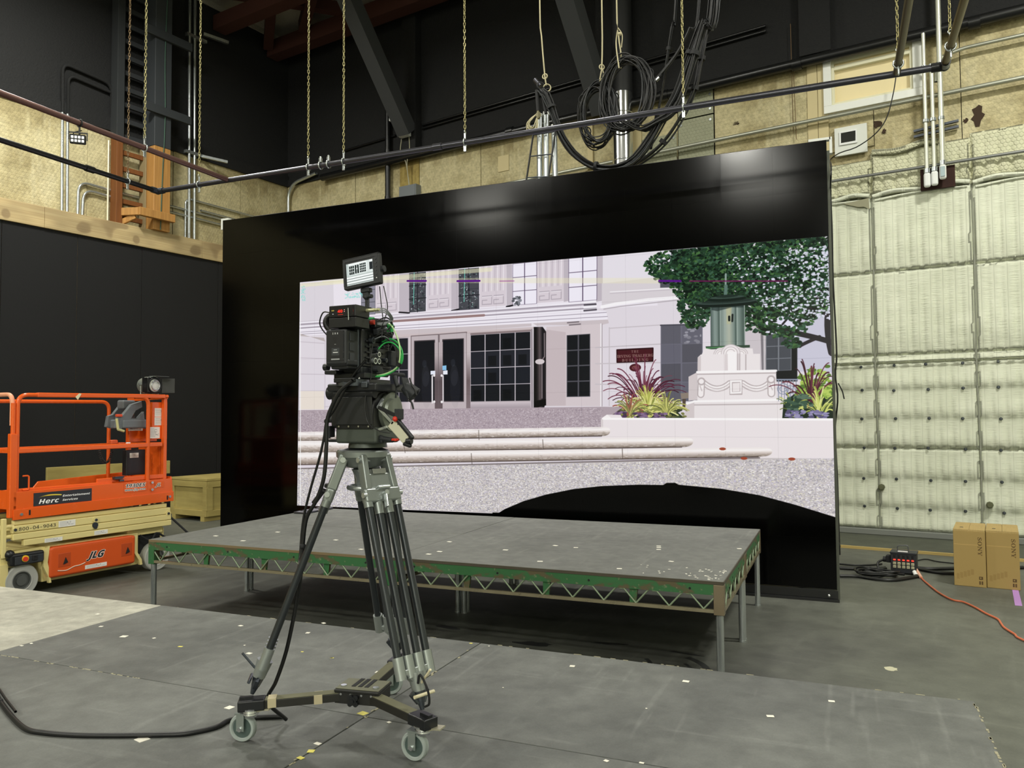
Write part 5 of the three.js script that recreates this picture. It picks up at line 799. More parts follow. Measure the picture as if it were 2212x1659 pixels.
{ const t = thing('camera_monitor', 'small tilted black monitor on a pole showing the building doorway', 'monitor', [CX + 0.03, PY + 1.74, CZ + 0.02], 0);
  part('pole', [rod([0, 0, 0], [0, 0.15, 0], 0.006), rod([0.012, 0.05, 0], [0.012, 0.15, 0], 0.003), rbox(0.022, 0.02, 0.02, 0.004, 0.012, 0.1, 0)], M.plastic, t);
  part('joint', [ball(0.013, 0.0, 0.155, 0), rbox(0.03, 0.028, 0.022, 0.005, 0, 0.165, 0), cyl(0.009, 0.009, 0.04, 0.01, 0.158, 0, 0, 0, Math.PI / 2, 8), rbox(0.045, 0.02, 0.03, 0.004, 0, 0.185, 0.0, 0, 0, 0.08)], M.plasticMat, t);
  const place = (g) => [].concat(g).map((q) => q.rotateX(-0.06).rotateZ(0.11).translate(-0.012, 0.265, 0.01));
  const f = part('housing', place([rbox(0.19, 0.138, 0.03, 0.008), rbox(0.16, 0.1, 0.03, 0.01, 0, 0, -0.02), box(0.186, 0.002, 0.028, 0, 0.0695, 0)]), mat(0x1c1e20, 0.5), t);
  part('bezel', place([box(0.182, 0.012, 0.002, 0, 0.06, 0.016), box(0.182, 0.012, 0.002, 0, -0.06, 0.016), box(0.012, 0.11, 0.002, -0.086, 0, 0.016), box(0.022, 0.11, 0.002, 0.08, 0, 0.016)]), M.plastic, f);
  part('display', place(pictureQuad(0.136, 0.098, 0.002, -0.006, -0.004, 0.0155)), mat(0x040404, 0.2, 0, { emissive: 0xffffff, emissiveMap: monitorPicture, emissiveIntensity: 0.95 }), f, true);
  for (let i = 0; i < 6; i++) part('button', place(cyl(0.0025, 0.0025, 0.003, 0.08, 0.042 - i * 0.017, 0.0175, Math.PI / 2, 0, 0, 8)), i === 5 ? M.white : M.darkGrey, f);
  part('side_knob', place(cyl(0.014, 0.014, 0.012, 0.099, 0.0, -0.012, 0, 0, Math.PI / 2, 16)), M.plasticMat, f);
  part('cable', tube([[0.062, 0.2, -0.01], [0.075, 0.13, 0], [0.085, 0.05, 0.0], [0.088, 0.0, 0.01], [0.09, -0.03, 0.02]], 0.0022, 24, 6), M.cable, t);
  part('cable', tube([[0.082, 0.2, -0.01], [0.1, 0.15, 0], [0.108, 0.1, 0.0], [0.095, 0.04, 0.01], [0.08, 0.0, 0.02]], 0.0022, 24, 6), M.cable, t);
}
{ const P = [[-1.841, 1.978, -2.780], [-1.910, 1.908, -2.780], [-1.992, 1.780, -2.780], [-2.038, 1.721, -2.780], [-2.052, 1.651, -2.780], [-2.076, 1.561, -2.780], [-2.124, 1.421, -2.780], [-2.160, 1.289, -2.780], [-2.176, 1.139, -2.780]], Q = [[-1.878, 1.891, -2.740], [-1.941, 1.848, -2.740], [-1.985, 1.780, -2.740], [-2.008, 1.717, -2.740], [-2.010, 1.623, -2.740], [-2.022, 1.486, -2.740], [-2.060, 1.387, -2.740], [-2.112, 1.306, -2.740], [-2.131, 1.187, -2.740], [-2.140, 1.069, -2.740], [-2.156, 0.970, -2.740], [-2.182, 0.859, -2.740], [-2.211, 0.748, -2.740], [-2.240, 0.667, -2.740], [-2.272, 0.594, -2.740]];
  const t = thing('camera_cable', 'pair of black cables hanging from the camera down along the tripod leg', 'cable', P[0]); bases.set(t, P[0]);
  part('strand', tube([...P, ...[[-2.139, 1.083, -2.720], [-2.148, 0.975, -2.720], [-2.164, 0.866, -2.720], [-2.190, 0.760, -2.720]]], 0.0055, 80, 8), M.cable, t);
  part('strand', tube([...Q, [-2.33, PY + 0.13, -2.76], [-2.31, PY + 0.02, -2.86]], 0.0085, 90, 8), M.cable, t);
  part('tie', [ball(0.012, ...P[3]), ball(0.014, ...Q[8])], M.rubber, t);
}
{ const P = [[-3.761, 0.381, -2.546], [-3.548, 0.381, -2.450], [-3.327, 0.381, -2.367], [-3.207, 0.381, -2.366], [-3.063, 0.381, -2.398], [-2.910, 0.381, -2.454], [-2.765, 0.381, -2.518], [-2.643, 0.381, -2.577], [-2.591, 0.381, -2.630], [-2.553, 0.381, -2.699], [-2.545, 0.381, -2.798]];
  P.unshift([P[0][0] - 0.25, 0.381, P[0][2] - 0.12]);
  const t = thing('floor_cable', 'thick black cable curving over the platform to the tripod caster', 'cable', P[4]); bases.set(t, P[4]);
  part('cable', tube([...P, [-2.36, 0.383, -2.9]], 0.011, 90, 10), M.cable, t);
  part('cable', tube([P[0], P[1], P[2]].map((p) => [p[0] + 0.02, p[1] + 0.012, p[2] - 0.012]), 0.006, 24, 8), M.cable, t);
  part('tie', rod(P[1], [P[1][0] + 0.02, P[1][1], P[1][2] + 0.015], 0.014), M.rubber, t);
}

// ---------------------------------------------------------------- scissor lift
const LIFT = [-7.417, 0, -5.219], LT = 83.39 * Math.PI / 180;
const ORANGE = '#e8601c';
const signHire = canvasTexture(512, 160, (x) => {
  x.fillStyle = '#2c2d33'; x.fillRect(0, 0, 512, 160); x.fillStyle = '#fff'; x.textBaseline = 'alphabetic';
  x.font = 'italic bold 78px sans-serif'; x.fillText('Herc', 36, 138); x.font = 'italic bold 35px sans-serif'; x.fillText('Entertainment', 244, 76); x.fillText('Services', 244, 128);
  const g = x.createLinearGradient(40, 0, 240, 0); g.addColorStop(0, '#5a5130'); g.addColorStop(0.4, '#f2cf3a'); g.addColorStop(1, '#f6e05a'); x.fillStyle = g; x.beginPath(); x.moveTo(34, 62); x.quadraticCurveTo(110, 14, 236, 42); x.quadraticCurveTo(244, 48, 234, 54); x.quadraticCurveTo(120, 34, 34, 62); x.fill();
});
const outlined = (x, text, px_, y, size, w, fill = '#23262c') => { x.font = `italic bold ${size}px sans-serif`; x.lineJoin = 'round'; x.lineWidth = size * 0.13; x.strokeStyle = '#f4efe8'; x.strokeText(text, px_, y, w); x.fillStyle = fill; x.fillText(text, px_, y, w); };
const signMaker = canvasTexture(256, 128, (x) => { x.fillStyle = '#d5541a'; x.fillRect(0, 0, 256, 128); x.transform(1, 0, -0.18, 1, 20, 0); x.lineJoin = 'miter'; outlined(x, 'JLG', 20, 102, 106, 200); x.lineWidth = 5; x.strokeStyle = '#23262c'; x.strokeText('JLG', 20, 102, 200); });
const signModel = canvasTexture(320, 160, (x) => { x.fillStyle = ORANGE; x.fillRect(0, 0, 320, 160); outlined(x, '1930ES', 10, 84, 84); x.font = 'bold 46px sans-serif'; x.lineWidth = 7; x.strokeStyle = '#f4efe8'; x.strokeText('www.jlg.com', 12, 140); x.fillStyle = '#3a3c42'; x.fillText('www.jlg.com', 12, 140); });
const signShort = canvasTexture(128, 96, (x) => { x.fillStyle = ORANGE; x.fillRect(0, 0, 128, 96); x.transform(1, 0, -0.2, 1, 16, 0); outlined(x, 'JL', 14, 76, 72, 90); });
const signNumber = canvasTexture(512, 96, (x) => { x.fillStyle = '#dfd08e'; x.fillRect(0, 0, 512, 96); x.fillStyle = '#1c1a16'; x.font = 'bold 74px monospace'; x.fillText('800-04-9043', 10, 76); });
const signPaper = canvasTexture(128, 96, (x) => { x.fillStyle = '#e9e8e2'; x.fillRect(0, 0, 128, 96); x.fillStyle = '#9a9a98'; for (let i = 0; i < 7; i++) x.fillRect(8, 12 + i * 11, 50 + (i * 37) % 30, 3); x.strokeStyle = '#8a8a88'; x.lineWidth = 3; x.strokeRect(66, 20, 24, 22); x.beginPath(); x.moveTo(70, 70); x.lineTo(118, 58); x.moveTo(74, 60); x.lineTo(112, 74); x.stroke(); });
{ const t = thing('scissor_lift', 'orange and cream scissor lift with guard rails parked by the black flats', 'scissor lift', LIFT, LT);
  const sticker = (tex, s0, s1, y0, y1, z, parent, name = 'sticker') => part(name, pictureQuad(s1 - s0, y1 - y0, 0.002, (s0 + s1) / 2, (y0 + y1) / 2, z + 0.001), mat(0xffffff, 0.45, 0, { map: tex }), parent, true);
  // running gear
  for (const [s, z] of [[0, -0.06], [1.495, -0.06], [0, -0.7], [1.495, -0.7]]) {
    const w = part('wheel', lathe([[0.085, -0.05], [0.1, -0.055], [0.115, -0.05], [0.15, -0.055], [0.16, -0.045], [0.16, 0.045], [0.15, 0.055], [0.115, 0.05], [0.1, 0.055], [0.085, 0.05]], s, 0.16, z, Math.PI / 2, 0, 0, 36), M.tyre, t);
    part('rim', [cyl(0.1, 0.1, 0.07, s, 0.16, z, Math.PI / 2, 0, 0, 28), cyl(0.04, 0.05, 0.1, s, 0.16, z, Math.PI / 2, 0, 0, 16), ring(0.085, 0.008, s, 0.16, z + 0.045)], mat(0x5a5d5a, 0.6, 0.3), w);
  }
  part('chassis', [span(-0.18, 1.66, 0.3, 0.46, -0.64, -0.12, 0.01), span(0.21, 1.28, 0.1, 0.46, -0.7, -0.05, 0.01), span(-0.2, -0.12, 0.15, 0.5, -0.72, -0.04, 0.008), span(1.15, 1.6, 0.42, 0.49, -0.7, -0.06, 0.01)], M.cream, t);
  for (const g of [plate([[-0.19, 0.44], [0.2, 0.46], [0.25, 0.44], [0.2, 0.33], [0.17, 0.31], [-0.19, 0.3]], 0.03).translate(0, 0, -0.03), plate([[0.19, 0.42], [0.26, 0.46], [0.24, 0.3], [0.27, 0.16], [0.28, 0.09], [0.255, 0.09], [0.25, 0.15], [0.2, 0.26]], 0.035).translate(0, 0, 0.005), plate([[1.2, 0.44], [1.235, 0.44], [1.22, 0.27], [1.29, 0.16], [1.3, 0.1], [1.27, 0.1], [1.26, 0.15], [1.195, 0.25]], 0.035).translate(0, 0, 0.0), plate([[-0.2, 0.34], [-0.13, 0.34], [-0.13, 0.12], [-0.2, 0.1]], 0.05).translate(0, 0, -0.01)]) part('fender', g, M.cream, t);
  part('rear_motor', [span(1.32, 1.6, 0.2, 0.42, -0.5, -0.1, 0.02), rod([1.5, 0.3, -0.12], [1.3, 0.4, -0.1], 0.012), tube([[1.3, 0.42, -0.05], [1.42, 0.35, -0.03], [1.5, 0.42, -0.04], [1.62, 0.36, -0.05]], 0.012)], M.rubber, t);
  part('stay_bar', rod([1.66, 0.6, -0.03], [1.85, 0.36, 0.1], 0.012), M.rubber, t);
  // orange swing-out tray with hand pockets
  const tray = part('side_cover', [rbox(0.955, 0.31, 0.08, 0.03, 0.725, 0.288, -0.02), rbox(0.9, 0.05, 0.085, 0.02, 0.72, 0.42, -0.024)], M.orangeDeep, t);
  for (const s of [0.4, 1.09]) { part('hand_pocket', rbox(0.13, 0.14, 0.012, 0.005, s, 0.3, 0.0165), mat(0xb8460f, 0.6), tray); part('latch', at(plate([[-0.025, -0.035], [0.025, -0.02], [0.0, 0.035]], 0.008, 0.002), s + 0.01, 0.29, 0.03), M.rubber, tray); }
  sticker(signMaker, 0.63, 0.88, 0.245, 0.36, 0.0195, tray); sticker(signPaper, 0.62, 0.86, 0.165, 0.205, 0.0195, tray);
  part('scratch', tube([[0.33, 0.2, 0.02], [0.42, 0.19, 0.021], [0.5, 0.215, 0.02], [0.56, 0.22, 0.021], [0.62, 0.235, 0.02]], 0.006, 20, 5), mat(0xd9c2b0, 0.6), tray);
  // ground controls
  const gc = part('ground_controls', rbox(0.33, 0.12, 0.07, 0.025, 0.03, 0.375, -0.0), M.plastic, t);
  part('panel_face', rbox(0.27, 0.075, 0.01, 0.004, 0.04, 0.365, 0.037), mat(0x33373c, 0.4), gc);
  part('stop_ring', cyl(0.032, 0.032, 0.012, 0.0, 0.378, 0.044, Math.PI / 2), mat(0xe6c22e, 0.5), gc);
  part('stop_button', cyl(0.022, 0.022, 0.03, -0.006, 0.376, 0.052, Math.PI / 2), mat(0xd8402c, 0.4), gc);
  part('switch', [rbox(0.05, 0.05, 0.02, 0.005, 0.09, 0.375, 0.045), cyl(0.005, 0.005, 0.03, 0.09, 0.39, 0.06, Math.PI / 2)], M.rubber, gc);
  part('horn', [ball(0.045, -0.12, 0.43, -0.01), cyl(0.03, 0.036, 0.05, -0.12, 0.4, -0.01)], M.plastic, t);
  // folded scissor arms with pins
  const arms = [[-0.08, 1.62, 0.705, 0.752, -0.02], [-0.1, 1.655, 0.628, 0.702, 0.0], [-0.1, 1.66, 0.562, 0.624, 0.008], [0.0, 1.66, 0.497, 0.558, 0.012]];
  for (const zb of [0, -0.69]) for (const [a, b, y0, y1, z] of arms) {
    const m = part('scissor_arm', rbox(b - a, y1 - y0, 0.05, 0.008, (a + b) / 2, (y0 + y1) / 2, zb + z - 0.025), M.cream, t);
    if (!zb) { if (y0 > 0.62 && y0 < 0.7) { sticker(signNumber, -0.055, 0.33, 0.638, 0.694, 0.0005, m, 'stencil'); sticker(signPaper, 0.345, 0.52, 0.634, 0.698, 0.0005, m); }
      if (y0 > 0.56 && y0 < 0.6) for (const s of [0.73]) part('pin', [cyl(0.02, 0.02, 0.02, s, 0.59, 0.012, Math.PI / 2), cyl(0.032, 0.032, 0.008, s, 0.61, 0.01, Math.PI / 2)], M.steelDark, m);
      if (y0 > 0.62 && y0 < 0.7) for (const s of [-0.082, 0.74, 1.62]) part('pin', [cyl(s < 0 ? 0.022 : 0.032, s < 0 ? 0.022 : 0.032, 0.01, s, 0.665 - (s > 1 ? 0.03 : 0), 0.005, Math.PI / 2)], M.cream, m);
      if (y0 > 0.62 && y0 < 0.7) for (const s of [-0.082, 0.74, 1.62]) part('pin_head', cyl(0.014, 0.014, 0.012, s, 0.665 - (s > 1 ? 0.03 : 0), 0.012, Math.PI / 2), M.steelDark, m);
      if (y0 < 0.5) { sticker(signPaper, 0.2, 0.38, 0.5, 0.54, 0.0125, m); sticker(signPaper, 0.72, 0.87, 0.505, 0.55, 0.0125, m); } }
  }
  part('cross_tube', [-0.06, 0.74, 1.6].map((s) => rod([s, 0.66, -0.02], [s, 0.66, -0.7], 0.025)), M.cream, t);
  part('end_post', [span(-0.19, -0.15, 0.4, 0.78, -0.05, -0.01, 0.006), rod([-0.17, 0.7, -0.03], [-0.08, 0.7, -0.03], 0.02), rod([-0.17, 0.6, -0.03], [-0.08, 0.6, -0.03], 0.02)], M.cream, t);
  // platform with toe boards
  const sideL = part('platform_side', [plate([[-0.1, 0.76], [-0.1, 1.03], [1.67, 1.04], [1.68, 0.885], [1.685, 0.88], [1.685, 0.775]], 0.02, 0.003), plate([[-0.1, 0.76], [-0.1, 0.86], [1.685, 0.885], [1.685, 0.775]], 0.014, 0.003).translate(0, 0, 0.012)], M.orangePaint, t);
  part('platform_side', plate([[-0.1, 0.76], [-0.1, 0.99], [0.5, 1.0], [0.55, 1.06], [1.67, 1.1], [1.68, 0.78]], 0.02, 0.003).translate(0, 0, -0.74), M.orangePaint, t);
  part('platform_floor', span(-0.1, 1.67, 0.9, 0.93, -0.74, -0.02), M.galv, t);
  part('end_board', [span(1.65, 1.67, 0.78, 1.06, -0.75, -0.01)], M.orangePaint, t);
  part('roll_out_deck', [rbox(1.0, 0.03, 0.05, 0.006, 0.45, 1.04, -0.06), rbox(0.85, 0.05, 0.02, 0.006, 1.2, 1.07, -0.05)], M.orangePaint, t);
  part('deck_latch', [rbox(0.1, 0.03, 0.05, 0.006, 1.0, 1.09, -0.02), rod([0.95, 1.1, 0], [1.06, 1.1, 0], 0.008), rbox(0.05, 0.02, 0.03, 0.004, 1.03, 1.06, 0.0)], M.steelDark, t);
  sticker(signHire, 0.09, 0.69, 0.875, 1.005, 0.0025, sideL, 'sign'); sticker(signModel, 1.06, 1.345, 0.925, 1.03, 0.0025, sideL); sticker(signShort, 1.44, 1.56, 0.945, 1.015, 0.0025, sideL);
  for (const [s, y] of [[-0.03, 0.81], [1.63, 0.83], [1.4, 0.93], [1.4, 1.01]]) part('bolt', cyl(0.014, 0.014, 0.012, s, y, 0.016, Math.PI / 2), M.galv, sideL);
  for (const s of [0.05, 1.6]) part('slot', rbox(0.016, 0.05, 0.006, 0.002, s, 0.82, 0.0135), M.rubber, sideL);
  // guard rails of square tube with round corners
  const R_ = 0.021;
  part('guard_rail', pipe([[-0.06, 1.02, -0.03], [-0.06, 1.982, -0.03], [1.62, 1.996, -0.03]], R_, 0.1), M.orangePaint, t);
  part('rail_sleeve', [beam([0.12, 1.984, -0.03], [1.58, 1.996, -0.03], 0.05, 0.046, [0, 1, 0], 0.01)], M.orangePaint, t);
  part('mid_rail', beam([-0.06, 1.43, -0.03], [1.55, 1.44, -0.03], 0.04, 0.05, [0, 1, 0], 0.01), M.orangePaint, t);
  part('rail_post', pipe([[1.37, 1.0, -0.03], [1.37, 1.975, -0.03], [1.2, 1.985, -0.03]], R_ * 1.1, 0.09), M.orangePaint, t);
  part('rail_post', [beam([1.6, 1.0, -0.06], [1.6, 1.98, -0.06], 0.045, 0.05, [0, 0, 1], 0.006), beam([1.6, 1.0, -0.72], [1.6, 1.95, -0.72], 0.045, 0.05, [0, 0, 1], 0.006)], M.orangePaint, t);
  part('gate_post', [beam([-0.1, 0.78, -0.03], [-0.1, 1.6, -0.03], 0.07, 0.06, [0, 0, 1], 0.01), rod([-0.1, 1.5, -0.03], [-0.1, 1.9, -0.03], R_)], M.orangePaint, t);
  part('gate_rail', pipe([[-0.1, 1.68, -0.05], [-0.1, 1.985, -0.05], [-0.1, 1.985, -0.72], [-0.1, 1.02, -0.72]], R_, 0.09), mat(0xf0a884, 0.4), t);
  part('gate_rail', [beam([-0.1, 1.43, -0.05], [-0.1, 1.43, -0.72], 0.04, 0.045, [0, 1, 0], 0.008), span(-0.11, -0.09, 0.86, 1.04, -0.74, -0.02)], M.orangePaint, t);
  part('gate_handle', pipe([[0.0, 1.18, -0.03], [0.06, 1.18, -0.03], [0.06, 1.04, -0.03], [0.0, 1.04, -0.03]], 0.008, 0.02), M.orangePaint, t);
  part('guard_rail', pipe([[-0.06, 1.93, -0.73], [1.35, 1.94, -0.73], [1.35, 1.0, -0.73]], R_, 0.1), M.orangePaint, t);
  part('mid_rail', beam([-0.06, 1.42, -0.73], [1.6, 1.43, -0.73], 0.036, 0.045, [0, 1, 0], 0.008), M.orangePaint, t);
  part('end_rail', [beam([1.6, 1.99, -0.03], [1.6, 1.97, -0.72], 0.045, 0.045), beam([1.6, 1.44, -0.06], [1.6, 1.43, -0.72], 0.04, 0.045)], M.orangePaint, t);
  // far end: operator box on its orange plate
  const pl = part('control_plate', [span(1.46, 1.66, 1.5, 1.93, -0.12, -0.085, 0.004), span(1.3, 1.66, 1.47, 1.62, -0.3, -0.27, 0.004), span(1.58, 1.65, 1.04, 1.44, -0.5, -0.1, 0.004)], M.orangePaint, t);
  sticker(signPaper, 1.49, 1.655, 1.76, 1.86, -0.0845, pl); sticker(signPaper, 1.49, 1.655, 1.66, 1.755, -0.0845, pl); sticker(signPaper, 1.43, 1.56, 1.51, 1.64, -0.0845, pl); sticker(signPaper, 1.24, 1.42, 1.6, 1.655, -0.2, pl);
  const ob = part('operator_box', [plate([[1.04, 1.64], [1.06, 1.76], [1.12, 1.78], [1.22, 1.9], [1.35, 1.94], [1.36, 1.87], [1.28, 1.83], [1.22, 1.74], [1.3, 1.74], [1.38, 1.82], [1.4, 1.64], [1.24, 1.62], [1.2, 1.7], [1.16, 1.66], [1.1, 1.62]], 0.05, 0.006).translate(0, 0, -0.12), plate([[1.04, 1.64], [1.06, 1.76], [1.12, 1.78], [1.22, 1.9], [1.35, 1.94], [1.36, 1.87], [1.28, 1.83], [1.22, 1.74], [1.3, 1.74], [1.38, 1.82], [1.4, 1.64], [1.24, 1.62], [1.2, 1.7], [1.16, 1.66], [1.1, 1.62]], 0.05, 0.006).translate(0.03, 0.01, -0.34), rbox(0.3, 0.1, 0.3, 0.02, 1.26, 1.68, -0.25), rbox(0.16, 0.1, 0.12, 0.02, 1.24, 1.9, -0.24)], mat(0x666c70, 0.5), t);
  part('grip', [rod([1.05, 1.62, -0.1], [1.03, 1.74, -0.1], 0.014), rod([1.05, 1.62, -0.1], [1.12, 1.6, -0.1], 0.014)], mat(0xbfc08a, 0.5), ob);
  part('thumb_switch', rbox(0.06, 0.03, 0.05, 0.008, 1.07, 1.775, -0.12), mat(0xcf4a26, 0.5), ob);
  part('warning_sign', at(plate([[-0.05, -0.045], [0.05, -0.045], [0, 0.045]], 0.004), 1.24, 1.83, -0.175), mat(0xe07b22, 0.5), ob);
  part('lamp_cover', [rbox(0.08, 0.05, 0.05, 0.012, 1.03, 1.48, -0.15), rbox(0.07, 0.03, 0.05, 0.01, 1.1, 1.46, -0.12)], mat(0xc8501f, 0.5), t);
  part('document_box', rbox(0.24, 0.29, 0.08, 0.008, 1.37, 1.235, -0.28), M.plastic, t); sticker(signPaper, 1.29, 1.4, 1.29, 1.345, -0.2395, t);
  { const pts = []; for (let i = 0; i <= 220; i++) { const f = i / 220, a = Math.PI * f, cx = 1.04 - 0.075 * Math.cos(a), cy = 1.42 - 0.17 * Math.sin(a), w = f * 2 * Math.PI * 22; pts.push([cx + 0.016 * Math.cos(w) * Math.cos(a), cy + 0.016 * Math.cos(w) * Math.sin(a) * 0.6, -0.3 + 0.016 * Math.sin(w)]); } part('coil_cord', tube(pts, 0.0045, 260, 5), M.cable, t); }
  part('tag', at(plate([[0, 0], [0.05, 0.03], [0.07, 0.02], [0.02, -0.035]], 0.003), 0.5, 1.97, 0.0, 0, 0, 0.2), mat(0xe6ddb8, 0.7), t);
  part('plug', rbox(0.045, 0.05, 0.03, 0.008, 1.16, 1.45, -0.08), M.white, t);
}
{ // film lamp standing on the lift's rail
  const P = [-7.47, 2.016, -6.76], t = thing('film_lamp', 'silver and black film lamp with barn doors sitting on the lift rail', 'lamp', P, -0.05);
  const ax = Math.PI / 2;
  part('body', [lathe([[0, -0.13], [0.06, -0.13], [0.085, -0.11], [0.1, -0.05], [0.1, 0.06], [0.104, 0.07], [0.1, 0.075]], 0, 0.115, 0, 0, 0, -ax, 32)], mat(0x9aa29c, 0.35, 0.6), t);
  part('front_housing', [rbox(0.07, 0.19, 0.19, 0.02, 0.05, 0.11, 0), ring(0.085, 0.008, 0.09, 0.11, 0, 0, ax)], mat(0x101314, 0.4), t);
  part('lens', lathe([[0, 0.02], [0.04, 0.016], [0.07, 0.004], [0.075, 0]], 0.088, 0.11, 0, 0, 0, -ax, 28), mat(0xd8dcd6, 0.1, 0), t);
  part('reflector_ring', ring(0.055, 0.006, 0.105, 0.11, 0, 0, ax), M.chrome, t);
  part('barn_door', [box(0.14, 0.004, 0.16, 0.16, 0.215, 0, 0, 0, -0.05)], mat(0x6e7470, 0.4, 0.3), t);
  for (const g of [box(0.14, 0.17, 0.004, 0.146, 0.11, -0.142, 0, 0.64), box(0.13, 0.17, 0.004, 0.12, 0.11, 0.163, 0, -1.1)]) part('barn_door', g, M.blackPaint, t);
  part('yoke', [rod([0, 0.0, -0.12], [0, 0.13, -0.12], 0.006), rod([0, 0.0, 0.12], [0, 0.13, 0.12], 0.006), rod([0, 0.006, -0.12], [0, 0.006, 0.12], 0.007), cyl(0.014, 0.014, 0.03, 0, 0.12, 0.13, ax), rod([-0.15, 0.13, 0.02], [-0.11, 0.13, 0.02], 0.006)], M.galv, t);
  part('hook', ring(0.024, 0.006, 0, -0.018, 0, 0, ax), M.rubber, t);
}

// ---------------------------------------------------------------- black flats and timber beam along the left side
const flatU = -13.3, flatEdges = [-11.9, -10.1, -8.45, -7.27, -6.07, -4.85, -3.63, -2.4, -1.2, 0, 1.2];
['in the far corner behind the LED wall', 'next to the LED wall edge', 'behind the wooden crates', 'directly behind the scissor lift', 'behind the lift rail and gate', 'at the frame edge past the lift gate', 'beyond the frame edge nearest the lift', 'second beyond the frame edge', 'third beyond the frame edge', 'last beside the photographer'].forEach((w, i) => {
  const a = flatEdges[i], b = flatEdges[i + 1], f = hall('black_flat', `tall black painted flat ${w} under the timber beam`, 'flat', [flatU, 0, (a + b) / 2], 'row of black flats');
  part('face', span(flatU - 0.012, flatU, 0.0, 4.9, a + 0.004, b - 0.004, 0.002), M.blackFlat, f);
  part('frame', [span(flatU - 0.08, flatU - 0.013, 0, 4.9, a + 0.01, a + 0.07), span(flatU - 0.08, flatU - 0.013, 0, 4.9, b - 0.07, b - 0.01), span(flatU - 0.08, flatU - 0.013, 4.83, 4.9, a + 0.07, b - 0.07), span(flatU - 0.08, flatU - 0.013, 0, 0.07, a + 0.07, b - 0.07)], M.pine, f);
});
{ const t = hall('timber_beam', 'pale knotty timber beam along the top of the black flats', 'beam', [flatU, 4.9, -5]);
  for (const [a, b, d] of [[-11.9, -9.7, 0], [-9.7, -6.7, 0.008], [-6.7, -3.5, 0], [-3.5, 1.2, 0.006]]) part('board', rbox(0.09 + d, 0.35, b - a - 0.004, 0.006, flatU - 0.01, 5.075, (a + b) / 2), M.pine, t);
  part('cap_board', span(-13.6, flatU - 0.056, 5.2, 5.24, -11.9, 1.2, 0.005), M.pine, t);
  part('bracket', [-11, -9, -7, -5, -3, -1].map((v) => span(-13.62, flatU - 0.056, 5.1, 5.199, v, v + 0.05)), M.pine, t); }

// ---------------------------------------------------------------- timber post with ladder, its shelf, conduits on the left wall
{ const t = hall('timber_post', 'thick orange timber post, painted black above, beside the ladder', 'post', [-13.3, 5.25, -8.75]);
  part('bare_post', span(-13.56, -13.18, 5.25, 6.83, -8.93, -8.59, 0.012), M.timber, t);
  part('painted_post', span(-13.562, -13.178, 6.83, TOP, -8.932, -8.588, 0.012), mat(0x303438, 0.7), t);
  for (const y of [7.5, 8.95]) part('cross_arm', rbox(0.06, 0.16, 0.95, 0.008, -13.14, y, -8.85), mat(0x2a2e31, 0.8), t);
  part('green_cord', tube([[-13.16, 5.26, -8.72], [-13.165, 6.2, -8.75], [-13.16, 7.4, -8.79], [-13.165, 8.6, -8.78], [-13.16, 10.0, -8.82]], 0.009, 30, 6), mat(0x39584a, 0.7), t);
  const l = hall('wall_ladder', 'brown wooden ladder fixed to the wall beside the timber post', 'ladder', [-13.55, 5.25, -8.2]);
  part('side_rail', span(-13.6, -13.4, 5.25, 6.86, -8.12, -8.0, 0.008), M.darkTimber, l);
  part('side_rail', span(-13.6, -13.4, 5.25, 6.86, -8.585, -8.56, 0.006), mat(0x8a7a58, 0.8), l);
  part('painted_rail', span(-13.605, -13.395, 6.86, TOP, -8.13, -7.99, 0.008), mat(0x232628, 0.8), l);
  for (let k = 0; k < 5; k++) part('rung', rbox(0.05, 0.09, 0.45, 0.008, -13.5, 5.42 + k * 0.3, -8.34), M.darkTimber, l);
  for (let k = 5; k < 15; k++) part('rung', rbox(0.05, 0.09, 0.45, 0.008, -13.5, 5.42 + k * 0.3, -8.34), mat(0x222528, 0.8), l);
  const s = hall('timber_bracket', 'brown angled timber bracket nailed across the ladder and post', 'bracket', [-13.2, 5.45, -8.5]);
  part('front_board', rbox(0.09, 0.15, 0.72, 0.01, -13.1, 5.5, -8.6), M.timber, s);
  part('side_board', beam([-13.12, 5.5, -8.26], [-13.58, 5.5, -8.05], 0.14, 0.06, [1, 0, 0], 0.008), M.timber, s);
  part('knee', beam([-13.5, 5.3, -8.12], [-13.2, 5.42, -8.25], 0.05, 0.1, [0, 1, 0], 0.008), M.timber, s);
}
const conduit = (label, runs, r, m = M.galv, straps = [], bend = 0.12) => {
  const b = runs[0][0], t = hall('conduit', label, 'conduit', b);
  runs.forEach((p) => part('pipe', pipe(p, r, bend, 12), m, t));
  for (const s of straps) part('strap', s, M.galv, t);
  return t;
};
const LU = -13.6;
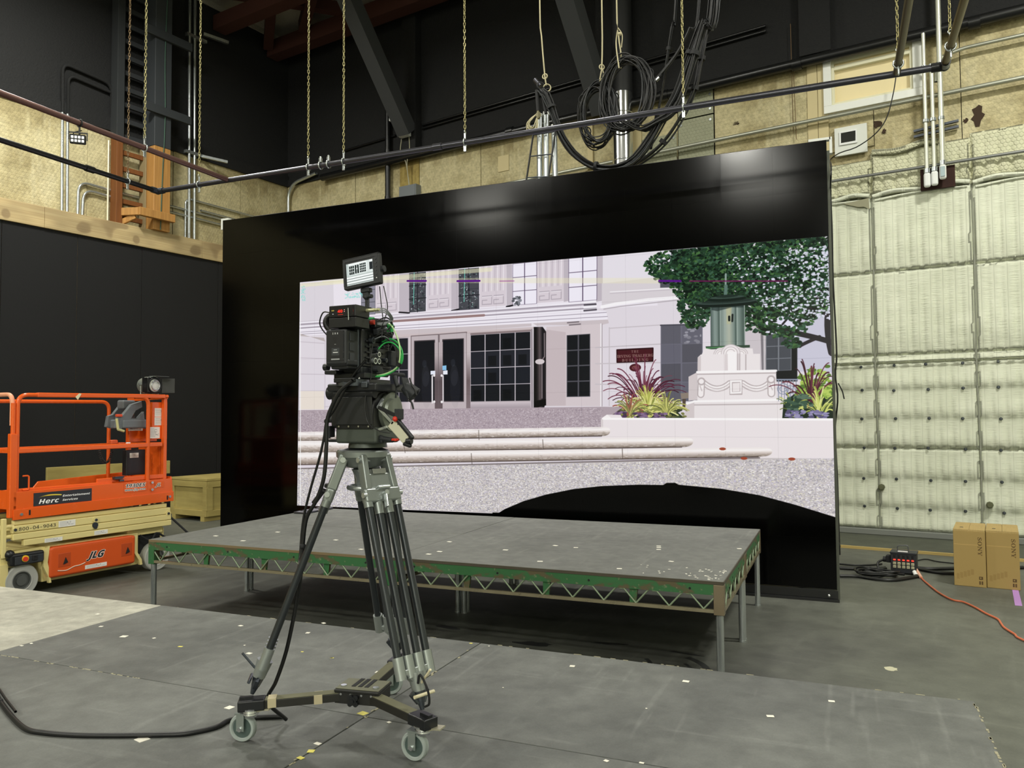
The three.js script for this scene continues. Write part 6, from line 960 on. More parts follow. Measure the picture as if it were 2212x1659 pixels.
{ const c = conduit('pair of silver conduits rising to the black band at the frame edge side', [[[LU, 5.28, -7.15], [LU, 7.05, -7.13]], [[LU, 5.28, -7.24], [LU, 7.05, -7.22]]], 0.024);
  part('painted_pipe', [pipe([[LU, 7.05, -7.13], [LU, 7.92, -7.12], [LU, 7.86, -8.0], [LU, 7.2, -8.02]], 0.03, 0.16), pipe([[LU, 7.05, -7.22], [LU, 7.75, -7.22], [LU, 7.7, -8.0]], 0.028, 0.16)], M.blackWall, c);
  conduit('pair of silver conduits bending over towards the ladder', [[[LU, 5.26, -7.42], [LU, 5.92, -7.43], [LU, 5.9, -8.0], [LU, 5.86, -11.6]], [[LU, 5.26, -7.5], [LU, 5.8, -7.52], [LU, 5.78, -8.0], [LU, 5.74, -11.6]]], 0.024, M.galv, [], 0.2);
  conduit('single thin silver conduit close against the wooden ladder', [[[LU + 0.02, 5.26, -7.95], [LU + 0.02, 6.8, -7.95]]], 0.018, mat(0xe0dcc0, 0.4, 0.5));
  conduit('tall pair of silver conduits running up into the dark past the timber post', [[[LU + 0.05, 5.3, -9.6], [LU + 0.05, TOP - 0.01, -9.56]], [[LU + 0.05, 5.3, -9.72], [LU + 0.05, TOP - 0.01, -9.68]]], 0.03, M.galv, [span(-13.6, -13.52, 7.02, 7.08, -9.95, -9.5), span(-13.6, -13.52, 9.4, 9.46, -9.95, -9.5), beam([-13.5, 7.03, -9.85], [-13.3, 7.0, -10.3], 0.05, 0.05), beam([-13.5, 9.55, -9.85], [-13.3, 9.5, -10.3], 0.06, 0.06)]);
  conduit('silver conduits bending from the beam towards the LED wall corner', [[[LU, 5.27, -9.55], [LU, 6.12, -9.55], [LU, 6.1, -12.0]], [[LU, 5.95, -9.9], [LU, 5.92, -11.9]]], 0.022, M.galv, [], 0.14);
  conduit('silver corner conduit curving up from behind the LED wall', [[[-13.5, 5.6, -12.1], [-13.5, 7.0, -12.1], [-12.6, 7.12, -12.08]]], 0.035, M.galv, [], 0.35);
}
// ---------------------------------------------------------------- fittings on the back wall
const BV = -12.12;
{ const t = hall('drain_pipe', 'black vertical drain pipe passing the tan wall behind the screen', 'pipe', [-10.55, 5.8, BV + 0.05]);
  part('pipe', rod([-10.55, 5.4, BV + 0.02], [-10.55, 8.4, BV + 0.02], 0.055, 16), M.blackPaint, t); part('coupling', [rod([-10.55, 7.15, BV + 0.02], [-10.55, 7.25, BV + 0.02], 0.066, 16), rod([-10.55, 6.2, BV + 0.02], [-10.55, 6.28, BV + 0.02], 0.066, 16)], M.blackPaint, t);
  const p = hall('header_pipe', 'thick black pipe running along the wall at the edge of the black band', 'pipe', [-4, BAND, BV]);
  part('pipe', rod([-12.4, BAND - 0.06, BV + 0.06], [U1, BAND + 0.02, BV + 0.06], 0.075, 20), M.blackPipe, p);
  for (const u of [-9.2, -7.6, -4.6, -2.5, -0.2, 2]) part('coupling', rod([u, BAND - 0.03, BV + 0.06], [u + 0.14, BAND - 0.03, BV + 0.06], 0.088, 20), M.blackPipe, p);
  const q = hall('black_conduit', 'thin black conduit pair climbing across the black upper wall', 'conduit', [-7, 7.9, V0 + 0.04]);
  part('pipe', [rod([-9.7, 7.62, V0 + 0.04], [-2.9, 7.78, V0 + 0.04], 0.022), rod([-9.7, 7.55, V0 + 0.04], [-2.9, 7.7, V0 + 0.04], 0.022), rod([-11.9, 7.5, V0 + 0.04], [-10.4, 7.55, V0 + 0.04], 0.02)], M.blackPipe, q);
  const j = hall('junction_box', 'grey junction box on the tan wall under two thin wires', 'box', [-10.0, 6.1, BV]);
  part('box', rbox(0.44, 0.42, 0.16, 0.008, -9.98, 6.2, BV + 0.0), M.greyBox, j); part('cover', rbox(0.4, 0.38, 0.01, 0.004, -9.98, 6.2, BV + 0.085), M.greyBox, j); part('knockout', box(0.08, 0.1, 0.004, -9.96, 6.13, BV + 0.091), M.plastic, j);
  part('wire', [tube([[-10.1, 7.36, V0 + 0.21], [-10.13, 7.1, V0 + 0.2], [-10.02, 6.9, V0 + 0.18], [-9.97, 6.41, BV + 0.02]], 0.009, 30, 6), tube([[-9.9, 7.36, V0 + 0.21], [-9.9, 7.1, V0 + 0.2], [-9.98, 6.85, V0 + 0.18], [-9.99, 6.41, BV + 0.02]], 0.009, 30, 6)], mat(0xa8a48c, 0.7), j);
  for (const [u, y, w, l] of [[-10.2, 7.86, 0.26, 'upper of the two small white boxes on the black wall post'], [-9.96, 7.48, 0.25, 'lower of the two small white boxes on the black wall post']]) {
    const b = hall('white_box', l, 'box', [u, y, V0 + 0.22]); part('box', rbox(w, w * 0.95, 0.1, 0.012, u, y, V0 + 0.27), M.white, b); part('lid', rbox(w * 0.97, w * 0.92, 0.012, 0.006, u, y, V0 + 0.326), M.white, b);
    if (y > 7.7) part('wire', tube([[-10.08, 7.9, V0 + 0.28], [-10.02, 7.8, V0 + 0.3], [-10.0, 7.6, V0 + 0.28]], 0.008, 16, 6), mat(0xa8a48c, 0.7), b); }
  conduit('long silver conduit climbing along the wall under the high window', [[[-9.0, 6.05, BV + 0.04], [-7.2, 6.06, BV + 0.04], [-4.0, 6.1, BV + 0.04], [U1, 6.2, BV + 0.04]]], 0.032, mat(0xb0b2a4, 0.4, 0.75), [], 0.3);
  conduit('thin dark conduit crossing the pale insulation strip', [[[-2.1, 5.15, BV + 0.06], [U1, 5.17, BV + 0.06]]], 0.022, mat(0x8a8c8a, 0.4, 0.7));
  const three = [[-0.74, 7.0, 5.02, 'white capped silver conduit, the one nearest the window frame', M.white], [-0.65, 6.5, 5.03, 'white capped silver conduit in the middle beside the window', M.white], [-0.55, TOP, 5.1, 'tallest silver conduit beside the window with a grey handle box', M.greyBox]];
  for (const [u, y1, y0, label, m] of three) { const t3 = conduit(label, [[[u, y0, BV + 0.12], [u, y1, BV + 0.12]]], u < -0.6 ? 0.026 : 0.034, mat(0xd4d6c8, 0.4, 0.6), [rod([u, 5.75, BV + 0.12], [u, 5.79, BV + 0.12], 0.042), rod([u, 6.5, BV + 0.12], [u, 6.54, BV + 0.12], 0.042)]);
    const hb = part('handle_box', rbox(0.085, 0.2, 0.07, 0.03, u, y0 - 0.08, BV + 0.13), M.white, t3); if (m === M.greyBox) part('cover', rbox(0.055, 0.14, 0.02, 0.006, u, y0 - 0.08, BV + 0.165), mat(0x9fb0b4, 0.4, 0.3), hb); part('coupling', rod([u, y0 + 0.02, BV + 0.12], [u, y0 + 0.08, BV + 0.12], 0.04), M.galv, t3); }
  conduit('silver conduit bending from the window conduits along the tan wall', [[[-0.6, 6.3, BV + 0.08], [-0.58, 6.62, BV + 0.06], [-0.3, 6.7, BV + 0.04], [U1, 6.72, BV + 0.04]]], 0.026, mat(0xb0b2a4, 0.4, 0.75), [], 0.12);
  const bk = hall('mount_board', 'dark rust stained board behind the white conduit handles', 'board', [-0.62, 4.9, V0 + 0.08]); part('board', rbox(0.42, 0.3, 0.03, 0.004, -0.62, 4.98, V0 + 0.1), mat(0x4a2a1a, 0.8, 0, { map: T.timber }), bk); part('bracket', [beam([-0.9, 5.62, V0 + 0.06], [-0.35, 5.66, V0 + 0.06], 0.05, 0.03), beam([-0.9, 5.7, V0 + 0.06], [-0.35, 5.74, V0 + 0.06], 0.05, 0.03)], M.steelDark, bk);
  const s = hall('switch_panel', 'white square panel with a dark opening and thin wire in front', 'panel', [-1.72, 5.68, V0 + 0.03]);
  part('board', rbox(0.44, 0.42, 0.04, 0.004, -1.72, 5.74, V0 + 0.05), mat(0xd9dcd4, 0.5), s); const fr = part('frame', [span(-1.87, -1.63, 5.68, 5.71, V0 + 0.07, V0 + 0.09), span(-1.87, -1.63, 5.86, 5.88, V0 + 0.07, V0 + 0.09), span(-1.87, -1.85, 5.71, 5.86, V0 + 0.07, V0 + 0.09), span(-1.65, -1.63, 5.71, 5.86, V0 + 0.07, V0 + 0.09)], M.white, s); part('opening', at(plate([[-0.1, -0.07], [0.09, -0.08], [0.1, 0.075], [-0.095, 0.07], [-0.115, 0.03], [-0.11, -0.02]], 0.004), -1.75, 5.785, V0 + 0.078), mat(0x23251f, 0.9), fr);
  const P = [[-1.074, 6.544, -11.950], [-1.123, 6.239, -11.950], [-1.219, 5.896, -11.950], [-1.373, 5.696, -11.950], [-1.619, 5.557, -11.950], [-1.836, 5.517, -11.950], [-1.976, 5.441, -11.950]];
  const w = hall('hanging_wire', 'thin black wire swooping from the grid pipe down past the LED wall edge', 'wire', P[6]);
  const toH = (x, y, z) => { const q = V(x, 0, z); return [q.dot(RX), y, q.dot(RZ)]; };
  const Q = [[-0.054, 4.104, -7.950], [-0.064, 3.836, -7.950], [-0.059, 3.478, -7.950], [-0.061, 3.034, -7.950], [-0.050, 2.591, -7.950], [-0.045, 2.282, -7.950], [-0.061, 2.107, -7.950], [-0.045, 1.888, -7.950], [-0.047, 1.625, -7.950], [-0.047, 1.451, -7.950], [-0.039, 1.104, -7.950], [-0.038, 0.758, -7.950], [-0.034, 0.413, -7.950]];
  part('wire', tube([...P, ...Q.map((q, k) => toH(q[0] + (k > 7 ? 0.004 : 0.03), q[1], k > 7 ? -7.99 : q[2]))], 0.008, 140, 6), M.cable, w);
  part('loose_end', tube([[1, 0], [2, 1], [3, 0]].map((_, i) => { const q = [[-0.038, 2.026, -7.900], [-0.004, 1.951, -7.900], [0.011, 1.877, -7.900]][i]; return toH(q[0] + 0.03, q[1], q[2]); }), 0.006, 16, 5), M.cable, w);
  const hang = hall('hanging_rope', 'thin cords dropping from the header pipe to the tan wall beside the timber studs', 'rope', [-2.55, 6.0, V0 + 0.08]);
  part('cord', [rod([-2.53, 7.7, V0 + 0.06], [-2.52, 6.0, V0 + 0.06], 0.005, 6), rod([-2.5, 7.0, V0 + 0.06], [-2.48, 5.9, V0 + 0.06], 0.005, 6)], mat(0x6a5438, 0.8), hang);
}
{ // silver duct, steel tubes, leaning ladder of the cable rig
  const t = hall('silver_duct', 'shiny silver duct, black above, behind the cable coils', 'duct', [-5.22, 5.4, -11.9]);
  part('duct', [cyl(0.17, 0.17, 1.7, -5.22, 6.3, -11.92, 0, 0, 0, 32), ring(0.172, 0.01, -5.22, 6.0, -11.92, Math.PI / 2), ring(0.172, 0.01, -5.22, 6.8, -11.92, Math.PI / 2)], M.chrome, t);
  part('painted_duct', cyl(0.172, 0.172, 3.25, -5.22, 8.77, -11.92, 0, 0, 0, 32), mat(0x1d1e1f, 0.6), t);
  const Zt = -8.55;
  const tubes = [[[-3.417, 5.555, -9.080], [-3.329, 5.571, -9.080], [-3.226, 5.389, -9.080]], [[-3.424, 4.696, -9.080], [-3.337, 4.697, -9.080], [-3.214, 4.693, -9.080]]];
  ['silver steel tube nearest the rope tangle behind the LED wall top', 'silver steel tube in the middle of three behind the LED wall top', 'shortest silver steel tube leaning behind the LED wall top'].forEach((l, i) => {
    const a = tubes[0][i], b = tubes[1][i], q = thing('steel_tube', l, 'tube', [b[0], 0, b[2]], 0, 'silver tubes behind the screen'); bases.set(q, [b[0], 0, b[2]]);
    part('tube', rod([b[0] + (b[0] - a[0]) * 6, 0.02, b[2]], [a[0], a[1] - 0.03, a[2]], 0.036, 20), M.galv, q); part('cap', rod([a[0], a[1] - 0.04, a[2]], [a[0], a[1], a[2]], 0.04, 20), M.white, q); });
  const L0 = [[-3.476, 5.282, -9.000], [-3.575, 4.704, -9.000]], L1 = [[-3.179, 5.284, -9.000], [-3.283, 4.680, -9.000]];
  const ld = thing('leaning_ladder', 'narrow black ladder leaning behind the LED wall top', 'ladder', [L0[1][0], 0, L0[1][2]]); bases.set(ld, [L0[1][0], 0, L0[1][2]]);
  const ext = (a, b, f) => [a[0] + (b[0] - a[0]) * f, a[1] + (b[1] - a[1]) * f, a[2]], f0 = L0[0][1] / (L0[0][1] - L0[1][1]) - 0.01;
  part('rail', [rod(L0[0], ext(L0[0], L0[1], f0), 0.012), rod(L1[0], ext(L1[0], L1[1], f0), 0.012)], M.blackPaint, ld);
  for (let k = 0; k < 13; k++) { const f = 0.02 + k * 0.46; if (f < f0) part('rung', rod(ext(L0[0], L0[1], f), ext(L1[0], L1[1], f), 0.008), M.steelDark, ld); }
}
{ // ropes from the roof, cable coils and looms
  const rope = (label, pts, extra) => { const p = pts[pts.length - 1], t = thing('hanging_rope', label, 'rope', p); bases.set(t, p); part('rope', tube([[pts[0][0], TOP - 0.3, pts[0][2]], ...pts], 0.009, 40, 6), M.rope, t); if (extra) part('knot', extra, M.rope, t); return t; };
  const A = [[-3.336, 6.928, -8.900], [-3.316, 6.452, -8.900], [-3.277, 5.946, -8.900], [-3.260, 5.827, -8.900]], B = [[-2.537, 6.753, -8.900], [-2.536, 6.297, -8.900], [-2.547, 5.929, -8.900], [-2.572, 5.780, -8.900]], C = [[-2.353, 6.713, -8.900], [-2.341, 6.370, -8.900], [-2.326, 6.170, -8.900], [-2.306, 6.025, -8.900], [-2.313, 5.869, -8.900]];
  rope('pale rope holding the black cable loom above the silver tubes', A, [ring(0.045, 0.008, A[3][0] + 0.01, A[3][1] - 0.03, A[3][2], 0, 0.4), ring(0.03, 0.008, A[2][0], A[2][1], A[2][2])]);
  rope('pale rope holding the smaller cable coil', B, [ring(0.03, 0.007, B[2][0], B[2][1], B[2][2], 0, 0.6), tube([B[2], [B[2][0] + 0.02, B[2][1] - 0.1, B[2][2]], [B[2][0] - 0.03, B[2][1] - 0.17, B[2][2]]], 0.006, 14, 5)]);
  rope('pale knotted rope holding the bigger cable coil', C, [ball(0.022, C[1][0] + 0.02, C[1][1] - 0.08, C[1][2]), tube([C[1], [C[1][0] + 0.05, C[1][1] - 0.1, C[1][2]], [C[1][0] + 0.04, C[1][1] - 0.25, C[1][2]]], 0.006, 14, 5), tube([C[1], [C[2][0] - 0.04, C[2][1], C[2][2]], [C[4][0], C[4][1] - 0.03, C[4][2] + 0.08]], 0.008, 18, 5)]);
  const coil = (label, c, rx_, ry_, n, tilt) => { const t = thing('cable_coil', label, 'cable coil', c); bases.set(t, c);
    for (let i = 0; i < n; i++) { const pts = [], dx = rr(-0.05, 0.05), dy = rr(-0.05, 0.02), dz = rr(-0.06, 0.06), s = rr(0.86, 1.08), k = rr(0.93, 1.06); for (let j = 0; j < 14; j++) { const a = j / 14 * Math.PI * 2; const w = 1 + 0.05 * Math.sin(a * 3 + i); pts.push([c[0] + dx + Math.cos(a + tilt) * rx_ * s * w, c[1] + dy + Math.sin(a + tilt) * ry_ * k * w - 0.03 * s, c[2] + dz + Math.cos(a) * 0.03]); } part('loop', tube(pts, rr(0.007, 0.011), 48, 6, true), i % 5 ? M.cable : mat(0x24272a, 0.4), t); }
    for (const a of [0.4, 2.6, 3.9]) part('tie', ring(0.06, 0.008, c[0] + Math.cos(a) * rx_ * 0.97, c[1] + Math.sin(a) * ry_ * 0.95, c[2], 0, 0, 0, 16).rotateX(0), M.rubber, t);
    return t; };
  const k1 = [[-2.244, 5.594, -8.900]][0], k2 = [[-2.623, 5.433, -8.980]][0];
  coil('big round coil of thin black cables hung before the silver duct', k1, 0.29, 0.42, 22, 0);
  coil('smaller coil of black cables hung beside the big coil', k2, 0.22, 0.36, 16, 0.2);
  const loom = (label, pts, n, spread, r, ties = []) => { const t = thing('cable_loom', label, 'cable', pts[Math.floor(pts.length / 2)]); bases.set(t, pts[Math.floor(pts.length / 2)]);
    for (let i = 0; i < n; i++) { const a = rr(0, 6.28), q = Math.sqrt(rnd()) * spread; part('strand', tube(pts.map((p, j) => [p[0] + Math.cos(a + j * 0.25) * q * (0.7 + 0.5 * Math.sin(j + i)), p[1] + Math.sin(a + j * 0.25) * q * 0.7, p[2] + Math.sin(a * 2 + i) * q]), r * rr(0.8, 1.3), 70, 6), i % 4 === 1 ? mat(0x25282b, 0.35) : M.cable, t); }
    for (const k of ties) { const p = pts[k], d = pts[k + 1]; part('tie', rod(p, [p[0] + (d[0] - p[0]) * 0.12, p[1] + (d[1] - p[1]) * 0.12, p[2]], spread * 1.15), M.rubber, t); } return t; };
  const top = (p) => [p[0][0] + 0.2, 9.8, p[0][2]];
  const l1 = [[-3.303, 5.756, -8.850], [-3.243, 5.688, -8.850], [-3.184, 5.533, -8.850], [-3.096, 5.289, -8.850], [-2.979, 5.043, -8.850], [-2.846, 4.865, -8.850], [-2.633, 4.712, -8.850], [-2.377, 4.662, -8.850], [-2.153, 4.731, -8.850], [-1.959, 4.950, -8.850], [-1.820, 5.175, -8.850], [-1.645, 5.444, -8.850], [-1.491, 5.849, -8.850], [-1.355, 6.200, -8.850], [-1.221, 6.440, -8.850]]; l1.push(top([l1[14]]));
  loom('heavy black cable loom sagging behind the LED wall top and rising to the roof', l1, 16, 0.055, 0.009, [2, 6, 10, 12]);
  const l2 = [[-2.245, 5.185, -8.800], [-2.054, 5.068, -8.800], [-1.864, 5.126, -8.800], [-1.676, 5.215, -8.800], [-1.541, 5.461, -8.800], [-1.431, 5.816, -8.800], [-1.321, 6.169, -8.800], [-1.189, 6.408, -8.800]]; l2.push(top([l2[7]]));
  loom('black cable loom rising from the coils past the hoist chain to the roof', l2, 10, 0.05, 0.009, [3, 5]);
  const l3 = [[-2.418, 4.661, -9.000], [-2.134, 4.747, -9.000], [-1.855, 4.930, -9.000], [-1.635, 5.199, -9.000], [-1.470, 5.500, -9.000], [-1.385, 5.839, -9.000], [-1.310, 6.207, -9.000], [-1.216, 6.514, -9.000]]; l3.push(top([l3[7]]));
  loom('outer black cable loom curving up on the window side of the chain', l3, 8, 0.04, 0.009, [2, 4, 5, 6]);
  const l4 = [[-1.988, 4.909, -9.050], [-1.917, 5.233, -9.050], [-1.845, 5.612, -9.050], [-1.767, 6.044, -9.050], [-1.707, 6.367, -9.050], [-1.665, 6.637, -9.050]]; l4.push(top([l4[5]]));
  loom('straight grey black cable loom hanging between the coil and the chain', l4, 7, 0.035, 0.008, [1, 3]);
  const l5 = [[-1.915, 5.704, -9.000], [-1.787, 5.831, -9.000], [-1.649, 5.999, -9.000], [-1.511, 6.248, -9.000], [-1.399, 6.554, -9.000]]; l5.push(top([l5[4]]));
  loom('thin cable loom slanting up from the coil with a bright plug', l5, 4, 0.02, 0.008, []);
  const pl = [[-1.916, 5.693, -9.000], [-1.877, 5.720, -9.000]]; const plug = thing('cable_plug', 'bright metal plug hanging beside the big cable coil', 'plug', pl[0]); bases.set(plug, pl[0]); part('shell', rod(pl[0], pl[1], 0.02, 14), M.chrome, plug); part('collar', rod(pl[1], [pl[1][0] + 0.03, pl[1][1] + 0.03, pl[1][2]], 0.016, 14), M.rubber, plug);
  // hanging stub the loom is tied to, rope tangle
  const s = [[-3.398, 5.911, -8.860], [-3.319, 5.815, -8.860], [-3.368, 5.771, -8.860], [-3.352, 5.507, -8.860]]; const st = thing('loom_hanger', 'short pipe end with straps tied into the cable loom', 'hanger', s[1]); bases.set(st, s[1]); part('stub', rod(s[0], s[1], 0.028, 16), M.pipeGrey, st); part('strap', [ring(0.045, 0.012, ...s[1], 0, 0.8), rod(s[2], s[3], 0.025), rod([s[2][0] + 0.06, s[2][1], s[2][2]], [s[3][0] + 0.1, s[3][1] - 0.05, s[3][2]], 0.02)], M.rubber, st);
  const g = [[-3.433, 5.356, -8.860]][0]; const tg = thing('rope_tangle', 'small tangle of pale rope beside the silver tubes', 'rope', g); bases.set(tg, g); for (let i = 0; i < 6; i++) part('loop', tube([[g[0] + 0.06, g[1] + 0.12, g[2]], [g[0] - rr(0, 0.08), g[1] + rr(-0.02, 0.06), g[2] + rr(-0.03, 0.03)], [g[0] + rr(-0.08, 0.05), g[1] - rr(0.02, 0.12), g[2]], [g[0] + rr(0.02, 0.08), g[1] + rr(-0.1, 0), g[2] + 0.02], [g[0] + 0.07, g[1] + 0.1, g[2]]], 0.007, 30, 5), M.rope, tg); part('pulley', [cyl(0.035, 0.035, 0.03, g[0] + 0.08, g[1] + 0.1, g[2], Math.PI / 2, 0.5), rbox(0.03, 0.12, 0.04, 0.01, g[0] + 0.08, g[1] + 0.11, g[2])], mat(0x8a8468, 0.6, 0.3), tg);
}
// ---------------------------------------------------------------- crates and plank behind the lift
function crate(label, u0, u1, v0, v1, y0, h, lid) {
  const t = hall('wooden_crate', label, 'crate', [(u0 + u1) / 2, y0, (v0 + v1) / 2], 'plywood crates');
  part('body', span(u0 + 0.03, u1 - 0.03, y0 + 0.08, y0 + h - 0.03, v0 + 0.03, v1 - 0.03), M.ply, t);
  for (const y of [y0 + 0.08, y0 + h - 0.15]) { part('cleat', span(u0 + 0.005, u1 - 0.005, y, y + 0.1, v1 - 0.03, v1, 0.004), M.ply, t); part('cleat', span(u1 - 0.03, u1, y, y + 0.1, v0 + 0.005, v1 - 0.03, 0.004), M.ply, t); }
  for (const u of [u0 + 0.05, u1 - 0.05]) part('cleat', span(u - 0.05, u + 0.05, y0 + 0.18, y0 + h - 0.15, v1 - 0.03, v1, 0.004), M.ply, t);
  for (const v of [v0 + 0.05, v1 - 0.08]) part('cleat', span(u1 - 0.03, u1, y0 + 0.18, y0 + h - 0.15, v - 0.05, v + 0.05, 0.004), M.ply, t);
  part('lid', span(u0, u1, y0 + h - 0.045, y0 + h, v0, v1, 0.006), M.ply, t);
  part('skid', [span(u0 + 0.05, u0 + 0.15, y0, y0 + 0.08, v0, v1), span(u1 - 0.15, u1 - 0.05, y0, y0 + 0.08, v0, v1)], M.ply, t);
  return t;
}
crate('plywood crate with framed side behind the lift end, next to the LED wall', -12.3, -11.32, -9.5, -8.4, 0, 0.72);
crate('plywood crate standing just beyond the front crate by the LED wall', -11.9, -10.95, -10.9, -9.75, 0, 0.76);
{ const t = hall('wooden_plank', 'long pale plank lying on edge on trestles behind the scissor lift', 'plank', [-12.7, 0.75, -7.6]);
  part('plank', rbox(0.05, 0.23, 2.14, 0.006, -12.72, 0.865, -7.59), M.ply, t);
  for (const v of [-8.3, -6.9]) part('trestle', [span(-12.85, -12.6, 0.7, 0.75, v - 0.04, v + 0.04, 0.005), rod([-12.82, 0, v - 0.2], [-12.76, 0.71, v], 0.022), rod([-12.82, 0, v + 0.2], [-12.76, 0.71, v], 0.022), rod([-12.5, 0, v - 0.2], [-12.66, 0.71, v], 0.022), rod([-12.5, 0, v + 0.2], [-12.66, 0.71, v], 0.022)], M.ply, t); }
// ---------------------------------------------------------------- boxes, power box, cords on the floor beside the screen
const cardPrint = canvasTexture(192, 384, (x) => { x.fillStyle = '#a68c54'; x.fillRect(0, 0, 192, 384); x.fillStyle = 'rgba(120,92,44,.25)'; for (let i = 0; i < 5; i++) x.fillRect(14 + i * 22, 300 - i * 9, 18, 40); x.fillStyle = 'rgba(214,178,110,.5)'; x.fillRect(0, 90, 150, 4);
  x.save(); x.translate(160, 34); x.rotate(Math.PI / 2); x.fillStyle = '#5a4422'; x.font = 'bold 42px serif'; x.textBaseline = 'middle'; x.scale(1.1, 0.8); x.fillText('SONY', 0, 0); x.restore(); x.fillStyle = '#5a4422'; x.fillRect(150, 312, 24, 22); x.fillRect(150, 344, 10, 24); x.fillRect(164, 344, 10, 24); x.fillStyle = '#a68c54'; x.fillRect(156, 318, 8, 8); });
for (const [u0, u1, v, label] of [[-0.425, -0.146, -9.1, 'tan printed cardboard box standing nearest the power box'], [-0.142, 0.137, -9.13, 'tan printed cardboard box with violet tape on the floor before it']]) {
  const t = hall('cardboard_box', label, 'box', [(u0 + u1) / 2, 0, v - 0.3], 'two matching cardboard boxes');
  part('carton', span(u0, u1, 0.0, 0.558, v - 0.62, v, 0.004), M.card, t);
  part('flap', [plate([[u0, 0], [(u0 + u1) / 2 - 0.002, 0], [(u0 + u1) / 2 - 0.002, 0.6], [u0 + 0.005, 0.6]], 0.004).rotateX(-Math.PI / 2).translate(0, 0.5635, v - 0.01), plate([[(u0 + u1) / 2 + 0.002, 0], [u1, 0], [u1 - 0.005, 0.6], [(u0 + u1) / 2 + 0.002, 0.6]], 0.004).rotateX(-Math.PI / 2).translate(0, 0.5635, v - 0.01)], M.card, t);
  part('printed_side', pictureQuad(u1 - u0 - 0.006, 0.54, 0.002, (u0 + u1) / 2, 0.276, v + 0.001), mat(0xffffff, 0.75, 0, { map: cardPrint }), t, true);
  part('hand_hole', rbox(0.03, 0.003, 0.03, 0.001, u0 + 0.07, 0.5645, v - 0.2), M.plastic, t);
}
{ const t = hall('floor_tape', 'strip of violet tape on the floor before the cardboard boxes', 'tape', [0.11, 0, -8.76]); part('tape', at(plate([[-0.028, -0.36], [0.028, -0.355], [0.026, 0.36], [-0.026, 0.358]], 0.001).rotateX(-Math.PI / 2), 0.1, 0.002, -8.77, 0, 0.02), M.tapeViolet, t); }
{ const v = -9.4, t = hall('power_box', 'black power distribution box with red glowing breakers and carry handle', 'power box', [-0.92, 0, v - 0.1]);
  const b = part('case', [rbox(0.25, 0.21, 0.2, 0.008, -0.915, 0.12, v - 0.11), rbox(0.26, 0.02, 0.21, 0.005, -0.915, 0.228, v - 0.11)], mat(0x26282e, 0.5), t);
  part('foot', [rbox(0.03, 0.016, 0.2, 0.003, -1.02, 0.008, v - 0.11), rbox(0.03, 0.016, 0.2, 0.003, -0.81, 0.008, v - 0.11)], M.rubber, t);
  part('handle', pipe([[-0.97, 0.24, v - 0.06], [-0.975, 0.3, v - 0.06], [-0.87, 0.31, v - 0.06], [-0.865, 0.24, v - 0.06]], 0.006, 0.02), mat(0x6c6e70, 0.4, 0.6), t);
  part('light_bar', rbox(0.1, 0.012, 0.02, 0.004, -0.92, 0.244, v - 0.03), mat(0xf4f0f0, 0.3), t);
  for (let i = 0; i < 5; i++) { const u = -1.0 + i * 0.044; part('breaker', rbox(0.018, 0.032, 0.01, 0.003, u, 0.195, v - 0.006), M.plastic, b); part('indicator_light', [rbox(0.024, 0.014, 0.008, 0.003, u, 0.155, v - 0.006)], mat(0xff5a48, 0.4, 0, { emissive: 0xff2a1c, emissiveIntensity: 1.1 }), b);
    for (const y of [0.118, 0.082]) { const s = part('socket', rbox(0.03, 0.027, 0.008, 0.003, u, y, v - 0.006), mat(0xc9c4a4, 0.5), b); part('slot', [box(0.004, 0.011, 0.002, u - 0.006, y + 0.002, v - 0.0015), box(0.004, 0.011, 0.002, u + 0.006, y + 0.002, v - 0.0015)], M.plastic, s); } }
  part('inlet_plug', [rbox(0.05, 0.08, 0.07, 0.01, -1.065, 0.15, v - 0.08), cyl(0.03, 0.03, 0.06, -1.09, 0.14, v - 0.08, 0, 0, Math.PI / 2)], M.rubber, t);
  part('feed_cable', tube([[-1.1, 0.14, v - 0.08], [-1.17, 0.1, v - 0.06], [-1.15, 0.04, v], [-1.05, 0.02, v + 0.03], [-0.9, 0.015, v + 0.05]], 0.012, 40, 8), M.cable, t);
  part('white_plug', rod([-0.81, 0.05, v + 0.02], [-0.79, 0.02, v + 0.06], 0.02, 12), M.white, t);
}
{ const P = [[0.718, 0.012, -9.511], [0.750, 0.012, -9.265], [0.785, 0.012, -8.941], [0.833, 0.012, -8.603], [0.886, 0.012, -8.376], [0.937, 0.012, -8.258], [1.000, 0.012, -8.225], [1.067, 0.012, -8.047], [1.123, 0.012, -7.824], [1.180, 0.012, -7.650], [1.181, 0.012, -7.509], [1.182, 0.012, -7.359], [1.219, 0.012, -7.174], [1.254, 0.012, -6.999]];
  const e = P[P.length - 1]; P.push([e[0] + 0.35, 0.012, e[2] + 0.7], [e[0] + 0.9, 0.012, e[2] + 1.4]);
  const t = thing('extension_cord', 'orange extension cord trailing from the power box over the grey floor', 'cord', P[3]); bases.set(t, P[3]);
  P[0][1] = 0.06; part('cord', tube(P, 0.0085, 140, 8), mat(0xc86a48, 0.5), t); part('plug', rod(P[0], P[1], 0.016, 12), mat(0xd8a890, 0.5), t); }
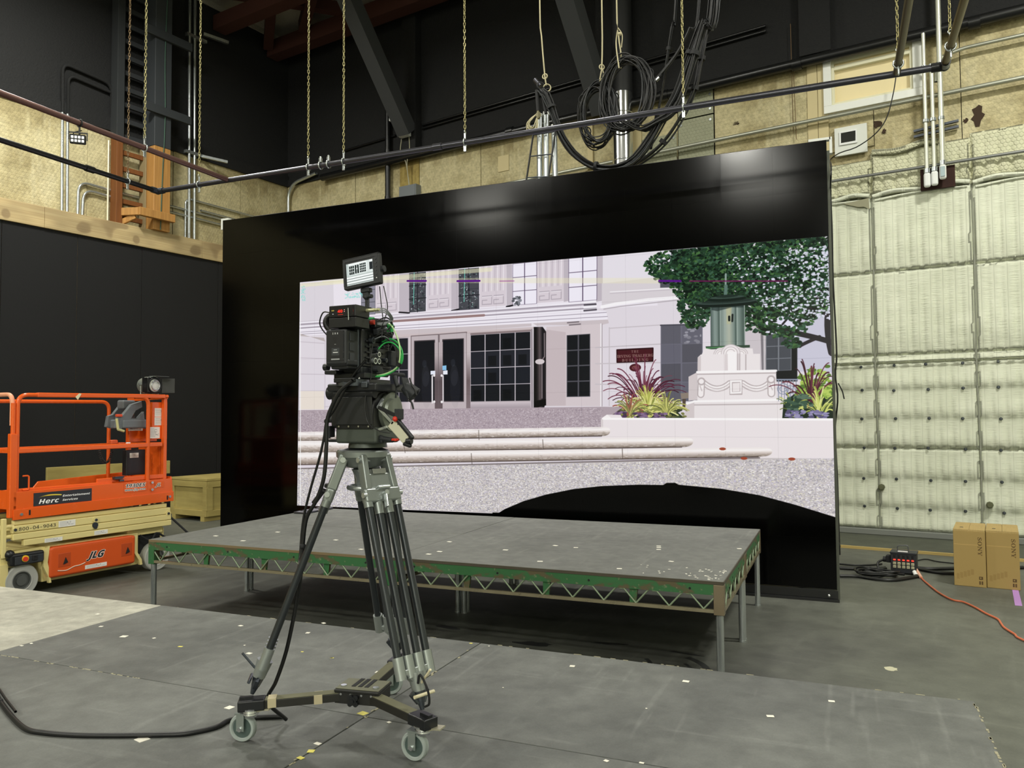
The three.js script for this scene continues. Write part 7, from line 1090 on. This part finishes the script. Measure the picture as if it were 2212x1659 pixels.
for (const [label, pts, r] of [['black power cable looping on the floor beside the power box', [[-0.048, 0.016, -9.066], [0.124, 0.016, -9.106], [0.300, 0.016, -9.022], [0.475, 0.016, -9.040], [0.688, 0.016, -9.296], [0.737, 0.016, -9.366]], 0.014], ['black feed cables running from the LED wall to the power box', [[-0.049, 0.016, -9.528], [0.132, 0.016, -9.540], [0.274, 0.016, -9.565], [0.429, 0.016, -9.709]], 0.016], ['thin black cable lying nearest the wall between screen and power box', [[-0.049, 0.012, -9.784], [0.136, 0.012, -9.765], [0.307, 0.012, -9.860], [0.407, 0.012, -9.957]], 0.01], ['thick black cables running from the power box behind the cardboard boxes', [[0.753, 0.016, -9.833], [0.890, 0.016, -9.828], [1.129, 0.016, -9.947], [1.369, 0.016, -10.067], [1.606, 0.016, -10.157], [1.847, 0.016, -10.277]], 0.016], ['second thick black cable slanting from the power box to the cardboard boxes', [[0.765, 0.016, -9.752], [0.874, 0.016, -9.656], [0.980, 0.016, -9.616], [1.101, 0.016, -9.636]], 0.014], ['thin cable looping above the thick ones beside the cardboard boxes', [[0.783, 0.010, -10.326], [0.902, 0.010, -10.466], [1.011, 0.010, -10.350], [1.179, 0.010, -10.292]], 0.007], ['black cable loop standing off the LED wall edge near the floor', [[-0.059, 0.554, -7.980], [-0.036, 0.516, -7.980], [-0.032, 0.486, -7.980], [-0.053, 0.450, -7.980]], 0.01]]) {
  const t = thing('power_cable', label, 'cable', pts[1], 0, 'black cables around the power box'); bases.set(t, pts[1]); part('cable', tube(pts, r, 60, 8), M.cable, t); if (r > 0.013) part('second_strand', tube(pts.map((p) => [p[0] + 0.01, p[1], p[2] + 0.035]), r * 0.8, 60, 8), M.cable, t); }
{ const c = [[0.332, 0.020, -9.268]][0]; const t = thing('cable_bundle', 'tangled black cable coil on the floor left beside the power box', 'cable', c); bases.set(t, c); t.userData.label = 'tangled loops of black cable on the floor before the power box plug';
  for (let i = 0; i < 4; i++) { const pts = []; for (let j = 0; j < 12; j++) { const a = j / 12 * 6.283; pts.push([c[0] + Math.cos(a) * (0.16 + 0.02 * i) + rr(-0.02, 0.02), 0.014 + i * 0.014 + 0.01 * Math.sin(a * 2), c[2] + Math.sin(a) * 0.12 + rr(-0.02, 0.02)]); } part('loop', tube(pts, 0.011, 50, 7, true), M.cable, t); } }

renderer.render(scene, camera);
